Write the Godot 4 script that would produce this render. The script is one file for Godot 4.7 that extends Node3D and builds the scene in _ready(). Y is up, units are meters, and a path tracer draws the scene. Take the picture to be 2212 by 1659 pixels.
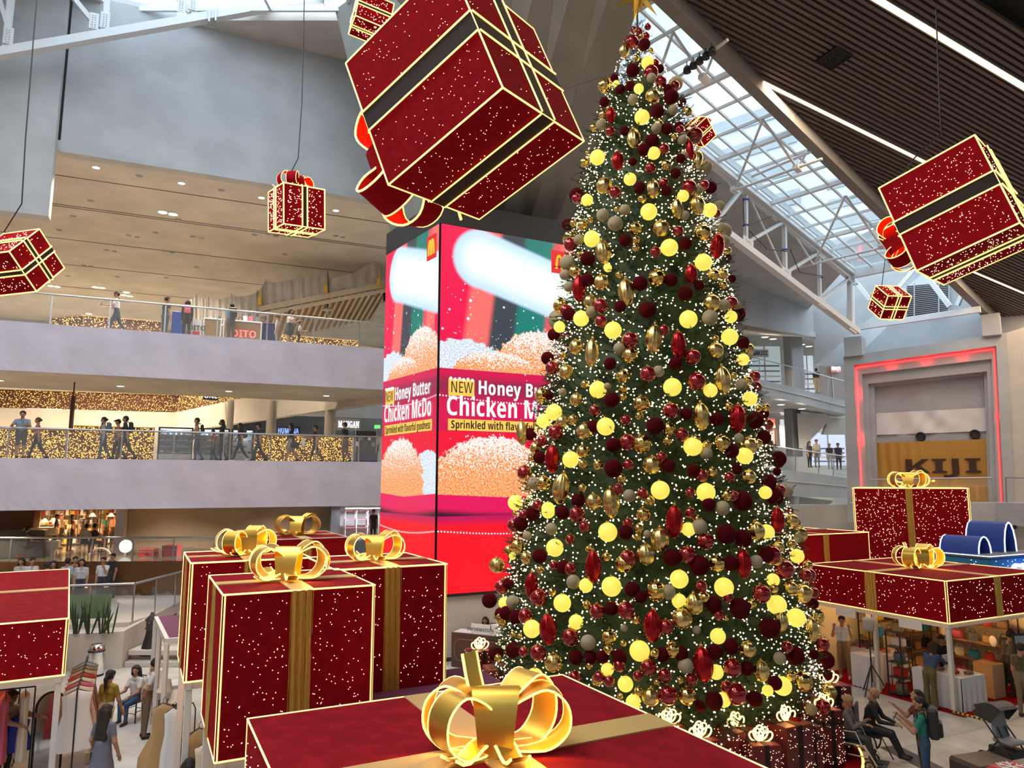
extends Node3D
# Christmas tree and gift-box market in the atrium of a shopping mall. y up, metres; the camera stands on a mezzanine 5.5 m above the hall floor.

const FOCAL := 1560.0        # focal length in pixels of the 2212 x 1659 frame
const TILT := 0.134390352    # the camera looks up by 7.7 degrees
const EYE := 5.5
const TURN := 0.4712389      # the stalls stand 27 degrees off the picture's axis

var M := {}
var taken := {}
var rng := RandomNumberGenerator.new()


func _ready() -> void:
	rng.seed = 20241
	make_camera_and_light()
	make_materials()
	build_shell()
	build_roof()
	build_left_levels()
	build_right_wing()
	build_tower()
	build_tree()
	build_gifts()
	build_stalls()
	build_terrace()
	build_people()


func make_camera_and_light() -> void:
	var cam := Camera3D.new()
	cam.name = "camera"
	add_child(cam)
	cam.position = Vector3(0, EYE, 0)
	cam.rotation = Vector3(TILT, 0, 0)
	cam.fov = rad_to_deg(2.0 * atan(829.5 / FOCAL))
	cam.near = 0.05
	cam.far = 400.0
	cam.current = true
	var we := WorldEnvironment.new()
	we.name = "world_environment"
	var e := Environment.new()
	e.background_mode = Environment.BG_SKY
	var sk := Sky.new()
	var sm := ProceduralSkyMaterial.new()
	sm.sky_top_color = Color(0.84, 0.93, 1.0)
	sm.sky_horizon_color = Color(0.93, 0.97, 1.0)
	sm.sky_curve = 0.25
	sm.ground_bottom_color = Color(0.35, 0.34, 0.32)
	sm.ground_horizon_color = Color(0.6, 0.6, 0.6)
	sm.sky_energy_multiplier = 1.0
	sk.sky_material = sm
	e.sky = sk
	e.background_energy_multiplier = 3.9
	e.tonemap_mode = Environment.TONE_MAPPER_LINEAR
	e.tonemap_exposure = 1.0
	e.sdfgi_enabled = true
	e.ssao_enabled = true
	e.ssil_enabled = true
	we.environment = e
	add_child(we)


# ------------------------------------------------------------------ surveying: where a sight line from the camera's stand meets a depth, a height or a plane
func sight(u: float, v: float) -> Vector3:
	return Vector3(0, sin(TILT), -cos(TILT)) + Vector3.RIGHT * (u - 1106.0) / FOCAL + Vector3(0, cos(TILT), sin(TILT)) * (829.5 - v) / FOCAL


func far(u: float, v: float, depth: float) -> Vector3:
	var q := sight(u, v)
	return Vector3(0, EYE, 0) + q * depth / -q.z


func level(u: float, v: float, height: float) -> Vector3:
	var q := sight(u, v)
	return Vector3(0, EYE, 0) + q * (height - EYE) / q.y


func onto(u: float, v: float, p: Plane) -> Vector3:
	var q := sight(u, v)
	return Vector3(0, EYE, 0) + q * (p.d - p.normal.dot(Vector3(0, EYE, 0))) / p.normal.dot(q)


# ------------------------------------------------------------------ nodes
func numbered(called: String) -> String:
	var n: int = taken.get(called, 0)
	taken[called] = n + 1
	return called if n == 0 else "%s_%03d" % [called, n]


func tag(o: Node, label: String, category: String, group := "", kind := "") -> void:
	if label: o.set_meta("label", label)
	if category: o.set_meta("category", category)
	if group: o.set_meta("group", group)
	if kind: o.set_meta("kind", kind)


func thing(called: String, label: String, category: String, at := Vector3.ZERO, turn := 0.0, group := "") -> Node3D:
	var o := Node3D.new()
	o.name = numbered(called)
	add_child(o)
	o.position = at
	o.rotation.y = turn
	tag(o, label, category, group)
	return o


func obj(called: String, st: SurfaceTool, m: Material, parent: Node = null) -> MeshInstance3D:
	return put(called, st.commit(), m, parent)


func put(called: String, mesh: Mesh, m: Material, parent: Node = null) -> MeshInstance3D:
	var o := MeshInstance3D.new()
	o.mesh = mesh
	if m: o.material_override = m
	if parent == null:
		o.name = numbered(called)
		add_child(o)
	else:
		o.name = called
		parent.add_child(o, true)
	return o


func structure(called: String, st: SurfaceTool, m: Material) -> MeshInstance3D:
	var o := obj(called, st, m)
	o.set_meta("kind", "structure")
	return o


func copies(called: String, mesh: Mesh, places: Array, m: Material, parent: Node, label := "") -> MultiMeshInstance3D:
	var mm := MultiMesh.new()
	mm.transform_format = MultiMesh.TRANSFORM_3D
	mm.mesh = mesh
	mm.instance_count = places.size()
	for i in places.size():
		var t: Transform3D = places[i] if places[i] is Transform3D else Transform3D(Basis(), places[i])
		mm.set_instance_transform(i, t)
	var o := MultiMeshInstance3D.new()
	o.multimesh = mm
	o.material_override = m
	o.set_meta("kind", "stuff")
	if label: o.set_meta("label", label)
	o.name = called if parent else numbered(called)
	if parent: parent.add_child(o, true)
	else: add_child(o)
	return o


# ------------------------------------------------------------------ shapes
func mb() -> SurfaceTool:
	var st := SurfaceTool.new()
	st.begin(Mesh.PRIMITIVE_TRIANGLES)
	return st


func vert(st: SurfaceTool, p: Vector3, n: Vector3, uv := Vector2.ZERO) -> void:
	st.set_normal(n)
	st.set_uv(uv)
	st.add_vertex(p)


# a, b, c, d run counter-clockwise seen from outside
func quad(st: SurfaceTool, a: Vector3, b: Vector3, c: Vector3, d: Vector3, ua := Vector2(0, 1), ub := Vector2(1, 1), uc := Vector2(1, 0), ud := Vector2(0, 0)) -> void:
	var n := (b - a).cross(d - a).normalized()
	if n == Vector3.ZERO: n = (b - a).cross(c - a).normalized()
	vert(st, a, n, ua); vert(st, c, n, uc); vert(st, b, n, ub)
	vert(st, a, n, ua); vert(st, d, n, ud); vert(st, c, n, uc)


func tri(st: SurfaceTool, a: Vector3, b: Vector3, c: Vector3) -> void:
	var n := (b - a).cross(c - a).normalized()
	vert(st, a, n); vert(st, c, n); vert(st, b, n)


func hexa(st: SurfaceTool, p: Array) -> void:   # p: bottom 0-3 (counter-clockwise from above), top 4-7
	quad(st, p[4], p[5], p[6], p[7]); quad(st, p[3], p[2], p[1], p[0])
	for i in 4:
		var j := (i + 1) % 4
		quad(st, p[i], p[j], p[j + 4], p[i + 4])


func bx(st: SurfaceTool, c: Vector3, s: Vector3, b := Basis()) -> void:
	var h := s / 2.0
	var p := []
	for y in [-h.y, h.y]:
		for q in [[-h.x, h.z], [h.x, h.z], [h.x, -h.z], [-h.x, -h.z]]:
			p.append(c + b * Vector3(q[0], y, q[1]))
	hexa(st, p)


# a box with its twelve edges cut at 45 degrees
func bev(st: SurfaceTool, c: Vector3, s: Vector3, e: float, b := Basis()) -> void:
	var h := s / 2.0
	for ax in 3:
		for sg in [-1.0, 1.0]:
			var u := (ax + 1) % 3
			var w := (ax + 2) % 3
			var q := []
			for k in [[-1, -1], [1, -1], [1, 1], [-1, 1]]:
				var v := Vector3.ZERO
				v[ax] = sg * h[ax]; v[u] = k[0] * (h[u] - e) ; v[w] = k[1] * (h[w] - e)
				q.append(c + b * v)
			if sg < 0: q.reverse()
			quad(st, q[0], q[1], q[2], q[3])
	for ax in 3:   # edge strips along the axis ax
		var u := (ax + 1) % 3
		var w := (ax + 2) % 3
		for k in [[1, 1], [-1, 1], [-1, -1], [1, -1]]:
			var p := []
			for g in [[-1, 0], [1, 0], [1, 1], [-1, 1]]:
				var v := Vector3.ZERO
				v[ax] = g[0] * (h[ax] - e)
				v[u] = k[0] * (h[u] - (e if g[1] else 0.0)); v[w] = k[1] * (h[w] - (0.0 if g[1] else e))
				p.append(c + b * v)
			if k[0] * k[1] < 0: p.reverse()
			quad(st, p[0], p[1], p[2], p[3])
	for k in 8:
		var sx := 1.0 if k & 1 else -1.0
		var sy := 1.0 if k & 2 else -1.0
		var sz := 1.0 if k & 4 else -1.0
		var a := c + b * Vector3(sx * h.x, sy * (h.y - e), sz * (h.z - e))
		var d := c + b * Vector3(sx * (h.x - e), sy * h.y, sz * (h.z - e))
		var f := c + b * Vector3(sx * (h.x - e), sy * (h.y - e), sz * h.z)
		if sx * sy * sz > 0: tri(st, a, d, f)
		else: tri(st, a, f, d)


func along(d: Vector3, hint := Vector3.UP) -> Basis:   # x runs along d, y as near to hint as can be
	var x := d.normalized()
	if absf(x.dot(hint)) > 0.999: hint = Vector3.RIGHT
	var z := x.cross(hint).normalized()
	return Basis(x, z.cross(x), z)


func beam(st: SurfaceTool, p: Vector3, q: Vector3, w: float, h: float, hint := Vector3.UP) -> void:
	bx(st, (p + q) / 2.0, Vector3(p.distance_to(q), h, w), along(q - p, hint))


func tube(st: SurfaceTool, pts: Array, r: float, sides := 6, closed := false) -> void:
	var n := pts.size()
	var rings := []
	var up := Vector3.ZERO
	for i in n:
		var a: Vector3 = pts[(i - 1 + n) % n] if closed or i > 0 else pts[0]
		var b: Vector3 = pts[(i + 1) % n] if closed or i < n - 1 else pts[n - 1]
		var t := (b - a).normalized()
		if up == Vector3.ZERO: up = t.cross(Vector3(0.31, 0.9, 0.2)).normalized()
		up = (up - t * up.dot(t)).normalized()
		var w := t.cross(up)
		var ring := []
		for k in sides:
			var g := TAU * k / sides
			ring.append(up * cos(g) + w * sin(g))
		rings.append(ring)
	for i in (n if closed else n - 1):
		var j := (i + 1) % n
		for k in sides:
			var l := (k + 1) % sides
			var na: Vector3 = rings[i][k]; var nb: Vector3 = rings[i][l]; var nc: Vector3 = rings[j][l]; var nd: Vector3 = rings[j][k]
			var a: Vector3 = pts[i] + na * r; var b: Vector3 = pts[i] + nb * r; var c: Vector3 = pts[j] + nc * r; var d: Vector3 = pts[j] + nd * r
			vert(st, a, na); vert(st, c, nc); vert(st, b, nb)
			vert(st, a, na); vert(st, d, nd); vert(st, c, nc)
	if not closed:
		for k in range(1, sides - 1):
			tri(st, pts[0] + rings[0][0] * r, pts[0] + rings[0][k + 1] * r, pts[0] + rings[0][k] * r)
			tri(st, pts[n - 1] + rings[n - 1][0] * r, pts[n - 1] + rings[n - 1][k] * r, pts[n - 1] + rings[n - 1][k + 1] * r)


# profile: Vector2(radius, height) from bottom to top; wave: how far (share of the radius) ribs stand out
func lathe(st: SurfaceTool, profile: Array, segs: int, at := Vector3.ZERO, ribs := 0, wave := 0.0, scale := Vector3.ONE) -> void:
	var pos := []
	for p in profile:
		var ring := []
		for k in segs + 1:
			var g := TAU * k / segs
			var rr: float = p.x * (1.0 - wave * pow(absf(cos(g * ribs / 2.0)), 6.0) if ribs else 1.0)
			ring.append(at + Vector3(cos(g) * rr, p.y, sin(g) * rr) * scale)
		pos.append(ring)
	var n := profile.size()
	var nor := []
	for i in n:
		var ring := []
		for k in segs + 1:
			var du: Vector3 = pos[i][(k + 1) % segs] - pos[i][(k - 1 + segs) % segs]
			var dv: Vector3 = pos[mini(i + 1, n - 1)][k] - pos[maxi(i - 1, 0)][k]
			var m := dv.cross(du)
			if m.length() < 1e-12: m = Vector3(0, 1.0 if i > n / 2 else -1.0, 0)
			ring.append(m.normalized())
		nor.append(ring)
	for i in n - 1:
		for k in segs:
			var a: Vector3 = pos[i][k]; var b: Vector3 = pos[i + 1][k]; var c: Vector3 = pos[i + 1][k + 1]; var d: Vector3 = pos[i][k + 1]
			vert(st, a, nor[i][k]); vert(st, d, nor[i][k + 1]); vert(st, c, nor[i + 1][k + 1])
			vert(st, a, nor[i][k]); vert(st, c, nor[i + 1][k + 1]); vert(st, b, nor[i + 1][k])


func ball_profile(r: float, rows := 10) -> Array:
	var a := []
	for i in rows + 1:
		var g := PI * i / rows - PI / 2.0
		a.append(Vector2(maxf(cos(g) * r, 0.0), sin(g) * r))
	return a


func rod(st: SurfaceTool, p: Vector3, q: Vector3, r: float, sides := 8) -> void:
	tube(st, [p, q], r, sides)


# a flat plate with the outline pts (counter-clockwise seen against dir) and the depth dir
func plate(st: SurfaceTool, pts: Array, dir: Vector3) -> void:
	var o: Vector3 = pts[0]
	var x: Vector3 = (pts[1] - pts[0]).normalized()
	var z := dir.normalized()
	var y := z.cross(x)
	var flat := PackedVector2Array()
	for p in pts: flat.append(Vector2((p - o).dot(x), (p - o).dot(y)))
	var idx := Geometry2D.triangulate_polygon(flat)
	for i in range(0, idx.size(), 3):
		var a: Vector3 = pts[idx[i]]; var b: Vector3 = pts[idx[i + 1]]; var c: Vector3 = pts[idx[i + 2]]
		if (b - a).cross(c - a).dot(dir) > 0.0:
			tri(st, a, c, b); tri(st, a + dir, b + dir, c + dir)
		else:
			tri(st, a, b, c); tri(st, a + dir, c + dir, b + dir)
	var cc := not Geometry2D.is_polygon_clockwise(flat)
	for i in pts.size():
		var a: Vector3 = pts[i]; var b: Vector3 = pts[(i + 1) % pts.size()]
		if cc: quad(st, a, b, b + dir, a + dir)
		else: quad(st, b, a, a + dir, b + dir)


# a band of cloth or metal: pts along its middle, side: the direction across it at each point
func band(st: SurfaceTool, pts: Array, sides: Array, width: float, thick := 0.004) -> void:
	var n := pts.size()
	var L := []; var R := []; var N := []
	for i in n:
		var t: Vector3 = (pts[mini(i + 1, n - 1)] - pts[maxi(i - 1, 0)]).normalized()
		var s: Vector3 = sides[i]
		N.append(t.cross(s).normalized())
		L.append(pts[i] - s * width / 2.0); R.append(pts[i] + s * width / 2.0)
	for i in n - 1:
		for f in [1.0, -1.0]:
			var o0: Vector3 = N[i] * thick * 0.5 * f
			var o1: Vector3 = N[i + 1] * thick * 0.5 * f
			var v := float(i) / (n - 1); var w := float(i + 1) / (n - 1)
			var a: Vector3 = L[i] + o0; var b: Vector3 = R[i] + o0; var c: Vector3 = R[i + 1] + o1; var d: Vector3 = L[i + 1] + o1
			var p := [[a, N[i] * f, Vector2(0, v)], [b, N[i] * f, Vector2(1, v)], [c, N[i + 1] * f, Vector2(1, w)], [d, N[i + 1] * f, Vector2(0, w)]]
			var order := [0, 1, 2, 0, 2, 3] if f > 0 else [0, 2, 1, 0, 3, 2]
			for k in order: vert(st, p[k][0], p[k][1], p[k][2])
		quad(st, L[i] + N[i] * thick * 0.5, L[i] - N[i] * thick * 0.5, L[i + 1] - N[i + 1] * thick * 0.5, L[i + 1] + N[i + 1] * thick * 0.5)
		quad(st, R[i] - N[i] * thick * 0.5, R[i] + N[i] * thick * 0.5, R[i + 1] + N[i + 1] * thick * 0.5, R[i + 1] - N[i + 1] * thick * 0.5)


# an upright sheet over a grid, pushed out by the function f(s, t) along out; s along, t upwards
func sheet(st: SurfaceTool, a: Vector3, b: Vector3, h: Vector3, nx: int, ny: int, out: Vector3, f: Callable) -> void:
	var pos := []
	for j in ny + 1:
		var row := []
		for i in nx + 1:
			var s := float(i) / nx; var t := float(j) / ny
			row.append(a.lerp(b, s) + h * t + out * float(f.call(s, t)))
		pos.append(row)
	var nor := []
	for j in ny + 1:
		var row := []
		for i in nx + 1:
			var du: Vector3 = pos[j][mini(i + 1, nx)] - pos[j][maxi(i - 1, 0)]
			var dv: Vector3 = pos[mini(j + 1, ny)][i] - pos[maxi(j - 1, 0)][i]
			var n := du.cross(dv).normalized()
			row.append(n if n.dot(out) > 0 else -n)
		nor.append(row)
	var turned := (b - a).cross(h).dot(out) < 0
	for j in ny:
		for i in nx:
			var q := [[j, i], [j, i + 1], [j + 1, i + 1], [j + 1, i]]
			if turned: q.reverse()
			for k in [0, 2, 1, 0, 3, 2]:
				var c: int = q[k][0]; var d: int = q[k][1]
				vert(st, pos[c][d], nor[c][d], Vector2(float(d) / nx, 1.0 - float(c) / ny))


func letters(text: String, size: float, deep := 0.02, font_name := "Droid Sans", weight := 700) -> TextMesh:
	var t := TextMesh.new()
	var f := SystemFont.new()
	f.font_names = PackedStringArray([font_name])
	f.font_weight = weight
	t.font = f
	t.text = text
	t.font_size = 64
	t.pixel_size = size / 46.0
	t.depth = deep
	t.curve_step = 1.0
	return t


# ------------------------------------------------------------------ lamps
func omni(parent: Node, at: Vector3, c: Color, energy: float, size := 0.05) -> void:
	var l := OmniLight3D.new()
	l.name = "lamp_light"
	parent.add_child(l, true)
	l.position = at
	l.light_color = c
	l.light_energy = energy
	l.light_size = size
	l.omni_range = 60.0
	l.omni_attenuation = 2.0
	l.shadow_enabled = true


func spot(parent: Node, at: Vector3, to: Vector3, c: Color, energy: float, angle := 55.0, size := 0.06) -> void:
	var l := SpotLight3D.new()
	l.name = "lamp_light"
	parent.add_child(l, true)
	l.position = at
	l.basis = Basis.looking_at(to, Vector3.RIGHT if absf(to.normalized().y) > 0.9 else Vector3.UP)
	l.light_color = c
	l.light_energy = energy
	l.light_size = size
	l.spot_angle = angle
	l.spot_range = 60.0
	l.spot_attenuation = 2.0
	l.spot_angle_attenuation = 0.6
	l.shadow_enabled = true


func area(parent: Node, at: Vector3, x: Vector3, size: Vector2, c: Color, energy: float) -> void:   # shines straight down, its length along x
	var l := AreaLight3D.new()
	l.name = "lamp_light"
	parent.add_child(l, true)
	l.position = at
	var z := (Vector3.UP - x * x.dot(Vector3.UP)).normalized()
	l.basis = Basis(x, z.cross(x), z)
	l.area_size = size
	l.light_color = c
	l.light_energy = energy
	l.area_range = 60.0
	l.shadow_enabled = true


# ------------------------------------------------------------------ materials
func mat(called: String, c: Color, rough := 0.6, metal := 0.0) -> StandardMaterial3D:   # c in linear light
	var m := StandardMaterial3D.new()
	m.resource_name = called
	m.albedo_color = c.linear_to_srgb()
	m.roughness = rough
	m.metallic = metal
	M[called] = m
	return m


func glow(called: String, c: Color, energy := 1.0, base := Color(0.3, 0.3, 0.3)) -> StandardMaterial3D:
	var m := mat(called, base, 0.4)
	m.emission_enabled = true
	m.emission = c.linear_to_srgb()
	m.emission_energy_multiplier = energy
	return m


func grain(freq: float, lo: Color, hi: Color, seed_no := 1, size := 256, octaves := 4) -> NoiseTexture2D:
	var n := FastNoiseLite.new()
	n.seed = seed_no
	n.noise_type = FastNoiseLite.TYPE_SIMPLEX_SMOOTH
	n.frequency = freq
	n.fractal_octaves = octaves
	var t := NoiseTexture2D.new()
	t.width = size; t.height = size
	t.seamless = true
	t.noise = n
	var g := Gradient.new()
	g.set_color(0, lo); g.set_color(1, hi)
	t.color_ramp = g
	return t


func textured(m: StandardMaterial3D, t: Texture2D, scale: Vector3, in_world := true) -> StandardMaterial3D:
	m.albedo_texture = t
	m.uv1_triplanar = true
	m.uv1_world_triplanar = in_world
	m.uv1_scale = scale
	return m


func relief(m: StandardMaterial3D, t: Texture2D, cm: float) -> StandardMaterial3D:
	m.heightmap_enabled = true
	m.heightmap_texture = t
	m.heightmap_scale = cm
	return m


func make_materials() -> void:
	var soft := grain(0.012, Color(0.88, 0.88, 0.88), Color(1, 1, 1), 3)
	var fine := grain(0.08, Color(0.8, 0.8, 0.8), Color(1, 1, 1), 5)
	textured(mat("wall", Color(0.48, 0.49, 0.50), 0.85), soft, Vector3.ONE * 0.15)
	textured(mat("wall_warm", Color(0.60, 0.57, 0.52), 0.85), soft, Vector3.ONE * 0.15)
	textured(mat("soffit", Color(0.62, 0.58, 0.53), 0.9), soft, Vector3.ONE * 0.1)
	textured(mat("tower_wall", Color(0.27, 0.27, 0.245), 0.85), soft, Vector3.ONE * 0.2)
	textured(mat("tile", Color(0.60, 0.60, 0.58), 0.13), soft, Vector3.ONE * 0.3)
	textured(mat("tile_second", Color(0.55, 0.55, 0.535), 0.15), soft, Vector3.ONE * 0.3)
	mat("joint", Color(0.25, 0.25, 0.24), 0.7)
	mat("white_steel", Color(0.70, 0.72, 0.73), 0.45)
	mat("post_white", Color(0.62, 0.60, 0.57), 0.5)
	mat("grey_beam", Color(0.20, 0.19, 0.175), 0.6)
	mat("slat", Color(0.120, 0.088, 0.072), 0.6)
	mat("slat_second", Color(0.14, 0.102, 0.082), 0.6)
	mat("plenum", Color(0.012, 0.010, 0.009), 0.9)
	mat("black", Color(0.012, 0.012, 0.013), 0.5)
	mat("charcoal", Color(0.035, 0.036, 0.04), 0.6)
	mat("chrome", Color(0.75, 0.75, 0.76), 0.12, 1.0)
	mat("steel", Color(0.42, 0.43, 0.45), 0.35, 0.8)
	mat("rail_grey", Color(0.23, 0.24, 0.26), 0.4, 0.4)
	var g := mat("rail_glass", Color(0.75, 0.82, 0.82), 0.05)
	g.transparency = BaseMaterial3D.TRANSPARENCY_ALPHA
	g.albedo_color.a = 0.035
	g = mat("sky_glass", Color(0.45, 0.68, 0.74), 0.08)
	g.transparency = BaseMaterial3D.TRANSPARENCY_ALPHA
	g.albedo_color.a = 0.35
	g = mat("clear_glass", Color(0.8, 0.85, 0.85), 0.03)
	g.transparency = BaseMaterial3D.TRANSPARENCY_ALPHA
	g.albedo_color.a = 0.06
	# cloth
	var weave := grain(0.25, Color(0.7, 0.7, 0.7), Color(1, 1, 1), 8, 256, 2)
	var wrinkle := grain(0.02, Color(0, 0, 0), Color(1, 1, 1), 9, 512, 4)
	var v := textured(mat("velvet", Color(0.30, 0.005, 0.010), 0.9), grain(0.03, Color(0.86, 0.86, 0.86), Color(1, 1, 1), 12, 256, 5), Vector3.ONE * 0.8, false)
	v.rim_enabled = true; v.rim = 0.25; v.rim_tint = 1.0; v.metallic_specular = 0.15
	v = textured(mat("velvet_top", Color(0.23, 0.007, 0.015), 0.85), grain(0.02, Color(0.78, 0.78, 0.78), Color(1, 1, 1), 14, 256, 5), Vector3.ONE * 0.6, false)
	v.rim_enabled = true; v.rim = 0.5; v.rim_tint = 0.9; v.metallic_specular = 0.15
	mat("dark_ribbon", Color(0.012, 0.0015, 0.0015), 0.8)
	v = mat("gold_cloth", Color(0.80, 0.52, 0.12), 0.30, 0.6)
	v.uv1_triplanar = true; v.uv1_scale = Vector3(5, 0.35, 5)
	relief(v, wrinkle, 3.0)
	v = mat("gold_flat_cloth", Color(0.60, 0.45, 0.20), 0.38, 0.5)
	mat("gold", Color(0.78, 0.50, 0.09), 0.34, 0.9)
	v = textured(mat("wrap_cloth", Color(0.60, 0.57, 0.66), 0.8), soft, Vector3.ONE * 0.2)
	v = textured(mat("dust_sheet", Color(0.56, 0.54, 0.51), 0.9), soft, Vector3.ONE * 0.5)
	textured(mat("carpet_red", Color(0.34, 0.006, 0.008), 0.95), weave, Vector3.ONE * 3.0).metallic_specular = 0.15
	textured(mat("brown_cloth", Color(0.155, 0.065, 0.012), 0.85), weave, Vector3.ONE * 1.0)
	textured(mat("hoarding", Color(0.36, 0.30, 0.24), 0.75), soft, Vector3.ONE * 0.2)
	mat("white_cloth", Color(0.62, 0.62, 0.64), 0.9)
	mat("ochre_cloth", Color(0.47, 0.24, 0.045), 0.85)
	mat("kiji_brown", Color(0.055, 0.022, 0.013), 0.8)
	# light
	glow("rope_light", Color(1.0, 0.57, 0.15), 2.0, Color(0.8, 0.7, 0.5))
	glow("rope_off", Color(0.3, 0.25, 0.2), 0.0, Color(0.55, 0.47, 0.40))
	glow("rope_blue", Color(0.55, 0.62, 1.0), 2.2, Color(0.7, 0.7, 0.9))
	glow("fairy_light", Color(1.0, 0.78, 0.40), 10.0)
	glow("gift_light", Color(1.0, 0.70, 0.42), 5.0)
	glow("curtain_light", Color(1.0, 0.55, 0.09), 2.3)
	glow("downlight", Color(1.0, 0.86, 0.66), 8.0)
	glow("cove_light", Color(1.0, 0.62, 0.36), 2.6)
	glow("red_cove", Color(1.0, 0.015, 0.02), 4.5)
	glow("shop_light", Color(0.9, 0.95, 1.0), 2.2)
	glow("white_screen", Color(0.75, 0.85, 1.0), 1.4)
	glow("sign_white", Color(0.9, 0.95, 1.0), 1.8)
	glow("sign_red", Color(1.0, 0.03, 0.02), 1.6)
	glow("sign_blue", Color(0.08, 0.25, 1.0), 1.8)
	for a in [["red_plastic", Color(0.42, 0.02, 0.02)], ["navy", Color(0.012, 0.022, 0.10)], ["denim", Color(0.035, 0.075, 0.16)], ["wood", Color(0.24, 0.15, 0.08)], ["dark_wood", Color(0.085, 0.03, 0.02)], ["cream", Color(0.62, 0.54, 0.42)], ["straw", Color(0.42, 0.27, 0.12)], ["leaf", Color(0.025, 0.05, 0.018)], ["grey_blue", Color(0.10, 0.12, 0.16)], ["paper", Color(0.72, 0.71, 0.70)], ["green_print", Color(0.05, 0.12, 0.025)], ["pink", Color(0.55, 0.10, 0.16)], ["skin_plastic", Color(0.70, 0.62, 0.50)], ["blue_paint", Color(0.01, 0.05, 0.32)], ["teal_paint", Color(0.01, 0.20, 0.42)], ["yellow", Color(0.65, 0.45, 0.02)], ["grey", Color(0.22, 0.22, 0.23)], ["light_grey", Color(0.42, 0.42, 0.43)], ["step_stone", Color(0.50, 0.46, 0.42)]]:
		mat(a[0], a[1], 0.6)


# ------------------------------------------------------------------ the setting
const LEFT_N := Vector3(0.405, 0, 0.9143)     # the bridges' fronts face this way
const LEFT_A := Vector3(-18.1, 0, -25.0)
const LEFT_T := Vector3(0.9143, 0, -0.405)    # and run this way
const L2 := 6.30
const L3 := 11.13
const CEIL := 17.76


func left_plane(back: float) -> Plane:
	return Plane(LEFT_N, LEFT_N.dot(LEFT_A) - back)


func left_at(s: float, y: float, back := 0.0) -> Vector3:
	return LEFT_A + LEFT_T * s - LEFT_N * back + Vector3(0, y, 0)


func left_u(u: float, y: float, back: float) -> Vector3:   # the point of that plane under the sight line u, at the height y
	var p := onto(u, 900.0, left_plane(back))
	return Vector3(p.x, y, p.z)


func block(st: SurfaceTool, pts: Array, y0: float, y1: float) -> void:   # an upright prism over a ground outline of Vector2(x, z)
	var q := []
	for p in pts: q.append(Vector3(p.x, y0, p.y))
	plate(st, q, Vector3(0, y1 - y0, 0))


func build_shell() -> void:
	# floor: a slab with joints, tiles laid on it wherever the photograph shows the floor
	var st := mb()
	bx(st, Vector3(2, -0.16, -32), Vector3(96, 0.3, 90))
	var fl := structure("floor", st, M.joint)
	var tile := mb()
	bev(tile, Vector3(0, 0, 0), Vector3(0.994, 0.012, 0.994), 0.002)
	var tm := tile.commit()
	var dark := mb()
	bev(dark, Vector3(0, 0, 0), Vector3(0.994, 0.012, 0.994), 0.002)
	var b := Basis(Vector3.UP, TURN)
	var rest := mb()
	var n := 0
	for i in range(-34, 44):
		for j in range(-58, 12):
			var p := b * Vector3(i, 0, j)
			if p.z > 4.0 or p.z < -48 or absf(p.x) > 32: continue
			var near := Vector2(p.x, p.z)
			var q := Vector3(p.x, -0.006, p.z)
			var shown := (p.z < -12.0 and p.z > -20.5 and p.x > 5.5 and p.x < 15.0) or (p.z < -8.5 and p.z > -19.0 and p.x > -9.8 and p.x < -4.6) or (p.z < -13.5 and p.z > -23.0 and p.x > -3.5 and p.x < 0.6)
			if shown and n < 300:
				var o := put("tile", tm, M.tile if (i * 7 + j * 3) % 5 else M.tile_second, fl)
				o.position = q
				o.basis = b
				n += 1
			else:
				bx(rest, q, Vector3(0.994, 0.012, 0.994), b)
	var r := obj("tile_field", rest, M.tile, fl)
	r.set_meta("kind", "stuff")
	# outer walls of the hall, all round
	st = mb()
	bx(st, Vector3(2, 11, 11.2), Vector3(96, 24, 0.4))
	structure("wall_near", st, M.wall)
	st = mb()
	bx(st, Vector3(-45.8, 11, -32), Vector3(0.4, 24, 90))
	structure("wall_left", st, M.wall)
	st = mb()
	bx(st, Vector3(49.8, 11, -32), Vector3(0.4, 24, 90))
	structure("wall_right", st, M.wall)
	st = mb()
	bx(st, Vector3(2, 11, -76.8), Vector3(96, 24, 0.4))
	structure("wall_far", st, M.wall_warm)
	# the mezzanine under the camera and its parapet, out of sight below the frame
	st = mb()
	bx(st, Vector3(0, 3.7, 5.6), Vector3(40, 0.5, 11.2))
	structure("mezzanine_floor", st, M.soffit)


# ------------------------------------------------------------------ roof
var roof: Plane
var RA: Vector3
var RB: Vector3
var RT: Vector3
var RW: Vector3


func roof_at(u: float, v: float, down := 0.0) -> Vector3:
	return onto(u, v, Plane(roof.normal, roof.d - down * roof.normal.y))


func roof_pt(s: float, w: float, down := 0.0) -> Vector3:   # s along the grey beam, w across it to the right
	return RA + RT * s + RW * w - Vector3(0, down, 0)


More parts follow.
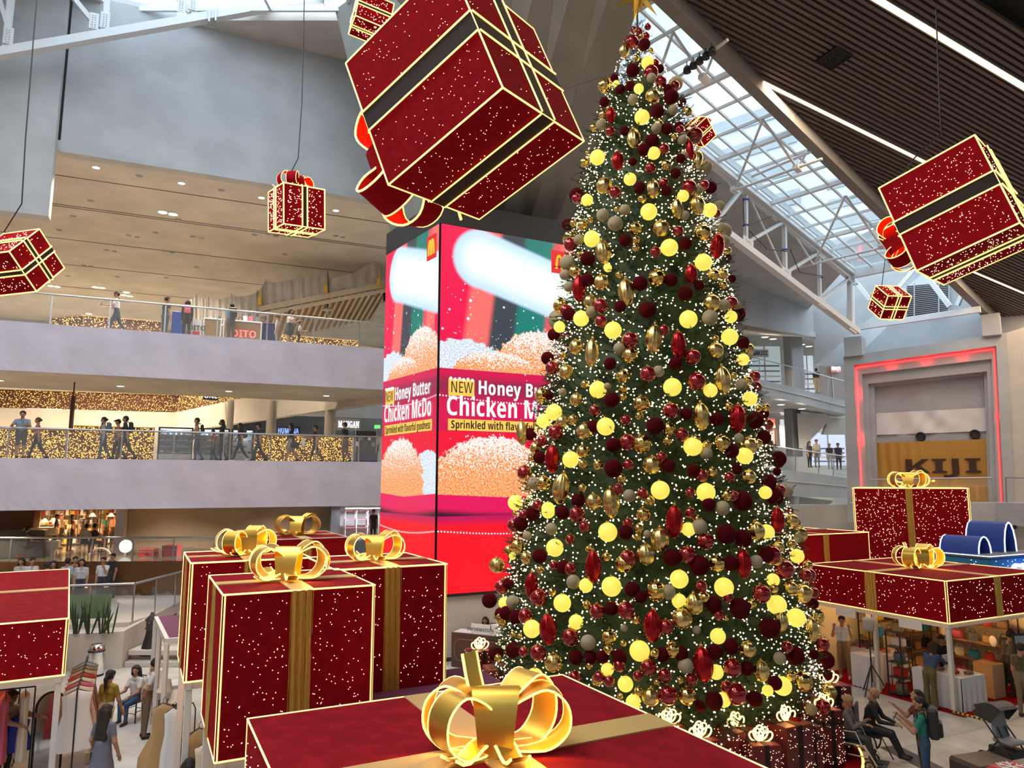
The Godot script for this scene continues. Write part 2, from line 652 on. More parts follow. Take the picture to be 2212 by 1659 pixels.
func build_roof() -> void:
	RA = level(1449, 0, 19.0)
	RB = far(2140, 680, 37.0)
	RT = (RB - RA).normalized()
	RW = Vector3(-RT.z, 0, RT.x).normalized()
	roof = Plane(RT.cross(RW).normalized() * (-1.0 if RT.cross(RW).y < 0 else 1.0), 0.0)
	roof.d = roof.normal.dot(RA)
	var long := RA.distance_to(RB)
	var sl := -3.25       # the skylight's left edge, measured from the grey beam
	# --- skylight: panes in a grid of mullions, from over the camera to its end above the far portal
	var s1 := (roof_at(1846, 583) - RA).dot(RT)
	var s0 := -16.0
	var g0 := -0.4       # the glazing begins here, behind the tower; nearer the camera the strip is closed
	var sky := thing("skylight", "long sloping glazed skylight with white mullions above the tree", "skylight", Vector3.ZERO)
	var cols := 4
	var rows := 15
	for i in rows:
		for j in cols:
			var a := lerpf(g0, s1, float(i) / rows); var c := lerpf(g0, s1, float(i + 1) / rows)
			var e := lerpf(sl, -0.05, float(j) / cols); var f := lerpf(sl, -0.05, float(j + 1) / cols)
			var st := mb()
			quad(st, roof_pt(a, e), roof_pt(a, f), roof_pt(c, f), roof_pt(c, e))
			obj("pane", st, M.sky_glass, sky)
	for j in cols + 1:
		var st := mb()
		var e := lerpf(sl, -0.05, float(j) / cols)
		beam(st, roof_pt(g0, e, 0.03), roof_pt(s1, e, 0.03), 0.07, 0.10)
		obj("mullion", st, M.white_steel, sky)
	for i in rows + 1:
		var st := mb()
		var a := lerpf(g0, s1, float(i) / rows)
		beam(st, roof_pt(a, sl, 0.06), roof_pt(a, -0.05, 0.06), 0.16 if i % 3 == 0 else 0.07, 0.16 if i % 3 == 0 else 0.1)
		obj("cross_rib", st, M.white_steel, sky)
	var st := mb()
	beam(st, roof_pt(s1, sl - 0.2, 0.15), roof_pt(s1, 0.0, 0.15), 0.25, 0.5)
	beam(st, roof_pt(s0, sl - 0.1, 0.1), roof_pt(s1, sl - 0.1, 0.1), 0.22, 0.35)
	obj("kerb", st, M.white_steel, sky)
	st = mb()
	plate(st, [roof_pt(s0, sl - 0.2), roof_pt(s0, 0.0), roof_pt(g0, 0.0), roof_pt(g0, sl - 0.2)], Vector3(0, 0.3, 0))
	structure("roof_strip", st, M.soffit)
	# --- grey edge beam between the skylight and the slatted ceiling
	var gb := thing("edge_beam", "long grey clad beam between skylight and dark slatted ceiling", "beam")
	for i in 14:
		st = mb()
		var a := lerpf(s0, long + 1.0, i / 14.0); var c := lerpf(s0, long + 1.0, (i + 1) / 14.0) - 0.012
		beam(st, roof_pt(a, 0.16, 0.28), roof_pt(c, 0.16, 0.28), 0.36, 0.56)
		obj("cladding_panel", st, M.grey_beam, gb)
	# --- slatted ceiling
	var sd := (roof_at(1990, 345) - roof_at(1615, 160)).normalized()
	var sn := sd.cross(roof.normal).normalized()
	if sn.dot(RW) < 0: sn = -sn
	var deck := mb()
	plate(deck, [roof_pt(s0, 0.0, -0.35), roof_pt(s0, 30.0, -0.35), roof_pt(long + 12.0, 30.0, -0.35), roof_pt(long + 12.0, 0.0, -0.35)], Vector3(0, 0.3, 0))
	structure("ceiling", deck, M.plenum)
	var sc := thing("slatted_ceiling", "dark brown slatted timber ceiling on the right", "ceiling")
	sc.set_meta("kind", "structure")
	var o0 := RA - RT * 6.0
	var cosb := RT.dot(sn)
	var pitch := 0.185
	var hole := roof_at(1800, 118)
	var k := 0
	for i in range(-140, 60):
		# each slat starts at the grey beam: the point of the beam's line where the distance along sn is i * pitch
		var s := (i * pitch - (RA - o0).dot(sn)) / cosb
		if s < -14.0 or s > long + 8.0: continue
		var p := RA + RT * s + RW * 0.33
		var q := p + sd * 34.0
		st = mb()
		beam(st, p - Vector3(0, 0.02, 0), q - Vector3(0, 0.02, 0), 0.105, 0.13, roof.normal)
		obj("slat", st, M.slat if k % 3 else M.slat_second, sc)
		k += 1
	# two light troughs run with the slats
	for e in [[1615, 160, 0.15], [1900, 0, 0.2], [2100, 585, 0.13]]:
		var p := roof_at(e[0], e[1], 0.10)
		if e[0] == 1900: p -= sd * 6.0
		var ln := thing("linear_light", ["warm light strip crossing the middle of the slatted ceiling", "broad warm light strip in the slatted ceiling's upper corner", "short warm light strip low in the slatted ceiling"][[1615, 1900, 2100].find(e[0])], "light")
		st = mb()
		beam(st, p, p + sd * 30.0, e[2], 0.05, roof.normal)
		obj("diffuser", st, M.cove_light, ln)
		for w in [-1, 1]:
			st = mb()
			beam(st, p + sn * w * (e[2] * 0.5 + 0.02) + Vector3(0, 0.02, 0), p + sd * 30.0 + sn * w * (e[2] * 0.5 + 0.02) + Vector3(0, 0.02, 0), 0.03, 0.12, roof.normal)
			obj("trough", st, M.grey_beam, ln)
		for i in 3:
			area(ln, p + sd * (5.0 + 10.0 * i) - Vector3(0, 0.06, 0), sd, Vector2(9.6, e[2]), Color(1, 0.88, 0.76), 40.0)
	# ventilation opening with its duct
	var vo := thing("ceiling_vent", "black square air opening with coiled duct in slatted ceiling", "vent", hole - Vector3(0, 0.12, 0))
	vo.basis = Basis(sd, roof.normal, sd.cross(roof.normal))
	st = mb()
	bx(st, Vector3(0, 0, 0), Vector3(0.62, 0.03, 0.74))
	obj("opening", st, M.plenum, vo)
	st = mb()
	for i in 4:
		var ring := []
		for g in 14: ring.append(Vector3(-0.05 + 0.16 * cos(TAU * g / 14.0), -0.05, -0.24 + i * 0.15 + 0.11 * sin(TAU * g / 14.0)))
		tube(st, ring, 0.008, 5, true)
	obj("coil", st, M.charcoal, vo)
	st = mb()
	bx(st, Vector3(0, -0.01, -0.38), Vector3(0.66, 0.08, 0.03)); bx(st, Vector3(0, -0.01, 0.38), Vector3(0.66, 0.08, 0.03))
	bx(st, Vector3(-0.32, -0.01, 0), Vector3(0.03, 0.08, 0.76)); bx(st, Vector3(0.32, -0.01, 0), Vector3(0.03, 0.08, 0.76))
	obj("frame", st, M.black, vo)
	# --- solid roof left of the skylight, with a second skylight over the near hall, out of the frame
	var A := roof_pt(s0, sl - 0.2, -0.4)
	var B := roof_pt(s1, sl - 0.2, -0.4)
	st = mb()
	bx(st, Vector3(-31, 24.2, -34), Vector3(30, 0.4, 90))
	bx(st, Vector3(-6, 24.2, -52), Vector3(20, 0.4, 50))
	structure("roof_left", st, M.soffit)
	st = mb()
	bx(st, Vector3(24, 24.6, 2.5), Vector3(51, 0.4, 17))
	structure("roof_near", st, M.soffit)
	st = mb()   # soffit from the skylight's left edge back over the wall behind the trusses
	plate(st, [A, B, Vector3(20, B.y + 0.1, -52), Vector3(3.0, A.y * 0 + 18.6, -52), roof_pt(4.0, sl - 6.0, -0.4)], Vector3(0, 0.3, 0))
	structure("soffit_right", st, M.wall)
	# left hall skylight panes and bars
	var ls := thing("skylight", "glazed roof over the near left hall", "skylight")
	for i in 6:
		for j in 8:
			st = mb()
			var x := -16.0 + i * 3.2; var z := -26.5 + j * 4.7
			quad(st, Vector3(x, 24.2, z + 4.7), Vector3(x + 3.2, 24.2, z + 4.7), Vector3(x + 3.2, 24.2, z), Vector3(x, 24.2, z))
			obj("pane", st, M.clear_glass, ls)
	st = mb()
	for i in 7: bx(st, Vector3(-16.0 + i * 3.2, 24.15, -7.7), Vector3(0.1, 0.2, 37.6))
	for j in 9: bx(st, Vector3(-6.4, 24.15, -26.5 + j * 4.7), Vector3(19.2, 0.2, 0.1))
	obj("bars", st, M.white_steel, ls)
	build_trusses(sl, s1)


func bolts(st: SurfaceTool, at: Vector3, u: Vector3, v: Vector3, n: Vector3, rows: int, cols: int, step := 0.09) -> void:
	for i in rows:
		for j in cols:
			bx(st, at + u * (i - (rows - 1) / 2.0) * step + v * (j - (cols - 1) / 2.0) * step, Vector3(0.035, 0.035, 0.035), Basis(u, v, n))


func build_trusses(sl: float, s1: float) -> void:
	# truss standing along the skylight's left edge
	var tp := Plane(RW, RW.dot(roof_pt(0, sl - 0.25)))
	var t := thing("roof_truss", "white bolted steel truss running along the skylight's lower edge", "truss")
	var P := func(u: float, v: float) -> Vector3: return onto(u, v, tp)
	var bars := [["chord", 1500, 452, 1852, 717, 0.26, 0.3], ["chord", 1490, 316, 1850, 612, 0.2, 0.22], ["upright", 1611, 400, 1611, 532, 0.14, 0.14], ["upright", 1694, 470, 1696, 600, 0.16, 0.16], ["upright", 1769, 540, 1771, 660, 0.14, 0.14], ["upright", 1836, 590, 1838, 712, 0.22, 0.22], ["diagonal", 1611, 525, 1694, 478, 0.12, 0.16], ["diagonal", 1696, 590, 1769, 545, 0.12, 0.16], ["diagonal", 1771, 650, 1836, 600, 0.12, 0.16], ["diagonal", 1545, 480, 1605, 405, 0.12, 0.16], ["diagonal", 1534, 330, 1590, 420, 0.06, 0.06], ["diagonal", 1694, 470, 1757, 572, 0.06, 0.06], ["diagonal", 1611, 408, 1690, 580, 0.06, 0.06]]
	for a in bars:
		var st := mb()
		beam(st, P.call(a[1], a[2]), P.call(a[3], a[4]), a[5], a[6], RW)
		obj(a[0], st, M.white_steel, t)
	var st := mb()
	for a in [[1611, 527], [1694, 592], [1771, 655], [1838, 708], [1611, 405], [1694, 476], [1769, 548], [1836, 603]]:
		var c: Vector3 = P.call(a[0], a[1])
		bx(st, c + RW * 0.1, Vector3(0.75, 0.42, 0.03), Basis(RT, Vector3.UP, RT.cross(Vector3.UP)).orthonormalized())
		bolts(st, c + RW * 0.13, RT, Vector3.UP, RW, 5, 3)
	obj("gusset", st, M.white_steel, t)
	for a in [[1611, 432], [1611, 487], [1694, 540], [1771, 600]]:
		st = mb()
		bx(st, P.call(a[0], a[1]), Vector3(0.2, 0.06, 0.2))
		obj("strap", st, M.blue_paint, t)
	for a in [[[1598, 430], [1600, 490], [1660, 470]], [[1700, 540], [1720, 590], [1770, 598]], [[1611, 500], [1650, 540], [1694, 545]]]:
		st = mb()
		var pts := []
		for q in a: pts.append(P.call(q[0], q[1]) + RW * 0.15)
		tube(st, pts, 0.02, 5)
		obj("cable", st, M.charcoal, t)
	# ties under the glass: thin struts from the panes' ribs down to hanging nodes
	var tie := thing("skylight_ties", "thin white tie rods strutting the skylight from below", "tie rods")
	for a in [[1454, 69, 1428, 146], [1454, 69, 1521, 170], [1540, 120, 1521, 170], [1648, 258, 1587, 411], [1648, 258, 1723, 364], [1748, 318, 1723, 364], [1826, 422, 1762, 564], [1826, 422, 1904, 531], [1926, 490, 1904, 531]]:
		st = mb()
		rod(st, roof_at(a[0], a[1], 0.1), roof_at(a[2], a[3], 1.1), 0.045, 6)
		obj("strut", st, M.white_steel, tie)
	for a in [[1400, 216, 1572, 86, 0.9], [1587, 411, 1776, 343, 1.1], [1624, 381, 1752, 328, 0.6], [1706, 583, 1962, 521, 1.1], [1480, 158, 1530, 117, 0.9]]:
		st = mb()
		rod(st, roof_at(a[0], a[1], a[4]), roof_at(a[2], a[3], a[4]), 0.05, 6)
		obj("tie", st, M.white_steel, tie)
	for a in [[1521, 170], [1723, 364], [1904, 531], [1587, 411]]:
		st = mb()
		bx(st, roof_at(a[0], a[1], 1.1), Vector3(0.35, 0.16, 0.2), along(RT))
		obj("node_plate", st, M.white_steel, tie)
	# stage spotlights on a bar under the skylight
	for i in 5:
		var p := roof_at(1484 + i * 13.5, 147 - i * 10.0, 0.95)
		var sp := thing("spotlight", "black spotlight on the bar under the skylight, %s from the left" % ["first", "second", "third", "fourth", "fifth"][i], "spotlight", p, 0.0, "spotlights under the skylight")
		st = mb()
		lathe(st, [Vector2(0, -0.14), Vector2(0.12, -0.14), Vector2(0.11, -0.02), Vector2(0.07, 0.06), Vector2(0, 0.07)], 12)
		obj("housing", st, M.black, sp)
		st = mb()
		rod(st, Vector3(0, 0.06, 0), Vector3(0, 0.2, 0), 0.015, 6)
		obj("bracket", st, M.black, sp)
	# truss across the upper left corner
	var lt := thing("roof_truss", "white bolted steel truss across the upper left corner", "truss")
	var lp := left_plane(-1.6)
	var Q := func(u: float, v: float) -> Vector3: return onto(u, v, lp)
	for a in [["chord", -60, 126, 745, -14, 0.3, 0.36], ["upright", 12, 108, 30, -60, 0.2, 0.2], ["diagonal", 22, 75, -12, -40, 0.14, 0.24], ["diagonal", 130, -40, 212, 62, 0.16, 0.22], ["upright", 228, 62, 235, -60, 0.18, 0.2], ["diagonal", 340, -60, 410, 28, 0.16, 0.22], ["upright", 417, 35, 432, -60, 0.16, 0.18], ["diagonal", 560, -60, 600, 4, 0.16, 0.2]]:
		st = mb()
		beam(st, Q.call(a[1], a[2]), Q.call(a[3], a[4]), a[5], a[6], LEFT_N)
		obj(a[0], st, M.white_steel, lt)
	st = mb()
	for a in [[20, 82], [204, 50], [228, 48], [392, 15], [417, 10]]:
		var c: Vector3 = Q.call(a[0], a[1]) + LEFT_N * 0.14
		bx(st, c, Vector3(0.3, 0.62, 0.03), Basis(LEFT_T, Vector3.UP, LEFT_N))
		bolts(st, c + LEFT_N * 0.03, LEFT_T, Vector3.UP, LEFT_N, 2, 6)
	obj("gusset", st, M.white_steel, lt)
	st = mb()
	for a in [[452, 38], [466, 36], [700, 2]]:
		bx(st, Q.call(a[0], a[1]) , Vector3(0.06, 0.62, 0.5), Basis(LEFT_T, Vector3.UP, LEFT_N))
	obj("clamp", st, M.steel, lt)
	# truss over the portal, in front of the louvred end wall
	var et := thing("roof_truss", "white steel truss in front of the louvred wall above the portal", "truss")
	for a in [["chord", 1848, 708, 2118, 668, 38.5, 34.6, 0.24, 0.3], ["diagonal", 1848, 608, 1880, 648, 38.5, 38.0, 0.16, 0.2], ["diagonal", 1992, 560, 1942, 620, 37.0, 37.6, 0.16, 0.2], ["diagonal", 2005, 600, 2052, 662, 36.8, 36.0, 0.2, 0.22], ["diagonal", 2085, 620, 2068, 660, 35.4, 35.8, 0.16, 0.2], ["upright", 1836, 600, 1838, 712, 38.6, 38.6, 0.3, 0.3]]:
		st = mb()
		beam(st, far(a[1], a[2], a[5]), far(a[3], a[4], a[6]), a[7], a[8])
		obj(a[0], st, M.white_steel, et)
	# towers of the city seen dimly through the panes
	for a in [[1395, 60, 60, 5.0, 30.0, "pale office tower with balconies seen through the upper skylight"], [1640, 262, 75, 11.0, 6.0, "pale slatted rooftop building seen through the middle of the skylight"], [1790, 400, 110, 36.0, 14.0, "broad grey building seen through the lower skylight"]]:
		var c := far(a[0], a[1], a[2])
		var bld := thing("building", a[5], "building", Vector3(c.x, 0, c.z), -0.7)
		st = mb()
		bx(st, Vector3(0, (c.y + 20) / 2.0, 0), Vector3(a[3], c.y - 20, 8))
		obj("wall", st, M.city_wall if M.has("city_wall") else mat("city_wall", Color(0.8, 0.83, 0.85), 0.9), bld)
		for i in int((c.y - 22) / 3.2):
			st = mb()
			bx(st, Vector3(0, c.y - 1.6 - i * 3.2, 4.1), Vector3(a[3] - 0.6, 1.5, 0.2))
			obj("window_band", st, M.city_glass if M.has("city_glass") else mat("city_glass", Color(0.45, 0.52, 0.56), 0.5), bld)


# ------------------------------------------------------------------ the two bridges on the left, the wall above and the halls behind
func wrinkled(fr: float, amp: float, salt: float) -> Callable:
	return func(s: float, t: float) -> float:
		var edge := smoothstep(0.0, 0.3, t) * 0.35
		var w := sin(s * fr * 3.1 + salt + 3.0 * sin(t * 2.3 + s * fr)) * 0.5 + sin(s * fr * 7.7 - t * 5.0 + salt * 2.0) * 0.28
		var low := sin(s * fr * 17.0 + t * 26.0 + salt) * (1.0 - smoothstep(0.05, 0.4, t)) * 0.5
		return amp * (w * (0.4 + edge) + low)


func railing(called: String, label: String, base: Array, h: float, post_gap: float, bars := 0) -> Node3D:
	var r := thing(called, label, "railing")
	var up := Vector3(0, h, 0)
	for i in base.size() - 1:
		var a: Vector3 = base[i]; var b: Vector3 = base[i + 1]
		var n := maxi(1, int(round(a.distance_to(b) / post_gap)))
		var st := mb()
		rod(st, a + up, b + up, 0.038, 10)
		obj("handrail", st, M.steel, r)
		for k in n + 1:
			if k == 0 and i > 0: continue
			st = mb()
			var p := a.lerp(b, float(k) / n)
			bx(st, p + up / 2.0, Vector3(0.05, h, 0.022), along((b - a)))
			obj("post", st, M.steel, r)
			if k == n: continue
			var q := a.lerp(b, float(k + 1) / n)
			if bars == 0:
				st = mb()
				var w := (q - p).normalized()
				bx(st, (p + q) / 2.0 + up * 0.5, Vector3(p.distance_to(q) - 0.06, h - 0.14, 0.012), along(w))
				obj("glass_panel", st, M.rail_glass, r)
			else:
				for z in bars:
					st = mb()
					var y := up * (0.12 + 0.78 * z / (bars - 0.999))
					rod(st, p + y, q + y, 0.012, 6)
					obj("bar", st, M.rail_grey, r)
	return r


func build_left_levels() -> void:
	# slabs (floor of each bridge) behind the cloth-wrapped fronts
	for a in [["bridge_floor", L2, 4.57, 6.2], ["bridge_floor", L3, 9.44, 6.2]]:
		var st := mb()
		var p0 := left_at(-14, 0); var p1 := left_at(15.4, 0); var p2 := left_at(15.4, 0, a[3]); var p3 := left_at(-14, 0, a[3])
		block(st, [Vector2(p0.x, p0.z), Vector2(p1.x, p1.z), Vector2(p2.x, p2.z), Vector2(p3.x, p3.z)], a[2], a[1])
		structure(a[0], st, M.soffit)
	for a in [[L2, 4.57, "white cloth wrapped over the front of the lower bridge", 1.3], [L3, 9.44, "white cloth wrapped over the front of the upper bridge", 4.1]]:
		var c := thing("fascia_cloth", a[2], "cloth wrap", left_at(0, a[1] - 0.05))
		for i in 4:
			var s0 := -13.5 + i * 7.1
			var s1 := s0 + 7.1
			var st := mb()
			var o := left_at(0, a[1] - 0.05)
			sheet(st, left_at(s0, a[1] - 0.06, -0.05 - 0.008 * (i % 2)) - o, left_at(s1, a[1] - 0.06, -0.05 - 0.008 * (i % 2)) - o, Vector3(0, a[0] - a[1] + 0.08, 0), 120, 24, LEFT_N, wrinkled(7.1, 0.012, a[3] + i * 1.7))
			obj("cloth_panel", st, M.wrap_cloth, c)
		var st := mb()
		sheet(st, Vector3.ZERO + LEFT_T * -13.5 + LEFT_N * 0.05 + Vector3(0, a[0] - a[1] + 0.07, 0), LEFT_T * 14.9 + LEFT_N * 0.05 + Vector3(0, a[0] - a[1] + 0.07, 0), -LEFT_N * 0.3, 60, 2, Vector3.UP, func(_s: float, _t: float) -> float: return 0.0)
		obj("top_fold", st, M.wrap_cloth, c)
	railing("glass_railing", "glass railing with steel handrail along the lower bridge", [left_at(-13.5, L2, 0.16), left_at(14.6, L2, 0.16)], 1.08, 1.75)
	railing("glass_railing", "glass railing with steel handrail along the upper bridge", [left_at(-13.5, L3, 0.16), left_at(14.6, L3, 0.16)], 1.16, 1.9)
	# wall above, hanging over the bridges, and the soffit behind its lower edge
	var st := mb()
	var e0 := left_u(78, 0, 0.0); var e1 := left_at(15.8, 0)
	var s_a := (e0 - LEFT_A).dot(LEFT_T)
	block(st, [Vector2(e0.x, e0.z), Vector2(e1.x, e1.z), Vector2(left_at(15.8, 0, 0.5).x, left_at(15.8, 0, 0.5).z), Vector2(left_at(s_a, 0, 0.5).x, left_at(s_a, 0, 0.5).z)], CEIL - 0.04, 24.4)
	structure("wall_upper_left", st, M.wall)
	st = mb()
	var n0 := left_u(66, 0, -0.5); var n1 := left_at(-16, 0, -0.5)
	block(st, [Vector2(n1.x, n1.z), Vector2(n0.x, n0.z), Vector2(e0.x - 0.1, e0.z), Vector2(left_at(-16, 0, 0.6).x, left_at(-16, 0, 0.6).z)], far(64, 466, 25.0).y, 24.4)
	structure("wall_corner_left", st, M.wall)
	st = mb()
	var c0 := left_at(-20, 0, 0.02); var c1 := left_at(24, 0, 0.02); var c2 := left_at(24, 0, 46); var c3 := left_at(-20, 0, 46)
	block(st, [Vector2(c0.x, c0.z), Vector2(c1.x, c1.z), Vector2(c2.x, c2.z), Vector2(c3.x, c3.z)], CEIL, CEIL + 0.4)
	var cl := structure("ceiling_left", st, M.soffit)
	# ceiling panels: shadow gaps run along it; small access plates
	for a in [2.6, 6.2, 6.45, 11.5, 16.5, 22.0]:
		st = mb()
		beam(st, left_at(-20, CEIL - 0.004, a), left_at(17, CEIL - 0.004, a), 0.05, 0.02)
		obj("shadow_gap", st, M.charcoal, cl)
	var plates := [[780, 985], [1240, 1065], [508, 1124], [410, 1210], [997, 1226], [330, 1288], [870, 1302], [1426, 1315], [720, 1318], [768, 1327], [1080, 1324], [1125, 1333], [1500, 1310], [1545, 1320], [596, 1400], [640, 1407], [920, 1405], [964, 1414], [470, 1485], [510, 1490], [1100, 1495], [380, 1545], [655, 1550], [930, 1555], [1595, 1424], [1880, 1320], [1918, 1328]]
	for a in plates:
		st = mb()
		var p := level(a[0] / 2.592, a[1] / 2.592, CEIL)
		lathe(st, [Vector2(0, -0.015), Vector2(0.13, -0.015), Vector2(0.15, 0.0)], 14, p)
		obj("ceiling_speaker", st, M.grey, cl)
	# downlights in the left ceiling
	var dl := [[538, 937], [1016, 1025], [1464, 1106], [1881, 1178], [912, 1188], [968, 1199], [286, 1600], [318, 1604], [535, 1607], [570, 1611], [692, 1652], [726, 1657]]
	var desc := ["lone downlight nearest the wall's left corner", "second lone downlight along the upper wall", "third lone downlight, left of the small hanging gift", "lone downlight right of the small hanging gift", "left of the paired downlights in mid ceiling", "right of the paired downlights in mid ceiling", "first far downlight above the upper bridge", "second far downlight above the upper bridge", "third far downlight above the upper bridge", "fourth far downlight above the upper bridge", "fifth far downlight above the upper bridge", "sixth far downlight above the upper bridge"]
	for i in dl.size():
		downlight(level(dl[i][0] / 2.592, dl[i][1] / 2.592, CEIL), desc[i], 0.13 if i < 4 else 0.2, 60.0 if i < 6 else 70.0)
	# more of the same fittings deeper in the halls, and under each bridge
	for a in [[-9.0, CEIL, 30.0], [-1.0, CEIL, 30.0], [8.0, CEIL, 30.0], [-9.0, CEIL, 20.0], [2.0, CEIL, 22.0]]:
		downlight(left_at(a[0], a[1], a[2]), "downlight deep in the left hall ceiling, %s" % ["rear row left", "rear row middle", "rear row right", "front row left", "front row right"][[-9.0, -1.0, 8.0, -9.1, 2.0].find(a[0]) if a[2] > 25 else (3 if a[0] < 0 else 4)], 0.2, 120.0)
	for i in 5:
		downlight(left_at(-9.0 + i * 5.0, 5.58, 9.6), "recessed downlight behind the lower bridge, %s" % ["leftmost", "second from left", "middle one", "second from right", "rightmost"][i], 0.16, 42.0)
	# linear lamps hung under the near glazed roof, above the frame
	for i in 3:
		var ln := thing("linear_light", "white linear lamp under the near glazed roof, %s" % ["left", "middle", "right"][i], "light")
		var p := Vector3(-13.0 + 5.5 * i, 21.0, -9.0)
		var fx := mb()
		bx(fx, p, Vector3(0.16, 0.08, 12.0)); obj("housing", fx, M.white_steel, ln)
		fx = mb()
		bx(fx, p - Vector3(0, 0.05, 0), Vector3(0.12, 0.02, 11.8)); obj("diffuser", fx, M.cove_light, ln)
		for z in [-5.0, 5.0]:
			fx = mb()
			rod(fx, p + Vector3(0, 0, z), p + Vector3(0, 3.1, z), 0.012, 5); obj("wire", fx, M.black, ln)
		area(ln, p - Vector3(0, 0.08, 0), Vector3(0, 0, 1), Vector2(11.8, 0.12), Color(1, 0.94, 0.88), 120.0)
	# far end walls of the left halls, one per level
	for a in [[0.0, 4.57, "wall_back_lower", "hoarding"], [L2, L3 - 1.6, "wall_back_middle", "wall_warm"], [L3, CEIL, "wall_back_upper", "wall"]]:
		st = mb()
		var back: float = 13.0 if a[0] == 0.0 else 34.0
		var b0 := left_at(-20, 0, back); var b1 := left_at(26, 0, back); var b2 := left_at(26, 0, back + 0.4); var b3 := left_at(-20, 0, back + 0.4)
		if a[0] == 0.0:
			b0 = left_u(276, 0, back); b3 = left_u(276, 0, back + 0.4)
			b1 = left_u(738, 0, back); b2 = left_u(738, 0, back + 0.4)
		block(st, [Vector2(b0.x, b0.z), Vector2(b1.x, b1.z), Vector2(b2.x, b2.z), Vector2(b3.x, b3.z)], a[0], a[1])
		structure(a[2], st, M[a[3]])
	# middle level: floor behind the bridge, and the gallery across the second void with its band of fairy lights
	st = mb()
	var f0 := left_at(-20, 0, 6.2); var f1 := left_at(26, 0, 6.2); var f2 := left_at(26, 0, 34); var f3 := left_at(-20, 0, 34)
	block(st, [Vector2(f0.x, f0.z), Vector2(f1.x, f1.z), Vector2(f2.x, f2.z), Vector2(f3.x, f3.z)], 5.6, L2 - 0.02)
	structure("floor_middle", st, M.wall_warm)
	var corner := far(385, 895, 54.0)
	var ga := far(-60, 884, 50.0)
	var gc := far(632, 862, 40.0); var gd := far(830, 880, 33.5)
	for a in [[ga, corner, "gallery_front"], [corner, gc, "gallery_front"], [gc, gd, "gallery_front"]]:
		st = mb()
		var p: Vector3 = a[0]; var q: Vector3 = a[1]
		p.y = L3 - 0.5; q.y = L3 - 0.5
		beam(st, p + Vector3(0, -0.75, 0), q + Vector3(0, -0.75, 0), 0.5, 1.5)
		structure(a[2], st, M.soffit)
	light_band("light_curtain", "band of golden fairy lights along the far gallery's left side", [ga, corner], L3 - 0.45, 1.25, 1500, 0.035)
	light_band("light_curtain", "band of golden fairy lights slanting up along the far gallery's right side", [corner, gc], L3 - 0.45, 1.25, 1500, 0.032)
	# the hall behind that gallery: bright shopfronts
	for a in [[58, 178, 868, 897, "white_screen"], [192, 238, 851, 865, "white_screen"], [212, 232, 868, 886, "white_screen"], [272, 286, 857, 886, "white_screen"], [118, 172, 868, 884, "white_screen"]]:
		st = mb()
		var p := far(a[0], a[3], 57.0); var q := far(a[1], a[2], 57.0)
		bx(st, (p + q) / 2.0, Vector3(q.x - p.x, q.y - p.y, 0.2))
		var o := obj("shop_screen", st, M[a[4]])
		tag(o, "bright %s screen behind the far fairy lights" % ["wide white", "pale upper", "small square", "narrow upright", "second wide"][[58, 192, 212, 272, 118].find(a[0])], "screen", "screens behind the far gallery")
	for a in [[172, 193], [207, 216], [138, 165]]:
		st = mb()
		var p := far((a[0] + a[1]) / 2.0, 870, 56.0)
		rod(st, Vector3(p.x, L2, p.z), Vector3(p.x, CEIL, p.z), (a[1] - a[0]) * 56.0 / FOCAL / 2.0, 16)
		var o := structure("column", st, M.cream)
	st = mb()   # a slender banner pole hanging from the upper bridge
	var bp := left_u(155, 0, 3.0)
	rod(st, Vector3(bp.x, 9.44, bp.z), Vector3(bp.x, 8.9, bp.z), 0.03, 6)
	bx(st, Vector3(bp.x, 8.2, bp.z), Vector3(0.12, 1.4, 0.10))
	tag(obj("hanging_speaker", st, M.dark_wood), "tall dark line speaker hanging under the upper bridge", "speaker")
	# --- lower bridge: golden light curtains, showcases, columns, shop signs
	var cur := left_u(0, 0, 4.4)
	light_band("light_curtain", "tall golden curtain of fairy lights at the lower bridge's left end", [left_u(-30, 0, 4.4), left_u(150, 0, 4.4)], L2 + 0.02, 1.25, 1400, 0.026)
	light_band("light_curtain", "golden curtain of fairy lights behind the walkers on the lower bridge", [left_u(152, 0, 4.5), left_u(336, 0, 4.5)], L2 + 0.02, 1.45, 1600, 0.026)
	light_band("light_curtain", "golden curtain of fairy lights beside the glass showcases on the lower bridge", [left_u(553, 0, 4.4), left_u(762, 0, 4.4)], L2 + 0.02, 1.25, 1700, 0.026)
	for a in [[345, 420, "eyewear"], [424, 498, "long"], [502, 550, "short"]]:
		showcase(a[0], a[1], a[2])
	for a in [[575, 598, 895], [700, 727, 885], [490, 505, 910]]:
		st = mb()
		var p := left_u((a[0] + a[1]) / 2.0, 0, 7.5)
		rod(st, Vector3(p.x, L2, p.z), Vector3(p.x, 9.5, p.z), (a[1] - a[0]) * 34.0 / FOCAL / 2.0 * 0.95, 18)
		structure("column", st, M.wall_warm)
	for a in [["MANGAN", 730, 776, 908, 926, "sign_white", "lit white shop sign on black board above the lower bridge"], ["HUMANA", 600, 645, 924, 938, "sign_blue", "violet lit shop sign behind the walking women"], ["ONE", 441, 470, 851, 861, "sign_white", "white lit shop sign above the slanting fairy lights"]]:
		var dep := 11.0 if a[0] != "ONE" else 20.0
		var p := onto(a[1], a[4], left_plane(dep)); var q := onto(a[2], a[3], left_plane(dep))
		var s := thing("shop_sign", a[6], "sign", (p + q) / 2.0, atan2(0.405, 0.9143))
		st = mb()
		var w := Vector2(q.x - p.x, q.z - p.z).length(); var h := q.y - p.y
		bx(st, Vector3(0, 0, -0.08), Vector3(w * 1.15, h * 1.35, 0.1))
		obj("board", st, M.grey if a[0] == "MANGAN" else M.black, s)
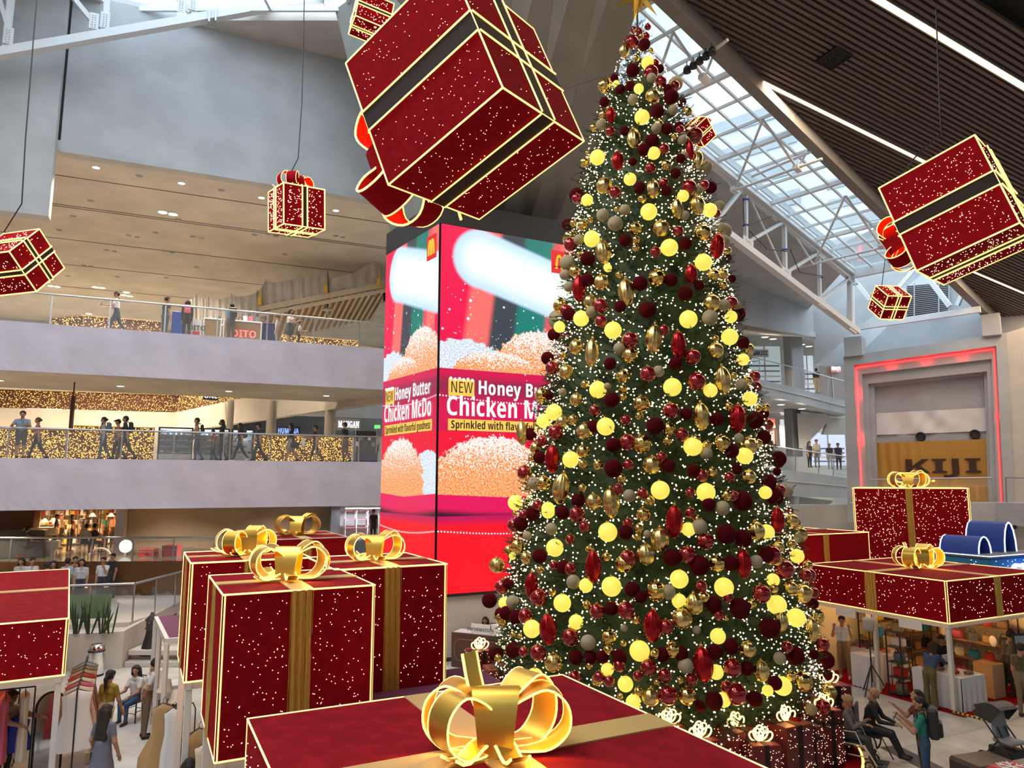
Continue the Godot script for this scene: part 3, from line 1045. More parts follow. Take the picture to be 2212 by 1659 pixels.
		for c in 1:
			var t := put("lettering", letters(a[0], h * 0.72, 0.03, "Droid Serif" if a[0] == "MANGAN" else "Droid Sans"), M[a[5]], s)
			t.scale.x = w / (t.mesh.get_aabb().size.x)
	# exit sign, stanchion and a printed display at the right end of the lower bridge
	st = mb()
	var ex := onto(815, 922, left_plane(9.0))
	bx(st, ex, Vector3(0.32, 0.2, 0.06))
	tag(obj("exit_sign", st, glow("exit_green", Color(0.03, 0.8, 0.15), 1.0)), "small green lit exit sign beside the red screen", "sign")
	var kd := thing("display_stand", "dark kiosk with printed blue panel at the lower bridge's right end", "display stand", left_u(792, L2, 2.6), atan2(0.405, 0.9143))
	st = mb(); bx(st, Vector3(0, 0.25, 0), Vector3(1.0, 0.5, 0.5)); obj("base", st, M.navy, kd)
	st = mb(); bx(st, Vector3(0, 1.0, -0.2), Vector3(1.0, 1.0, 0.06)); obj("back_panel", st, M.charcoal, kd)
	for i in 5:
		st = mb(); bx(st, Vector3(-0.36 + 0.18 * i, 0.9 + 0.28 * (i % 2), -0.14), Vector3(0.14, 0.2, 0.03)); obj("leaflet", st, [M.paper, M.grey, M.green_print][i % 3], kd)
	for x in [-0.48, 0.48]:
		st = mb(); bx(st, Vector3(x, 0.8, 0.0), Vector3(0.04, 1.6, 0.04)); obj("post", st, M.steel, kd)
	# downlights under both bridges
	var k := 0
	for y in [4.57, 9.44]:
		for i in 6:
			k += 1
			downlight(left_at(-9.0 + i * 4.2, y, 3.6), "recessed downlight %s under the %s bridge" % [["at the left end", "second from the left", "third from the left", "third from the right", "second from the right", "at the right end"][i], "lower" if y < 5 else "upper"], 0.14, 22.0 if y < 5 else 9.0)
	# --- upper bridge: low planter walls of fairy lights, phone stand, dust sheets on a gantry
	light_band("light_curtain", "golden fairy lights on the low wall at the upper bridge's left", [left_u(88, 0, 4.6), left_u(160, 0, 3.4), left_u(335, 0, 3.4)], L3, 1.1, 900, 0.028)
	light_band("light_curtain", "golden fairy lights on the low wall at the upper bridge's right", [left_u(600, 0, 3.0), left_u(772, 0, 3.0)], L3, 0.85, 800, 0.026)
	light_band("light_curtain", "short stretch of golden fairy lights beside the screen on the upper bridge", [left_u(775, 0, 3.0), left_u(822, 0, 3.4)], L3, 0.62, 180, 0.026)
	build_phone_stand()
	build_dust_sheets()
	# dark shopfront strips at the far left end of the upper hall
	st = mb()
	bx(st, left_u(85, L3 + 1.6, 20.0), Vector3(12.0, 2.2, 0.3), along(LEFT_T))
	tag(obj("shutter", st, M.charcoal), "dark roller shutter in the upper hall's back wall", "shutter")


func downlight(p: Vector3, label: String, r: float, energy: float) -> void:
	var d := thing("downlight", label, "downlight", p, 0.0, "recessed downlights")
	var st := mb()
	lathe(st, [Vector2(r * 1.25, 0.0), Vector2(r * 1.25, -0.02), Vector2(r, -0.02), Vector2(r, 0.0)], 18)
	obj("ring", st, M.white_steel, d)
	st = mb()
	lathe(st, [Vector2(0, -0.012), Vector2(r, -0.012)], 18)
	obj("lamp_disc", st, M.downlight, d)
	spot(d, Vector3(0, -0.06, 0), Vector3.DOWN, Color(1.0, 0.90, 0.76), energy, 62.0, r)


func bulb_mesh(r: float) -> ArrayMesh:
	var st := mb()
	var p := [Vector3(r, 0, 0), Vector3(0, 0, r), Vector3(-r, 0, 0), Vector3(0, 0, -r)]
	for i in 4:
		tri(st, p[i], Vector3(0, r, 0), p[(i + 1) % 4])
		tri(st, p[(i + 1) % 4], Vector3(0, -r, 0), p[i])
	return st.commit()


func light_band(called: String, label: String, line: Array, y: float, h: float, n: int, r: float) -> void:
	var o := thing(called, label, "light curtain", Vector3(line[0].x, y, line[0].z))
	var total := 0.0
	for i in line.size() - 1: total += line[i].distance_to(line[i + 1])
	var places := []
	for i in line.size() - 1:
		var a: Vector3 = line[i]; var b: Vector3 = line[i + 1]
		a.y = y; b.y = y
		a -= o.position; b -= o.position
		var out := (b - a).normalized().cross(Vector3.UP)
		if out.z < 0: out = -out
		var st := mb()
		bx(st, (a + b) / 2.0 + Vector3(0, h / 2.0, 0) - out * 0.06, Vector3(a.distance_to(b), h, 0.05), along(b - a))
		obj("backing_board", st, M.dark_wood, o)
		st = mb()
		bx(st, (a + b) / 2.0 + Vector3(0, h + 0.02, 0), Vector3(a.distance_to(b), 0.04, 0.14), along(b - a))
		obj("top_rail", st, M.straw, o)
		var m := int(0.7 * n * a.distance_to(b) / total)
		for k in m:
			places.append(a.lerp(b, rng.randf()) + Vector3(0, rng.randf() * h, 0) + out * rng.randf_range(0.0, 0.08))
	copies("fairy_lights", bulb_mesh(r * 0.85), places, M.curtain_light, o)


func showcase(u0: float, u1: float, kind: String) -> void:
	var a := left_u(u0, L2, 2.6); var b := left_u(u1, L2, 2.6)
	var w := a.distance_to(b)
	var c := thing("glass_showcase", {"eyewear": "glass eyewear cabinet with lit shelves on the lower bridge", "long": "long lit glass showcase of small wares on the lower bridge", "short": "shorter lit glass showcase behind the women in black"}[kind], "showcase", (a + b) / 2.0, atan2(0.405, 0.9143))
	var st := mb()
	var h := 1.35
	bx(st, Vector3(0, 0.16, 0), Vector3(w, 0.32, 0.6))
	obj("plinth", st, M.light_grey, c)
	st = mb()
	bx(st, Vector3(0, h / 2.0 + 0.16, -0.27), Vector3(w, h - 0.32, 0.04))
	obj("back_panel", st, M.paper, c)
	for x in [-1, 1]:
		st = mb()
		bx(st, Vector3(x * (w / 2.0 - 0.03), h / 2.0, 0), Vector3(0.06, h, 0.6))
		obj("side_panel", st, M.charcoal, c)
	for k in 4:
		st = mb()
		bx(st, Vector3(0, 0.38 + k * 0.24, 0), Vector3(w - 0.12, 0.02, 0.52))
		obj("shelf", st, M.clear_glass if kind == "short" else M.light_grey, c)
	st = mb()
	bx(st, Vector3(0, h - 0.03, 0.2), Vector3(w - 0.14, 0.04, 0.06))
	obj("light_tube", st, M.shop_light, c)
	st = mb()
	bx(st, Vector3(0, h + 0.02, 0), Vector3(w, 0.06, 0.62))
	obj("top", st, M.charcoal, c)
	st = mb()
	bx(st, Vector3(0, h / 2.0 + 0.16, 0.29), Vector3(w - 0.1, h - 0.34, 0.008))
	obj("front_glass", st, M.clear_glass, c)
	omni(c, Vector3(0, h - 0.1, 0.12), Color(0.85, 0.93, 1.0), 0.35, 0.1)
	var k := 0
	var n := int((w - 0.2) / 0.17)
	for row in 4:
		for i in n:
			st = mb()
			var x := -w / 2.0 + 0.16 + (w - 0.32) * i / maxf(1, n - 1)
			bev(st, Vector3(x, 0.43 + row * 0.24, 0.08), Vector3(0.13, 0.07, 0.12), 0.02)
			var it := obj("ware_box" if kind != "eyewear" else "eyeglasses", st, [M.black, M.paper, M.grey_blue, M.teal_paint][rng.randi() % 4], c)
			k += 1


func build_phone_stand() -> void:
	var yaw := atan2(0.405, 0.9143)
	var boards := [[427, 468, "wood", "brown counter panel"], [471, 556, "wood", "brown counter with lit name"], [558, 592, "navy", "blue mesh counter"]]
	var k := thing("phone_counter", "brown and white phone counter with red lit letters on upper bridge", "counter", left_u(510, L3, 1.9), yaw)
	var inv := k.transform.affine_inverse()
	for a in boards:
		var p: Vector3 = inv * left_u(a[0], L3, 1.9); var q: Vector3 = inv * left_u(a[1], L3, 1.9)
		var st := mb()
		bev(st, Vector3((p.x + q.x) / 2.0, 0.55, 0), Vector3(q.x - p.x - 0.08, 0.95, 0.5), 0.03)
		obj("counter_panel", st, M[a[2]], k)
		st = mb()
		for f in [[0, 0.05, 1], [0, 1.06, 1], [-1, 0.55, 0], [1, 0.55, 0]]:
			var w: float = q.x - p.x
			bev(st, Vector3((p.x + q.x) / 2.0 + f[0] * (w / 2.0 - 0.03), f[1], 0.02), Vector3(w if f[2] else 0.06, 0.06 if f[2] else 1.05, 0.54), 0.02)
		obj("frame", st, M.white_steel if a[2] != "navy" else M.navy, k)
	var t := put("lettering", letters("DITO", 0.3, 0.03, "Droid Sans", 800), M.sign_red, k)
	t.position = inv * left_u(517, L3 + 0.52, 1.9) + Vector3(0, 0, 0.29)
	t = put("lettering", letters("DITO", 0.2, 0.02, "Droid Sans", 800), M.charcoal, k)
	t.position = inv * left_u(414, L3 + 0.62, 1.9) + Vector3(0, 0, 0.29)
	var st := mb()
	var w0: Vector3 = inv * left_u(402, L3, 1.9); var w1: Vector3 = inv * left_u(424, L3, 1.9)
	bx(st, Vector3((w0.x + w1.x) / 2.0, 0.5, 0), Vector3(w1.x - w0.x, 1.0, 0.5))
	obj("counter_panel", st, M.paper, k)
	st = mb()
	bx(st, Vector3((w0.x + w1.x) / 2.0, 0.28, 0.26), Vector3((w1.x - w0.x) * 0.7, 0.4, 0.02))
	obj("red_panel", st, M.red_plastic, k)
	var i := 0
	for u in [519, 531, 546]:
		st = mb()
		bx(st, Vector3.ZERO, Vector3(0.17, 0.26, 0.03), Basis(Vector3.RIGHT, -0.2))
		var o := obj("tablet", st, [M.paper, M.pink, M.grey_blue][i])
		o.position = left_u(u, L3 + 1.22, 1.85)
		o.rotation.y = yaw
		tag(o, "%s printed tablet standing on the phone counter" % ["white", "pink", "blue"][i], "tablet", "tablets on the counter")
		i += 1
	st = mb()
	bev(st, Vector3(0, 0.6, 0), Vector3(0.5, 1.2, 0.4), 0.02)
	var o := obj("promotion_desk", st, M.blue_paint)
	o.position = left_u(373, L3, 1.6)
	o.rotation.y = yaw
	tag(o, "plain royal blue promotion desk on the upper bridge", "desk")


func build_dust_sheets() -> void:
	# sheets hung on posts over a suspended gantry, right part of the upper hall
	var pl := left_plane(9.0)
	var tops := [[400, 650], [424, 638], [450, 645], [500, 638], [556, 630], [574, 606], [645, 597], [708, 582], [712, 602], [812, 560], [838, 590]]
	var d := thing("dust_sheet", "pale dust sheets hung on posts along the suspended gantry", "dust sheet")
	for i in tops.size() - 1:
		var a := onto(tops[i][0], tops[i][1], pl); var b := onto(tops[i + 1][0], tops[i + 1][1], pl)
		var fa := onto(tops[i][0], 690.0 - maxf(0.0, tops[i][0] - 560.0) * 0.33, pl); var fb := onto(tops[i + 1][0], 690.0 - maxf(0.0, tops[i + 1][0] - 560.0) * 0.33, pl)
		var st := mb()
		var n := 18
		var rows := []
		for j in 9:
			var row := []
			for k in n + 1:
				var s := float(k) / n; var t := float(j) / 8.0
				var top := a.lerp(b, s) - Vector3(0, 0.9 * s * (1.0 - s) * minf(1.0, a.distance_to(b) / 2.0), 0)
				var p := fa.lerp(fb, s).lerp(top, t)
				p += LEFT_N * (0.10 * sin(s * 9.0 + t * 4.0 + i) * (0.3 + t * (1 - t)) + 0.05 * sin(s * 23.0 + i * 2.0))
				row.append(p)
			rows.append(row)
		for j in 8:
			for k in n: quad(st, rows[j][k], rows[j][k + 1], rows[j + 1][k + 1], rows[j + 1][k])
		obj("sheet", st, M.dust_sheet, d)
	for i in range(1, tops.size()):
		var p := onto(tops[i][0], tops[i][1], pl)
		var st := mb()
		rod(st, p + Vector3(0, 0.1, 0) - LEFT_N * 0.06, p - Vector3(0, 2.2, 0) - LEFT_N * 0.06, 0.03, 6)
		obj("post", st, M.steel, d)
	# the gantry itself
	var g := thing("gantry", "cream suspended steel platform under the dust sheets", "platform")
	var e0 := onto(560, 668, pl); var e1 := onto(850, 612, pl)
	var deep := -LEFT_N * 5.0
	var st := mb()
	beam(st, e0, e1, 0.2, 0.28); obj("edge_beam", st, M.cream, g)
	st = mb()
	beam(st, e0 - Vector3(0, 0.35, 0) + LEFT_N * 0.15, e1 - Vector3(0, 0.35, 0) + LEFT_N * 0.15, 0.1, 0.2); obj("lower_beam", st, M.cream, g)
	for i in 20:
		st = mb()
		var p := e0.lerp(e1, (i + 0.5) / 20.0) - Vector3(0, 0.2, 0)
		beam(st, p, p + deep - Vector3(0, 0.9, 0), 0.12, 0.12); obj("joist", st, M.cream, g)
	st = mb()
	var q := [e0 - Vector3(0, 0.1, 0), e1 - Vector3(0, 0.1, 0), e1 + deep - Vector3(0, 1.0, 0), e0 + deep - Vector3(0, 1.0, 0)]
	plate(st, q, Vector3(0, 0.06, 0)); obj("deck", st, M.straw, g)
	var i := 0
	for a in [[704, 625], [562, 650], [818, 610]]:
		st = mb()
		var p := onto(a[0], a[1], left_plane(8.6))
		bx(st, p, Vector3(0.16, 0.4, 0.2)); bx(st, p + Vector3(0, 0.4, 0), Vector3(0.05, 0.5, 0.05))
		tag(obj("hoist", st, M.yellow), "yellow chain hoist on the gantry post, %s" % ["middle one", "leftmost one", "rightmost one"][i], "hoist", "hoists on the gantry")
		i += 1
	i = 0
	for a in [[706, 668], [830, 655]]:
		var p := onto(a[0], a[1], left_plane(9.5))
		var l := thing("pendant_lamp", "black pendant lamp under the gantry, %s" % ["nearer the walkers", "beside the screen"][i], "lamp", p, 0.0, "pendants under the gantry")
		st = mb(); rod(st, Vector3(0, 0.1, 0), Vector3(0, 0.6, 0), 0.07, 8); obj("housing", st, M.black, l)
		st = mb(); lathe(st, [Vector2(0.3, -0.05), Vector2(0.3, -0.02), Vector2(0.1, 0.1), Vector2(0, 0.1)], 14); obj("shade", st, M.cream, l)
		i += 1


# ------------------------------------------------------------------ right: portal with banner, end wall, curved balconies with shops
func build_right_wing() -> void:
	var o := far(1822, 1100, 40.0)
	var ax := Vector3(0.816, 0, 0.578)
	var pn := Vector3(-0.578, 0, 0.816)
	var pp := func(u: float, v: float, back: float) -> Vector3: return onto(u, v, Plane(pn, pn.dot(o) - back))
	# portal: stepped white frames round a recess
	var por := thing("portal", "tall white stepped portal frame with red light line", "portal")
	por.set_meta("kind", "structure")
	var frames := [[1822, 770, 2174, 719, 2193, 1120, 1832, 1120, 0.0], [1844, 788, 2152, 747, 2171, 1120, 1860, 1120, 0.35], [1862, 808, 2142, 775, 2156, 1120, 1876, 1120, 0.6], [1875, 829, 2132, 802, 2142, 1120, 1888, 1120, 0.9]]
	for i in 4:
		var f: Array = frames[i]
		var back: float = f[8]
		var outer := [pp.call(f[0], f[1], back), pp.call(f[2], f[3], back), pp.call(f[4], f[5], back), pp.call(f[6], f[7], back)]
		var g: Array = frames[i + 1] if i < 3 else [1888, 834, 2126, 808, 2136, 1120, 1898, 1120, back]
		var inner := [pp.call(g[0], g[1], back), pp.call(g[2], g[3], back), pp.call(g[4], g[5], back), pp.call(g[6], g[7], back)]
		for k in [3, 0, 1]:
			var a: Vector3 = outer[k]; var b: Vector3 = outer[(k + 1) % 4]; var c: Vector3 = inner[(k + 1) % 4]; var d: Vector3 = inner[k]
			var st := mb()
			plate(st, [d, c, b, a], -pn * (0.36 if i < 3 else 0.6))
			obj("frame_member", st, M.wall, por)
	var st := mb()
	plate(st, [pp.call(1872, 1120, 1.4), pp.call(2150, 1120, 1.4), pp.call(2146, 790, 1.4), pp.call(1868, 810, 1.4)], -pn * 0.3)
	obj("back_panel", st, M.wall, por)
	# red light line in the first step
	var rl := thing("red_light_line", "red light strip tracing the inside of the white portal", "light strip")
	for a in [[1849, 794, 1863, 1115], [1849, 794, 2147, 754], [2147, 754, 2165, 1115]]:
		st = mb()
		var p: Vector3 = pp.call(a[0], a[1], 0.32); var q: Vector3 = pp.call(a[2], a[3], 0.32)
		rod(st, p, q, 0.05, 6)
		obj("light_tube", st, M.red_cove if a[0] == 1849 else glow("red_cove_dim", Color(1, 0.015, 0.02), 1.2), rl)
	for a in [[1856, 950, 3.0], [1852, 850, 3.0], [1925, 785, 2.0], [2000, 776, 2.0], [2080, 766, 2.0], [2158, 900, 0.6]]:
		omni(rl, pp.call(a[0] + (3 if a[0] < 1860 else (-3 if a[0] > 2150 else 0)), a[1] + (0 if a[0] < 1860 or a[0] > 2150 else 4), 0.2), Color(1, 0.03, 0.04), a[2] * 0.12, 0.05)
	# piers on top of the portal
	for a in [[1826, 1862, 725, 772], [2122, 2160, 676, 728]]:
		st = mb()
		var p: Vector3 = pp.call(a[0], a[3], -0.1); var q: Vector3 = pp.call(a[1], a[2], -0.1)
		var w := (q - p).dot(ax)
		bev(st, (p + q) / 2.0 - pn * 0.5, Vector3(w, q.y - p.y, 1.3), 0.03, Basis(ax, Vector3.UP, ax.cross(Vector3.UP)))
		var pier := structure("pier", st, M.wall)
	# white plastic sheet and ochre banner with its letters
	st = mb()
	sheet(st, pp.call(1887, 940, 1.32), pp.call(2139, 931, 1.32), pp.call(1887, 893, 1.32) - pp.call(1887, 940, 1.32), 60, 16, pn, func(s: float, t: float) -> float: return (0.05 * sin(s * 17.0 + 9.0 * t * s) + 0.03 * sin(s * 41.0 - t * 6.0)) * (1.0 - smoothstep(0.55, 0.75, s) * 0.8))
	tag(obj("plastic_sheet", st, M.paper), "crumpled white plastic sheet hung above the ochre banner", "sheet")
	var bn := thing("banner", "ochre fabric banner with large dark brown letters", "banner")
	st = mb()
	sheet(st, pp.call(1884, 1082, 1.1), pp.call(2136, 1084, 1.1), pp.call(1882, 957, 1.1) - pp.call(1884, 1082, 1.1), 70, 24, pn, func(s: float, t: float) -> float: return 0.07 * sin(s * 70.0 + t * 2.0) * smoothstep(0.38, 0.1, absf(s - 0.2)) * 0.6 + 0.02 * sin(s * 9.0 + t * 7.0))
	obj("fabric", st, M.ochre_cloth, bn)
	var lp: Vector3 = pp.call(2033, 1011, 1.02)
	var t := put("lettering", letters("KIJI", 1.0, 0.02, "Droid Sans", 900), M.kiji_brown, bn)
	var bb := t.mesh.get_aabb()
	t.position = lp
	t.basis = Basis(ax, Vector3.UP, pn)
	var target: float = (pp.call(2114, 1011, 1.02) - pp.call(1952, 1011, 1.02)).length()
	var th: float = (pp.call(2033, 991, 1.02) - pp.call(2033, 1031, 1.02)).length()
	t.scale = Vector3(target / bb.size.x, th / bb.size.y, 1.0)
	t.position -= Vector3.UP * (bb.get_center().y * th / bb.size.y)
	var k := 0
	for a in [[1989, 943], [2106, 938]]:
		var c: Vector3 = pp.call(a[0], a[1], 1.3)
		st = mb()
		var ring := []
		for g in 14: ring.append(c + (ax * cos(TAU * g / 14.0) + Vector3.UP * sin(TAU * g / 14.0)) * 0.2 + pn * 0.05)
		tube(st, ring, 0.05, 6, true)
		rod(st, c - pn * 0.05, c + pn * 0.03, 0.17, 14)
		tag(obj("air_nozzle", st, M.black), "round black air nozzle above the banner, %s one" % ["left", "right"][k], "air nozzle", "nozzles above the banner")
		k += 1
	# balcony in front of the portal
	st = mb()
	plate(st, [pp.call(1830, 1128, -1.2), pp.call(2150, 1128, -1.2), pp.call(2260, 1145, -3.0), pp.call(2260, 1088, -3.0), pp.call(2150, 1086, -1.2), pp.call(1830, 1086, -1.2)], -pn * 2.6)
	structure("balcony_floor", st, M.wall)
	railing("glass_railing", "glass railing on the balcony below the ochre banner", [pp.call(1882, 1084, -1.1), pp.call(2146, 1084, -1.1)], 1.15, 1.9)
	railing("glass_railing", "short glass railing at the right edge of the frame", [pp.call(2176, 1086, -1.4), pp.call(2290, 1096, -2.8)], 1.2, 1.6)
	st = mb()
	plate(st, [pp.call(1700, 1330, 0.5), pp.call(2300, 1330, 0.5), pp.call(2300, 1090, 0.5), pp.call(1700, 1090, 0.5)], -pn * 0.3)
	var lw := structure("wall_under_portal", st, M.wall_warm)
	k = 0
	for a in [[2115, 1132, 0.16], [2177, 1136, 0.09], [2192, 1139, 0.09]]:
		var c: Vector3 = pp.call(a[0], a[1], -1.16)
		st = mb()
		rod(st, c - pn * 0.2, c + pn * 0.04, a[2], 14)
		tag(obj("air_nozzle", st, M.charcoal), "%s on the balcony front" % ["larger round black air nozzle", "left of two small grey nozzles", "right of two small grey nozzles"][k], "air nozzle", "nozzles on the balcony")
		k += 1
	# wall right of the portal and the louvred wall above it
	st = mb()
	plate(st, [pp.call(2174, 1330, 0.1), pp.call(2420, 1330, 0.1), pp.call(2420, 640, 0.1), pp.call(2174, 719, 0.1)], -pn * 0.3)
	structure("wall_portal_right", st, M.wall_warm)
	var c0 := far(1761, 790, 44.0); var c1 := far(1761, 400, 44.0)
	st = mb()
	plate(st, [Vector3(c0.x, c0.y, c0.z), pp.call(1830, 790, 1.8), pp.call(2330, 700, 1.8), pp.call(2330, 300, 1.8), Vector3(c0.x, 19.5, c0.z)], -pn * 0.3)
	structure("wall_end", st, M.wall)
	var lv := thing("louvre", "grey louvred vent grille on the end wall above the portal", "vent")
	for i in 15:
		st = mb()
		var p: Vector3 = pp.call(1958, 622 + i * 4.2, 1.6); var q: Vector3 = pp.call(2050, 612 + i * 4.0, 1.6)
		beam(st, p, q, 0.05, 0.05)
		obj("blade", st, M.grey, lv)
	st = mb()
	plate(st, [pp.call(1958, 684, 1.72), pp.call(2050, 672, 1.72), pp.call(2050, 610, 1.72), pp.call(1958, 618, 1.72)], -pn * 0.05)
	obj("backing", st, M.charcoal, lv)
	for u in [1958, 1975, 2028, 2050]:
		st = mb()
		beam(st, pp.call(u, 684, 1.58), pp.call(u, 612, 1.58), 0.06, 0.06)
		obj("frame", st, M.light_grey, lv)
	# --- wall behind the trusses
	var q1 := far(1480, 660, 37.0); var q2 := far(1761, 729, 44.0)
	st = mb()
	var dirw := Vector3(q2.x - q1.x, 0, q2.z - q1.z).normalized()
	q1 -= dirw * 14.0
	var wn := Vector3(dirw.z, 0, -dirw.x)
	plate(st, [Vector3(q1.x, q2.y, q1.z), q2, Vector3(q2.x, 20, q2.z), Vector3(q1.x, 20, q1.z)], wn * 0.3 if wn.z < 0 else -wn * 0.3)
	structure("wall_right_upper", st, M.wall)
	# --- balconies
	var top3 := [[1560, 800], [1600, 808], [1641, 820], [1690, 831], [1740, 843], [1790, 857], [1834, 868]]
	var d3 := [41.0, 41.6, 42.4, 43.2, 44.0, 44.8, 45.4]
	var e3 := []; var b3 := []
	for i in top3.size():
		e3.append(far(top3[i][0], top3[i][1], d3[i])); b3.append(far(top3[i][0], top3[i][1] + 34 - i * 1.0, d3[i]))
	balcony(e3, b3, 9.0, "curved upper balcony front")
	railing("bar_railing", "dark railing with handrail along the curved upper balcony", e3, 1.25, 1.35, 3)
	var top2 := [[1600, 1003], [1640, 1007], [1675, 1012], [1720, 1018], [1770, 1024], [1834, 1033]]
	var e2 := []; var b2 := []
	for i in top2.size():
		e2.append(far(top2[i][0], top2[i][1], 42.0 + i * 0.5)); b2.append(far(top2[i][0], 1066 + i * 2.0, 42.0 + i * 0.5))
	balcony(e2, b2, 9.0, "curved lower balcony front")
	railing("bar_railing", "dark railing with bars along the lower right balcony", e2, 1.3, 1.2, 4)
	# columns and the slanting stair enclosure
	for a in [[1702, 1728, 724, 848, 47.0, "dark grey column on the upper right balcony"], [1703, 1724, 893, 970, 47.0, "dark grey column on the lower right balcony"], [1688, 1708, 1068, 1140, 44.0, "grey column under the lower right balcony"]]:
		st = mb()
		var p := far(a[0], a[3], a[4]); var q := far(a[1], a[2], a[4])
		bev(st, (p + q) / 2.0, Vector3(q.x - p.x, q.y - p.y + 1.0, 0.8), 0.06, Basis(Vector3.UP, 0.3))
		structure("column", st, M.rail_grey)
	st = mb()
	plate(st, [far(1726, 968, 46.2), far(1734, 968, 46.2), far(1795, 905, 46.2), far(1785, 893, 46.2), far(1722, 893, 46.2)], Vector3(0.2, 0, -0.6))
	structure("stair_enclosure", st, M.wall_warm)
	st = mb()
	plate(st, [far(1734, 1140, 45.6), far(1740, 1140, 45.6), far(1800, 1082, 45.6), far(1728, 1074, 45.6), far(1728, 1140, 45.6)], Vector3(0.2, 0, -0.6))
	structure("stair_enclosure", st, M.wall_warm)
	st = mb()
	plate(st, [far(1779, 938, 46.5), far(1830, 938, 46.5), far(1830, 903, 46.5), far(1790, 903, 46.5)], Vector3(0, 0, -0.4))
	structure("bulkhead", st, M.wall_warm)
	# back walls with shopfronts
	for a in [[1560, 1850, 705, 870, 52.0], [1560, 1850, 885, 1030, 52.0], [1560, 1850, 1060, 1200, 52.0]]:
		st = mb()
		var p := far(a[0], a[3], a[4]); var q := far(a[1], a[2], a[4])
		bx(st, (p + q) / 2.0 - Vector3(0, 0, 0.3), Vector3(q.x - p.x + 6.0, q.y - p.y, 0.3))
		structure("wall_shops", st, M.wall_warm)
	st = mb()
	plate(st, [far(1540, 706, 41.0), far(1761, 728, 43.8), far(1850, 735, 52.0), far(1500, 720, 52.0)], Vector3(0, 0.3, 0))
	structure("ceiling_right", st, M.soffit)
	var lab := ["pale lit shopfront with glazing on the upper right balcony", "bright lit shopfront behind the dark upper column", "orange and violet lit shop panel beside the portal on the upper level", "red lit shop sign panel on the lower right balcony", "shopfront with light posters on the lower right balcony", "blue white lit shopfront behind the standing group", "shop opening with shelves under the lower right balcony"]
	var shops := [[1618, 1686, 748, 835, 50.0, "shop_pale", Color(0.62, 0.80, 0.85), 0.42], [1731, 1757, 768, 850, 50.0, "shop_bright", Color(0.75, 0.9, 0.95), 0.6], [1771, 1826, 792, 870, 51.0, "shop_dark", Color(0.14, 0.07, 0.05), 0.5], [1649, 1674, 905, 968, 50.0, "shop_red", Color(0.35, 0.16, 0.10), 0.5], [1686, 1706, 906, 968, 50.0, "shop_light_a", Color(0.9, 0.9, 0.95), 0.7], [1752, 1826, 935, 1005, 50.5, "shop_blue", Color(0.68, 0.78, 1.0), 0.85], [1770, 1795, 1100, 1142, 49.0, "shop_white", Color(0.8, 0.86, 0.95), 0.7]]
	for i in shops.size():
		var a: Array = shops[i]
		var s := thing("shopfront", lab[i], "shopfront")
		var p := far(a[0], a[3], a[4]); var q := far(a[1], a[2], a[4])
		st = mb()
		bx(st, (p + q) / 2.0 - Vector3(0, 0, 0.05), Vector3(q.x - p.x, q.y - p.y, 0.06))
		obj("lit_window", st, glow(a[5], a[6], a[7], Color(0.2, 0.2, 0.2)), s)
		for f in [[p.x, 0], [q.x, 0], [(p.x + q.x) / 2.0, 0]]:
			st = mb()
			bx(st, Vector3(f[0], (p.y + q.y) / 2.0, p.z), Vector3(0.07, q.y - p.y, 0.1))
			obj("mullion", st, M.light_grey if i != 3 else M.dark_wood, s)
		if i in [0, 1, 5, 6]:
			for r in 4:
				st = mb()
				bx(st, Vector3((p.x + q.x) / 2.0, p.y + (q.y - p.y) * (0.12 + 0.13 * r), p.z + 0.02), Vector3((q.x - p.x) * 0.86, 0.09, 0.12))
				obj("shelf", st, [M.grey_blue, M.cream, M.grey][r % 3], s)
	for a in [["TUST G", 1648, 1673, 908, 920, 49.8, "sign_red", "red lit sign with white frame above a doorway on the lower balcony"], ["Henry's", 1797, 1815, 790, 800, 50.7, "sign_blue", "violet lit sign on orange panel on the upper balcony"], ["GAX.CCC", 1628, 1658, 758, 768, 49.8, "navy", "dark blue lettering on a pale upper shopfront"]]:
		var s := thing("shop_sign", a[7], "sign")
		var p := far(a[1], a[4], a[5]); var q := far(a[2], a[3], a[5])
		s.position = (p + q) / 2.0
		st = mb()
		bx(st, Vector3(0, 0, -0.06), Vector3((q.x - p.x) * 1.15, (q.y - p.y) * 1.7, 0.08))
		obj("board", st, {"TUST G": glow("sign_board_red", Color(0.75, 0.04, 0.02), 0.8), "Henry's": glow("sign_board_orange", Color(0.7, 0.10, 0.03), 0.5)}.get(a[0], M.paper), s)
		t = put("lettering", letters(a[0], (q.y - p.y) * 0.9, 0.03), M.sign_white if a[0] == "Henry's" else (glow("letter_orange", Color(1.0, 0.25, 0.08), 1.6) if a[0] == "TUST G" else M.navy), s)
		t.scale.x = (q.x - p.x) / t.mesh.get_aabb().size.x
	# downlights of the right wing
	var dn := ["first of the upper pair left of the dark column", "second of the upper pair left of the dark column", "first of the pair right of the dark column", "second of the pair right of the dark column", "left one under the curved upper balcony", "right one under the curved upper balcony", "small one near the red sign", "small one beside the lower dark column"]
	var dp := [[1652, 728, 45.0], [1670, 732, 45.0], [1731, 744, 47.0], [1748, 748, 47.0], [1687, 874, 43.5], [1732, 883, 44.0], [1690, 895, 49.0], [1705, 897, 49.0]]
	for i in dp.size():
		downlight(far(dp[i][0], dp[i][1], dp[i][2]), "bright downlight in the right wing, " + dn[i], 0.2 if i < 6 else 0.12, 16.0)


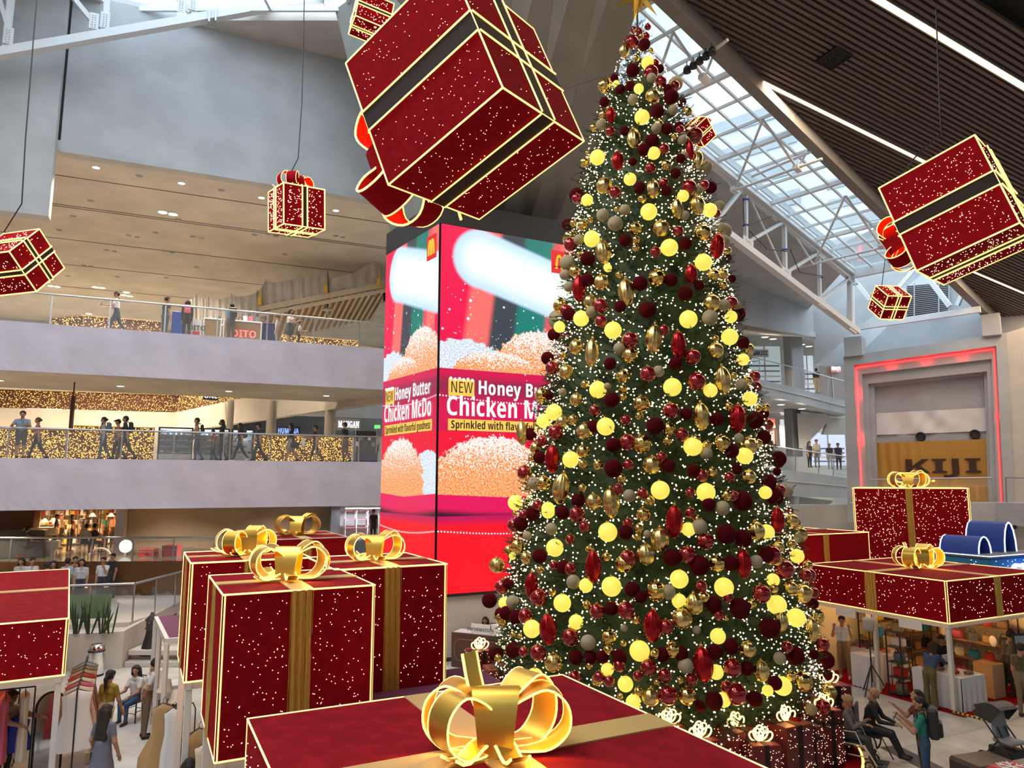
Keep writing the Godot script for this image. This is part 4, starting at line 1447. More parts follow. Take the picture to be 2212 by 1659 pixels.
func balcony(edge: Array, low: Array, deep: float, what: String) -> void:
	var st := mb()
	for i in edge.size() - 1:
		var a: Vector3 = low[i]; var b: Vector3 = low[i + 1]; var c: Vector3 = edge[i + 1]; var d: Vector3 = edge[i]
		quad(st, a, b, c, d)
		var back := Vector3(0, 0, -deep)
		quad(st, d, c, c + back, d + back)
		quad(st, a + back, b + back, b, a)
		quad(st, b + back, a + back, d + back, c + back)
	var o := structure("balcony_floor", st, M.wall)
	o.set_meta("label", what)
	st = mb()
	for i in edge.size() - 1:
		var a: Vector3 = edge[i].lerp(low[i], 0.42); var b: Vector3 = edge[i + 1].lerp(low[i + 1], 0.42)
		beam(st, a + Vector3(0, 0, 0.03), b + Vector3(0, 0, 0.03), 0.08, 0.08)
	obj("moulding", st, M.wall_warm, o)


# ------------------------------------------------------------------ the tower with its two screens
func fract01(x: float) -> float:
	return clampf(x, 0.0, 1.0)


func screen_picture(w: int, h: int) -> ImageTexture:
	var im := Image.create(w, h, false, Image.FORMAT_RGB8)
	var n := FastNoiseLite.new()
	n.seed = 4
	n.frequency = 0.045
	n.fractal_octaves = 3
	var n2 := FastNoiseLite.new()
	n2.seed = 9
	n2.frequency = 0.16
	n2.fractal_octaves = 2
	var asp := float(h) / w * 0.435      # the screen's true height over its width, against the picture's
	for j in h:
		var y := (j + 0.5) / h
		for i in w:
			var x := (i + 0.5) / w
			var c := Color(0.80, 0.0, 0.06)
			var a := n.get_noise_2d(i, j)
			var b := n2.get_noise_2d(i, j)
			if y < 0.42:
				# striped hat lining: red, coral, dark slate, green, coral, red
				var g := x - 0.30 * (0.42 - y)
				var bands := [[-1.0, Color(0.82, 0.0, 0.07)], [0.13, Color(0.90, 0.15, 0.14)], [0.30, Color(0.035, 0.05, 0.07)], [0.48, Color(0.0, 0.19, 0.16)], [0.70, Color(0.72, 0.08, 0.10)], [0.76, Color(0.90, 0.15, 0.14)], [0.90, Color(0.78, 0.0, 0.08)]]
				for q in bands.size():
					c = c.lerp(bands[q][1], smoothstep(bands[q][0] - 0.025, bands[q][0] + 0.025, g))
				# white fur brim, a soft slanting roll
				var p0 := Vector2(0.28, 0.085); var p1 := Vector2(0.98, 0.165)
				var pt := Vector2(x, y)
				var tt := clampf((pt - p0).dot(p1 - p0) / (p1 - p0).length_squared(), 0, 1)
				var off := (pt - p0.lerp(p1, tt)) * Vector2(0.44, 1.0)
				var dist := off.length() / 0.088
				c = c.lerp(Color(0.55, 0.75, 0.98), 1.0 - smoothstep(0.9, 1.06, dist))
				c = c.lerp(Color(0.92, 1.0, 1.0), 1.0 - smoothstep(0.25, 0.95, dist))
			# bowl bands
			if y >= 0.40 and y < 0.575: c = Color(0.62, 0.0, 0.07).lerp(Color(0.30, 0.01, 0.06), smoothstep(0.415, 0.44, y) * (1.0 - smoothstep(0.46, 0.50, y)))
			if y > 0.575:
				c = Color(0.80, 0.0, 0.035)
				if y > 0.745 and y < 0.80: c = Color(0.72, 0.0, 0.10).lerp(Color(0.03, 0.0, 0.02), smoothstep(0.775, 0.795, y - 0.012 * sin(PI * x)))
				if y >= 0.80 and y < 0.83: c = Color(0.45, 0.0, 0.10).lerp(Color(0.85, 0.0, 0.02), smoothstep(0.80, 0.83, y))
				if y >= 0.83: c = Color(0.92, 0.0, 0.015)
			# rice and chicken: [cx, cy, rx, ry, kind]
			for q in [[0.16, 0.405, 0.34, 0.085, 0], [0.72, 0.41, 0.36, 0.135, 1], [0.40, 0.405, 0.30, 0.055, 1], [0.86, 0.70, 0.30, 0.075, 0], [0.37, 0.72, 0.42, 0.135, 1]]:
				if q[1] < 0.5 and y > 0.405: continue
				if q[1] > 0.5 and y > 0.752 - 0.02 * pow(absf(x - 0.45), 1.0): continue
				var e := Vector2((x - q[0]) / q[2], (y - q[1]) / q[3])
				var rr := e.length() + a * 0.10 + b * 0.05
				if rr > 1.0: continue
				if q[4] == 0:
					c = Color(0.80, 0.9, 1.0) * (0.82 + b * 0.35)
				else:
					var base := Color(0.86, 0.22, 0.05).lerp(Color(0.98, 0.48, 0.22), fract01(0.5 + b * 1.3))
					base = base.lerp(Color(0.40, 0.06, 0.02), fract01((a - 0.35) * 1.2))
					var dust := fract01((-e.y * 1.6 - 0.55) + b * 1.3 + a * 0.5)
					c = base.lerp(Color(1.0, 0.95, 0.95), dust)
			# dotted seam lines
			for q in [0.478, 0.838]:
				var yy: float = q + 0.012 * sin(PI * x)
				if absf(y - yy) < 0.0022 and fposmod(x * 48.0, 1.0) < 0.55: c = Color(1, 0.9, 0.95)
			im.set_pixel(i, j, c.clamp().linear_to_srgb())
	# falling flakes
	var r := RandomNumberGenerator.new()
	r.seed = 5
	for k in 150:
		var x := r.randi_range(3, w - 6); var y := r.randi_range(int(h * 0.08), int(h * (0.40 if k < 110 else 0.66)))
		var s := 1 + int(r.randf() * r.randf() * 4.0)
		for dx in range(-s, s + 1):
			for dy in range(-s, s + 1):
				if dx * dx + dy * dy <= s * s and x + dx > 0 and x + dx < w and y + dy > 0 and y + dy < h: im.set_pixel(x + dx, y + dy, Color(0.95, 0.97, 1.0))
	return ImageTexture.create_from_image(im)


func build_tower() -> void:
	var c0 := Vector3(-2.36, 0, -23.0)
	var dl := Vector3(-2.22, 0, -3.22).normalized()
	var dr := Vector3(0.887, 0, -0.461).normalized()
	var wl := 4.1
	var wr := 5.25
	var y0 := 2.03
	var y1 := 13.96
	var tex := screen_picture(384, 880)
	var sm := mat("screen_picture", Color(0.01, 0.01, 0.01), 0.35)
	sm.emission_enabled = true
	sm.emission_texture = tex
	sm.emission_operator = BaseMaterial3D.EMISSION_OP_MULTIPLY
	sm.emission = Color.WHITE
	sm.emission_energy_multiplier = 1.15
	glow("print_white", Color(1, 1, 1), 1.05, Color(0.02, 0.02, 0.02))
	glow("print_yellow", Color(1.0, 0.62, 0.10), 1.0, Color(0.02, 0.02, 0.02))
	glow("print_red", Color(0.80, 0.005, 0.01), 1.0, Color(0.02, 0.02, 0.02))
	glow("print_gold", Color(1.0, 0.55, 0.02), 1.0, Color(0.02, 0.02, 0.02))
	# shaft
	var foot := [c0, c0 + dr * wr, c0 + dr * wr + dl * wl, c0 + dl * wl]
	var inset := func(p: Vector3, k: float) -> Vector2:
		var m: Vector3 = (foot[0] + foot[2]) / 2.0
		var q: Vector3 = m + (p - m) * k
		return Vector2(q.x, q.z)
	var st := mb()
	block(st, foot.map(func(p: Vector3) -> Vector2: return inset.call(p, 0.985)), 0.0, y1 + 0.1)
	structure("wall_tower", st, M.wall_warm)
	st = mb()
	block(st, foot.map(func(p: Vector3) -> Vector2: return inset.call(p, 0.995)), 0.0, 0.12)
	structure("baseboard_tower", st, M.charcoal)
	st = mb()
	block(st, foot.map(func(p: Vector3) -> Vector2: return inset.call(p, 1.02)), y1 + 0.02, y1 + 0.85)
	structure("tower_collar", st, M.charcoal)
	# flaring upper wall, in panels with joints
	var up := thing("tower_upper_wall", "grey flaring wall above the screens with panel joints", "wall")
	up.set_meta("kind", "structure")
	var lo := []; var hi := []
	var mid: Vector3 = (foot[0] + foot[2]) / 2.0
	for p in foot:
		lo.append(mid + (p - mid) * 1.02 + Vector3(0, y1 + 0.85, 0))
		hi.append(mid + (p - mid) * 1.62 + Vector3(0, 24.2, 0))
	hi[0] = mid + (foot[0] - mid) * 1.15 + Vector3(0, 24.2, 0)
	for e in [[1, far(1268, 385, 24.4), far(1352, 100, 18.4)], [3, far(818, 400, 26.6), far(728, 40, 26.6)]]:
		var v: Vector3 = e[2] - e[1]
		lo[e[0]] = e[1] + v * (y1 + 0.85 - e[1].y) / v.y
		hi[e[0]] = e[1] + v * (24.2 - e[1].y) / v.y
	for f in [[3, 0, 2], [0, 1, 5], [1, 2, 2], [2, 3, 3]]:
		for i in f[2]:
			for j in 4:
				var g := 0.012
				var s0: float = float(i) / f[2]; var s1: float = float(i + 1) / f[2]
				var t0 := j / 4.0; var t1 := (j + 1) / 4.0
				var P := func(s: float, t: float) -> Vector3: return (lo[f[0]] as Vector3).lerp(lo[f[1]], s).lerp((hi[f[0]] as Vector3).lerp(hi[f[1]], s), t)
				st = mb()
				var a: Vector3 = P.call(s0, t0); var b: Vector3 = P.call(s1, t0); var c: Vector3 = P.call(s1, t1); var d: Vector3 = P.call(s0, t1)
				var nn := (b - a).cross(d - a).normalized()
				var m := (a + b + c + d) / 4.0
				var e := []
				for q in [a, b, c, d]: e.append(m + (q - m) * (1.0 - g / (q - m).length()))
				plate(st, e, -nn * 0.05)
				obj("wall_panel", st, M.tower_wall, up)
	# screens
	for f in [[c0 + dl * wl, -dl, wl, "left", "tall lit screen face with burger chain advert, left side of tower"], [c0, dr, wr, "right", "tall lit screen face with chicken advert, partly behind the tree"]]:
		var x: Vector3 = f[1]
		var z := x.cross(Vector3.UP)
		var s := thing("video_screen", f[4], "screen", f[0])
		s.basis = Basis(x, Vector3.UP, z)
		var w: float = f[2]
		st = mb()
		quad(st, Vector3(0, y0, 0.06), Vector3(w, y0, 0.06), Vector3(w, y1, 0.06), Vector3(0, y1, 0.06))
		obj("display", st, sm, s)
		st = mb()
		bx(st, Vector3(w / 2.0, (y0 + y1) / 2.0, 0.02), Vector3(w, y1 - y0 + 0.04, 0.07))
		bx(st, Vector3(w / 2.0, y0 - 0.05, 0.03), Vector3(w, 0.07, 0.1))
		obj("cabinet", st, M.black, s)
		var H := y1 - y0
		var place := func(text: String, x0: float, x1: float, yf: float, size: float, m: Material, called: String, font := "Droid Sans", wt := 900) -> void:
			var t := put(called, letters(text, size, 0.004, font, wt), m, s)
			var bb := t.mesh.get_aabb()
			t.scale = Vector3((x1 - x0) * w / bb.size.x, 1.0, 1.0)
			t.position = Vector3((x0 + x1) / 2.0 * w, y1 - yf * H, 0.085)
		var pill := func(xa: float, xb: float, ya: float, yb: float, m: Material, called: String, zz := 0.068) -> void:
			var q := mb()
			bev(q, Vector3((xa + xb) / 2.0 * w, y1 - (ya + yb) / 2.0 * H, zz), Vector3((xb - xa) * w, (yb - ya) * H, 0.012), 0.004)
			obj(called, q, m, s)
		pill.call(0.06, 0.235, 0.432, 0.478, M.print_yellow, "label_plate")
		place.call("NEW", 0.075, 0.22, 0.455, 0.36, M.black, "lettering", "Droid Sans", 500)
		place.call("Honey Butter", 0.26, 0.90, 0.452, 0.46, M.print_white, "lettering")
		place.call("Chicken McDo", 0.05, 0.92, 0.507, 0.62, M.print_white, "lettering")
		pill.call(0.06, 0.93, 0.541, 0.572, M.print_yellow, "label_plate")
		place.call("Sprinkled with flavorful goodness", 0.08, 0.91, 0.5565, 0.25, M.black, "lettering")
		pill.call(0.80, 0.965, 0.022, 0.092, M.print_red, "logo_plate")
		st = mb()
		for k in [-1.0, 1.0]:
			var pts := []
			for q in 13:
				var g := PI * q / 12.0
				pts.append(Vector3((0.8825 + 0.022 * k * 1.0 + 0.022 * cos(g)) * w, y1 - H * 0.079 + sin(g) * H * 0.042, 0.078))
			tube(st, pts, 0.045 if w > 4 else 0.036, 6)
		obj("logo_arches", st, M.print_gold, s)
		# snow on the label
		st = mb()
		for q in 6:
			lathe(st, ball_profile(0.055, 5), 8, Vector3((0.075 + 0.029 * q) * w, y1 - (0.431 + 0.002 * (q % 2)) * H, 0.07), 0, 0.0, Vector3(1.0, 1.0, 1.0))
		obj("snow_cap", st, M.print_white, s)


# ------------------------------------------------------------------ the tree
const TREE := Vector3(3.12, 0, -16.6)
const PROFILE := [[0.55, 3.05], [0.9, 3.42], [1.6, 3.52], [3.35, 3.28], [4.88, 2.98], [6.45, 2.66], [8.06, 2.32], [9.72, 2.02], [11.42, 1.76], [12.58, 1.50], [14.36, 1.06], [15.32, 0.72], [15.9, 0.46], [16.5, 0.16], [16.75, 0.04]]


func tree_r(y: float) -> float:
	for i in PROFILE.size() - 1:
		if y <= PROFILE[i + 1][0]:
			return lerpf(PROFILE[i][1], PROFILE[i + 1][1], clampf((y - PROFILE[i][0]) / (PROFILE[i + 1][0] - PROFILE[i][0]), 0, 1))
	return 0.03


func tree_at(u: float, v: float, out: float) -> Vector3:   # where a sight line first meets the tree's hull, widened by out
	var q := sight(u, v)
	var best := Vector3.ZERO
	var miss := 1e9
	var t := 12.0
	while t < 18.5:
		var p := Vector3(0, EYE, 0) + q * t
		var d := Vector2(p.x - TREE.x, p.z - TREE.z).length() - tree_r(p.y) - out
		if d < miss:
			miss = d
			best = p
		if d < 0: break
		t += 0.04
	return best


func sprig_mesh(r: RandomNumberGenerator) -> ArrayMesh:
	var st := mb()
	for tw in 4:
		var a := Vector3(0, 0, 0) if tw == 0 else Vector3(0, 0, 0.10 + 0.07 * tw)
		var d := Vector3(0, 0.02, 1).normalized() if tw == 0 else Vector3([0, 0.75, -0.75, 0.1][tw], r.randf_range(-0.1, 0.35), 0.75).normalized()
		var l := 0.46 if tw == 0 else r.randf_range(0.2, 0.28)
		tube(st, [a, a + d * l], 0.006, 3)
		var n := int(l * 78)
		for i in n:
			var p := a + d * l * (0.08 + 0.92 * i / n)
			var side := d.cross(Vector3(r.randf_range(-1, 1), r.randf_range(-1, 1), r.randf_range(-1, 1))).normalized()
			var tip := p + (side * 0.85 + d * 0.75).normalized() * r.randf_range(0.045, 0.075)
			var w := d.cross(side) * 0.0065
			tri(st, p - w, p + w, tip)
	return st.commit()


func build_tree() -> void:
	var r := RandomNumberGenerator.new()
	r.seed = 77
	# round platform with a rope of light along its rim
	var pl := thing("tree_platform", "round red carpeted platform with glowing rim under the tree", "platform", TREE)
	var st := mb()
	lathe(st, [Vector2(4.05, 0.0), Vector2(4.05, 0.14), Vector2(0, 0.145)], 72)
	obj("carpeted_base", st, M.carpet_red, pl)
	st = mb()
	var ring := []
	for i in 96: ring.append(Vector3(cos(TAU * i / 96.0) * 4.08, 0.10, sin(TAU * i / 96.0) * 4.08))
	tube(st, ring, 0.028, 6, true)
	obj("light_rope", st, M.rope_light, pl)
	# tree: trunk, dark heart, sprigs, fairy lights
	var t := thing("christmas_tree", "giant cone-shaped Christmas tree covered in lights and ornaments", "tree", TREE)
	st = mb()
	lathe(st, [Vector2(0.14, 0.14), Vector2(0.10, 8.0), Vector2(0.03, 16.6), Vector2(0.02, 17.3)], 10)
	obj("trunk", st, M.dark_wood, t)
	var leaf := mat("fir_needles", Color(0.022, 0.05, 0.017), 0.6)
	var leaf2 := mat("fir_needles_pale", Color(0.034, 0.066, 0.020), 0.6)
	st = mb()
	var prof := []
	for p in PROFILE: prof.append(Vector2(maxf(p[1] - 0.42, 0.01), p[0]))
	lathe(st, prof, 40)
	obj("inner_foliage", st, leaf, t)
	var meshes := [sprig_mesh(r), sprig_mesh(r), sprig_mesh(r)]
	var sets := [[], [], []]
	var n := 7600
	for i in n:
		# heights drawn so that every square metre of the hull gets its share
		var y := 0.0
		while true:
			y = r.randf_range(0.55, 16.6)
			if r.randf() * 3.6 < tree_r(y) + 0.12: break
		var g := r.randf() * TAU
		var out := Vector3(cos(g), 0, sin(g))
		var deep := r.randf_range(0.34, 0.80)
		var p := out * maxf(tree_r(y) - deep, 0.0) + Vector3(0, y, 0)
		var d := (out + Vector3(0, r.randf_range(-0.45, 0.35), 0) + out.cross(Vector3.UP) * r.randf_range(-0.5, 0.5)).normalized()
		var b := Basis.looking_at(-d, Vector3(r.randf_range(-0.4, 0.4), 1, r.randf_range(-0.4, 0.4)))
		var s := r.randf_range(0.75, 1.15) * (0.6 if y > 15.0 else 1.0)
		sets[i % 3].append(Transform3D(b.scaled(Vector3.ONE * s), p))
	for i in 3: copies("fir_sprigs", meshes[i], sets[i], leaf if i else leaf2, t)
	var places := []
	for i in 11500:
		var y := 0.0
		while true:
			y = r.randf_range(0.6, 16.0)
			if r.randf() * 3.6 < tree_r(y) + 0.1: break
		var g := r.randf() * TAU
		places.append(Vector3(cos(g), 0, sin(g)) * (tree_r(y) - r.randf_range(-0.03, 0.3)) + Vector3(0, y, 0))
	copies("fairy_lights", bulb_mesh(0.0165), places, M.fairy_light, t)
	# star on the top
	var sc := far(1385, -14, 16.6)
	var star := thing("tree_star", "golden many-pointed star on top of the tree", "star", Vector3(TREE.x + 0.06, sc.y, TREE.z))
	var dirs := []
	for i in 8: dirs.append([Vector3(cos(TAU * (i + 0.5) / 8.0 + 0.2), sin(TAU * (i + 0.5) / 8.0 + 0.2), 0.05), 0.82 if i % 2 else 0.78])
	for i in 6: dirs.append([Vector3(0.5 * cos(TAU * i / 6.0), 0.5 * sin(TAU * i / 6.0), 0.85), 0.5])
	for i in 6: dirs.append([Vector3(0.5 * cos(TAU * i / 6.0), 0.5 * sin(TAU * i / 6.0), -0.85), 0.5])
	for k in dirs:
		var d: Vector3 = k[0].normalized()
		var b := along(d, Vector3(0.1, 0.2, 1))
		st = mb()
		var tip: Vector3 = d * k[1]
		for q in 4:
			var g0 := TAU * q / 4.0; var g1 := TAU * (q + 1) / 4.0
			tri(st, b.y * cos(g0) * 0.12 + b.z * sin(g0) * 0.12 + d * 0.08, tip, b.y * cos(g1) * 0.12 + b.z * sin(g1) * 0.12 + d * 0.08)
		obj("point", st, M.gold, star)
	build_ornaments(r)


const Z4 := [1150.0, 0.0, 2.764]
const Z5 := [1050.0, 500.0, 2.765]
const Z6 := [950.0, 1050.0, 2.5136]
# ornaments as surveyed: x, y, radius (and half height), in three enlargements of the tree
const GLOBES := [[688, 375, 38, 388, 940, 46, 583, 1070, 38, 327, 1195, 36, 695, 1265, 50, 355, 1428, 48, 818, 1478, 52, 1020, 1565, 50, 655, 700, 45, 635, 530, 30, 725, 915, 38, 1060, 1255, 42, 900, 1170, 35, 500, 500, 20, 450, 1600, 25], [630, 40, 46, 1300, 185, 50, 568, 520, 48, 1208, 525, 54, 438, 570, 35, 758, 590, 52, 1462, 510, 38, 1455, 630, 50, 668, 945, 52, 1113, 930, 55, 1340, 950, 42, 1535, 765, 36, 1575, 1000, 44, 405, 1080, 50, 345, 1132, 44, 714, 1165, 54, 1235, 1285, 56, 1545, 1340, 50, 505, 1362, 50, 1040, 1545, 56, 1313, 1558, 56, 1668, 1560, 38, 175, 1620, 46, 370, 1655, 40, 725, 215, 25], [588, 140, 36, 912, 250, 52, 625, 335, 48, 1768, 35, 35, 1350, 235, 38, 1775, 250, 42, 1940, 380, 38, 932, 545, 54, 1300, 505, 50, 793, 540, 38, 1543, 550, 52, 1300, 625, 40, 665, 635, 48, 740, 738, 40, 1830, 645, 52, 1935, 715, 50, 500, 775, 48, 1510, 815, 42, 1085, 895, 55, 1860, 1085, 50, 1008, 1075, 42, 515, 1040, 50, 350, 635, 32, 1052, 1175, 42, 1500, 1010, 40, 910, 995, 35, 1810, 510, 35, 1780, 1110, 30, 395, 380, 20, 1540, 1160, 40]]
const GOLD_DROPS := [[605, 825, 40, 70, 720, 1130, 42, 60, 865, 1245, 35, 65, 985, 1225, 45, 60, 425, 1505, 48, 75, 988, 950, 30, 62, 548, 300, 30, 50], [838, 360, 50, 88, 1003, 640, 50, 90, 632, 725, 42, 88, 1415, 890, 48, 88, 1285, 1105, 50, 85, 450, 1535, 55, 95, 215, 1205, 35, 75, 745, 1600, 48, 70], [932, 95, 45, 80, 1120, 372, 52, 60, 1195, 290, 50, 65, 1720, 245, 45, 55, 1385, 640, 50, 60, 1745, 1005, 45, 60, 2020, 780, 36, 66, 1855, 730, 35, 60]]
const RED_DROPS := [[510, 960, 38, 60, 940, 890, 25, 65, 470, 690, 30, 50, 1105, 1470, 42, 80], [1150, 678, 45, 85, 1503, 1118, 50, 85, 555, 340, 42, 85, 395, 1360, 45, 85, 1225, 255, 38, 60], [1272, 195, 48, 92, 833, 440, 45, 92, 497, 540, 38, 72, 1650, 420, 42, 80, 588, 780, 48, 85, 1155, 760, 50, 88, 1430, 970, 55, 95, 1835, 185, 38, 70]]
const GOLD_BALLS := [[430, 1110, 50, 615, 1365, 38, 770, 1365, 50, 1018, 1390, 50, 720, 575, 45, 800, 985, 30], [690, 305, 48, 1020, 280, 52, 1347, 425, 52, 1360, 260, 35, 1415, 255, 32, 445, 445, 45, 540, 690, 45, 860, 740, 48, 480, 840, 45, 815, 865, 40, 1370, 710, 48, 335, 980, 45, 540, 1005, 40, 930, 1030, 48, 590, 1195, 50, 1410, 1265, 50, 1570, 1280, 52, 580, 1315, 40, 990, 1395, 55, 345, 1505, 45, 1570, 1465, 42, 300, 1295, 38], [835, 85, 45, 425, 330, 40, 470, 390, 32, 1105, 155, 38, 310, 430, 42, 1175, 570, 55, 1315, 720, 55, 920, 820, 40, 618, 960, 50, 1265, 890, 40, 1670, 890, 45, 1505, 420, 45, 1905, 555, 38, 1970, 1060, 52, 1145, 1145, 48, 1345, 1140, 48, 1840, 330, 30]]
const RED_BALLS := [[595, 250, 42, 690, 160, 20, 640, 188, 20, 785, 890, 33, 705, 1005, 33, 1025, 1105, 30, 265, 1185, 30, 850, 510, 30, 465, 785, 32, 870, 1380, 33, 735, 1505, 33, 228, 1460, 42, 605, 178, 20, 680, 215, 22, 735, 375, 22], [685, 445, 45, 860, 650, 50, 1235, 750, 48, 968, 852, 50, 686, 535, 38, 1465, 425, 38, 1105, 1070, 48, 415, 1200, 46, 845, 1260, 50, 650, 1070, 35, 835, 1125, 32, 1170, 1215, 40, 1050, 1350, 34, 230, 1440, 45, 1290, 1460, 36, 790, 1540, 33, 935, 1565, 33, 1480, 1580, 32, 850, 1395, 33, 395, 815, 42, 1060, 590, 34, 1455, 1470, 33, 1220, 1560, 30], [745, 155, 45, 1022, 395, 48, 1345, 375, 48, 1445, 300, 45, 338, 548, 40, 538, 605, 48, 855, 680, 42, 1010, 675, 48, 1230, 765, 42, 1748, 585, 50, 710, 820, 48, 465, 705, 40, 535, 905, 45, 1135, 985, 45, 1590, 985, 50, 1240, 1135, 52, 1610, 1130, 58, 975, 975, 33, 865, 1035, 30, 920, 1060, 30, 455, 900, 28, 1420, 545, 32, 1565, 605, 30, 1515, 700, 30, 1885, 875, 32, 1365, 1050, 33, 785, 220, 30, 620, 430, 25, 1360, 145, 30, 530, 105, 28, 455, 155, 25, 710, 290, 28, 1555, 1090, 32]]
const VELVET_BALLS := [[665, 895, 38, 745, 665, 42, 805, 770, 35, 875, 755, 30, 550, 780, 30, 585, 515, 30, 525, 535, 30, 640, 1125, 38, 555, 1435, 38, 915, 1455, 38, 830, 580, 45, 430, 610, 30, 670, 265, 35, 210, 1340, 35, 330, 1545, 45, 800, 1140, 32, 600, 965, 25, 855, 1035, 32, 760, 410, 26, 600, 420, 40], [605, 290, 40, 1105, 290, 40, 920, 310, 45, 965, 470, 50, 495, 495, 40, 800, 450, 35, 1190, 370, 45, 740, 790, 38, 1130, 790, 40, 750, 1005, 46, 640, 1165, 40, 1010, 1160, 52, 1195, 1090, 38, 1380, 1120, 42, 265, 1210, 38, 940, 1260, 45, 760, 1275, 45, 1465, 1310, 45, 320, 1350, 38, 760, 1415, 55, 1660, 1230, 42, 1090, 1400, 42, 550, 1605, 42, 1530, 1610, 60, 1330, 1630, 40, 1240, 1430, 40, 1690, 1495, 45], [665, 145, 38, 505, 150, 40, 440, 205, 40, 1555, 260, 55, 1645, 285, 48, 1260, 390, 48, 1410, 430, 55, 542, 380, 40, 675, 440, 40, 1780, 370, 45, 1580, 420, 42, 1485, 640, 45, 1630, 665, 55, 1045, 560, 42, 1090, 600, 35, 270, 620, 42, 360, 690, 38, 415, 710, 38, 1790, 770, 55, 400, 890, 42, 740, 930, 40, 1495, 900, 42, 1580, 870, 42, 975, 930, 42, 815, 930, 38, 1210, 915, 38, 1930, 920, 50, 1668, 990, 38, 1820, 1070, 38, 1490, 1165, 48, 1415, 1195, 30, 1710, 1155, 42, 930, 665, 38, 1310, 910, 40, 1010, 250, 40]]
const PALE_BALLS := [[600, 595, 32, 410, 745, 32, 740, 765, 30, 840, 655, 30, 895, 835, 28, 985, 1135, 33, 420, 1285, 38, 278, 1430, 32, 1115, 1230, 32, 910, 1285, 28, 905, 925, 22, 495, 1335, 45, 710, 465, 28], [470, 258, 32, 495, 330, 32, 1420, 440, 36, 1500, 445, 28, 795, 698, 35, 725, 925, 22, 1525, 915, 36, 630, 480, 35, 1315, 1325, 38, 855, 1578, 38, 285, 1505, 38, 1030, 835, 35], [1535, 120, 40, 1410, 220, 42, 605, 232, 33, 725, 520, 38, 1240, 575, 40, 1718, 410, 36, 395, 630, 36, 805, 850, 42, 1335, 975, 42, 1395, 780, 22, 1125, 260, 22, 1000, 770, 20, 1845, 935, 33]]
const SMALL_GOLD := [[620, 348, 20, 650, 215, 15, 612, 185, 12, 710, 300, 15], [590, 912, 24, 818, 940, 25, 818, 988, 22, 915, 1100, 24, 520, 1125, 30, 1095, 1180, 38, 1085, 1250, 28, 1255, 1240, 26, 1320, 1275, 28, 580, 1390, 26, 670, 1395, 30, 1350, 1435, 28, 1625, 1265, 26, 810, 1475, 26, 575, 1535, 26, 895, 50, 24, 893, 98, 22, 1415, 320, 25, 1450, 1045, 25], [1400, 180, 24, 905, 385, 24, 545, 455, 22, 610, 575, 22, 1440, 605, 26, 1695, 640, 24, 1910, 315, 24, 1815, 555, 24, 800, 645, 22, 1065, 725, 25, 915, 890, 26, 1170, 910, 25, 812, 975, 20, 1305, 1055, 20, 1080, 1115, 24, 1835, 410, 24, 1180, 1065, 18, 435, 815, 15, 1080, 230, 25, 1075, 275, 22, 995, 855, 18]]


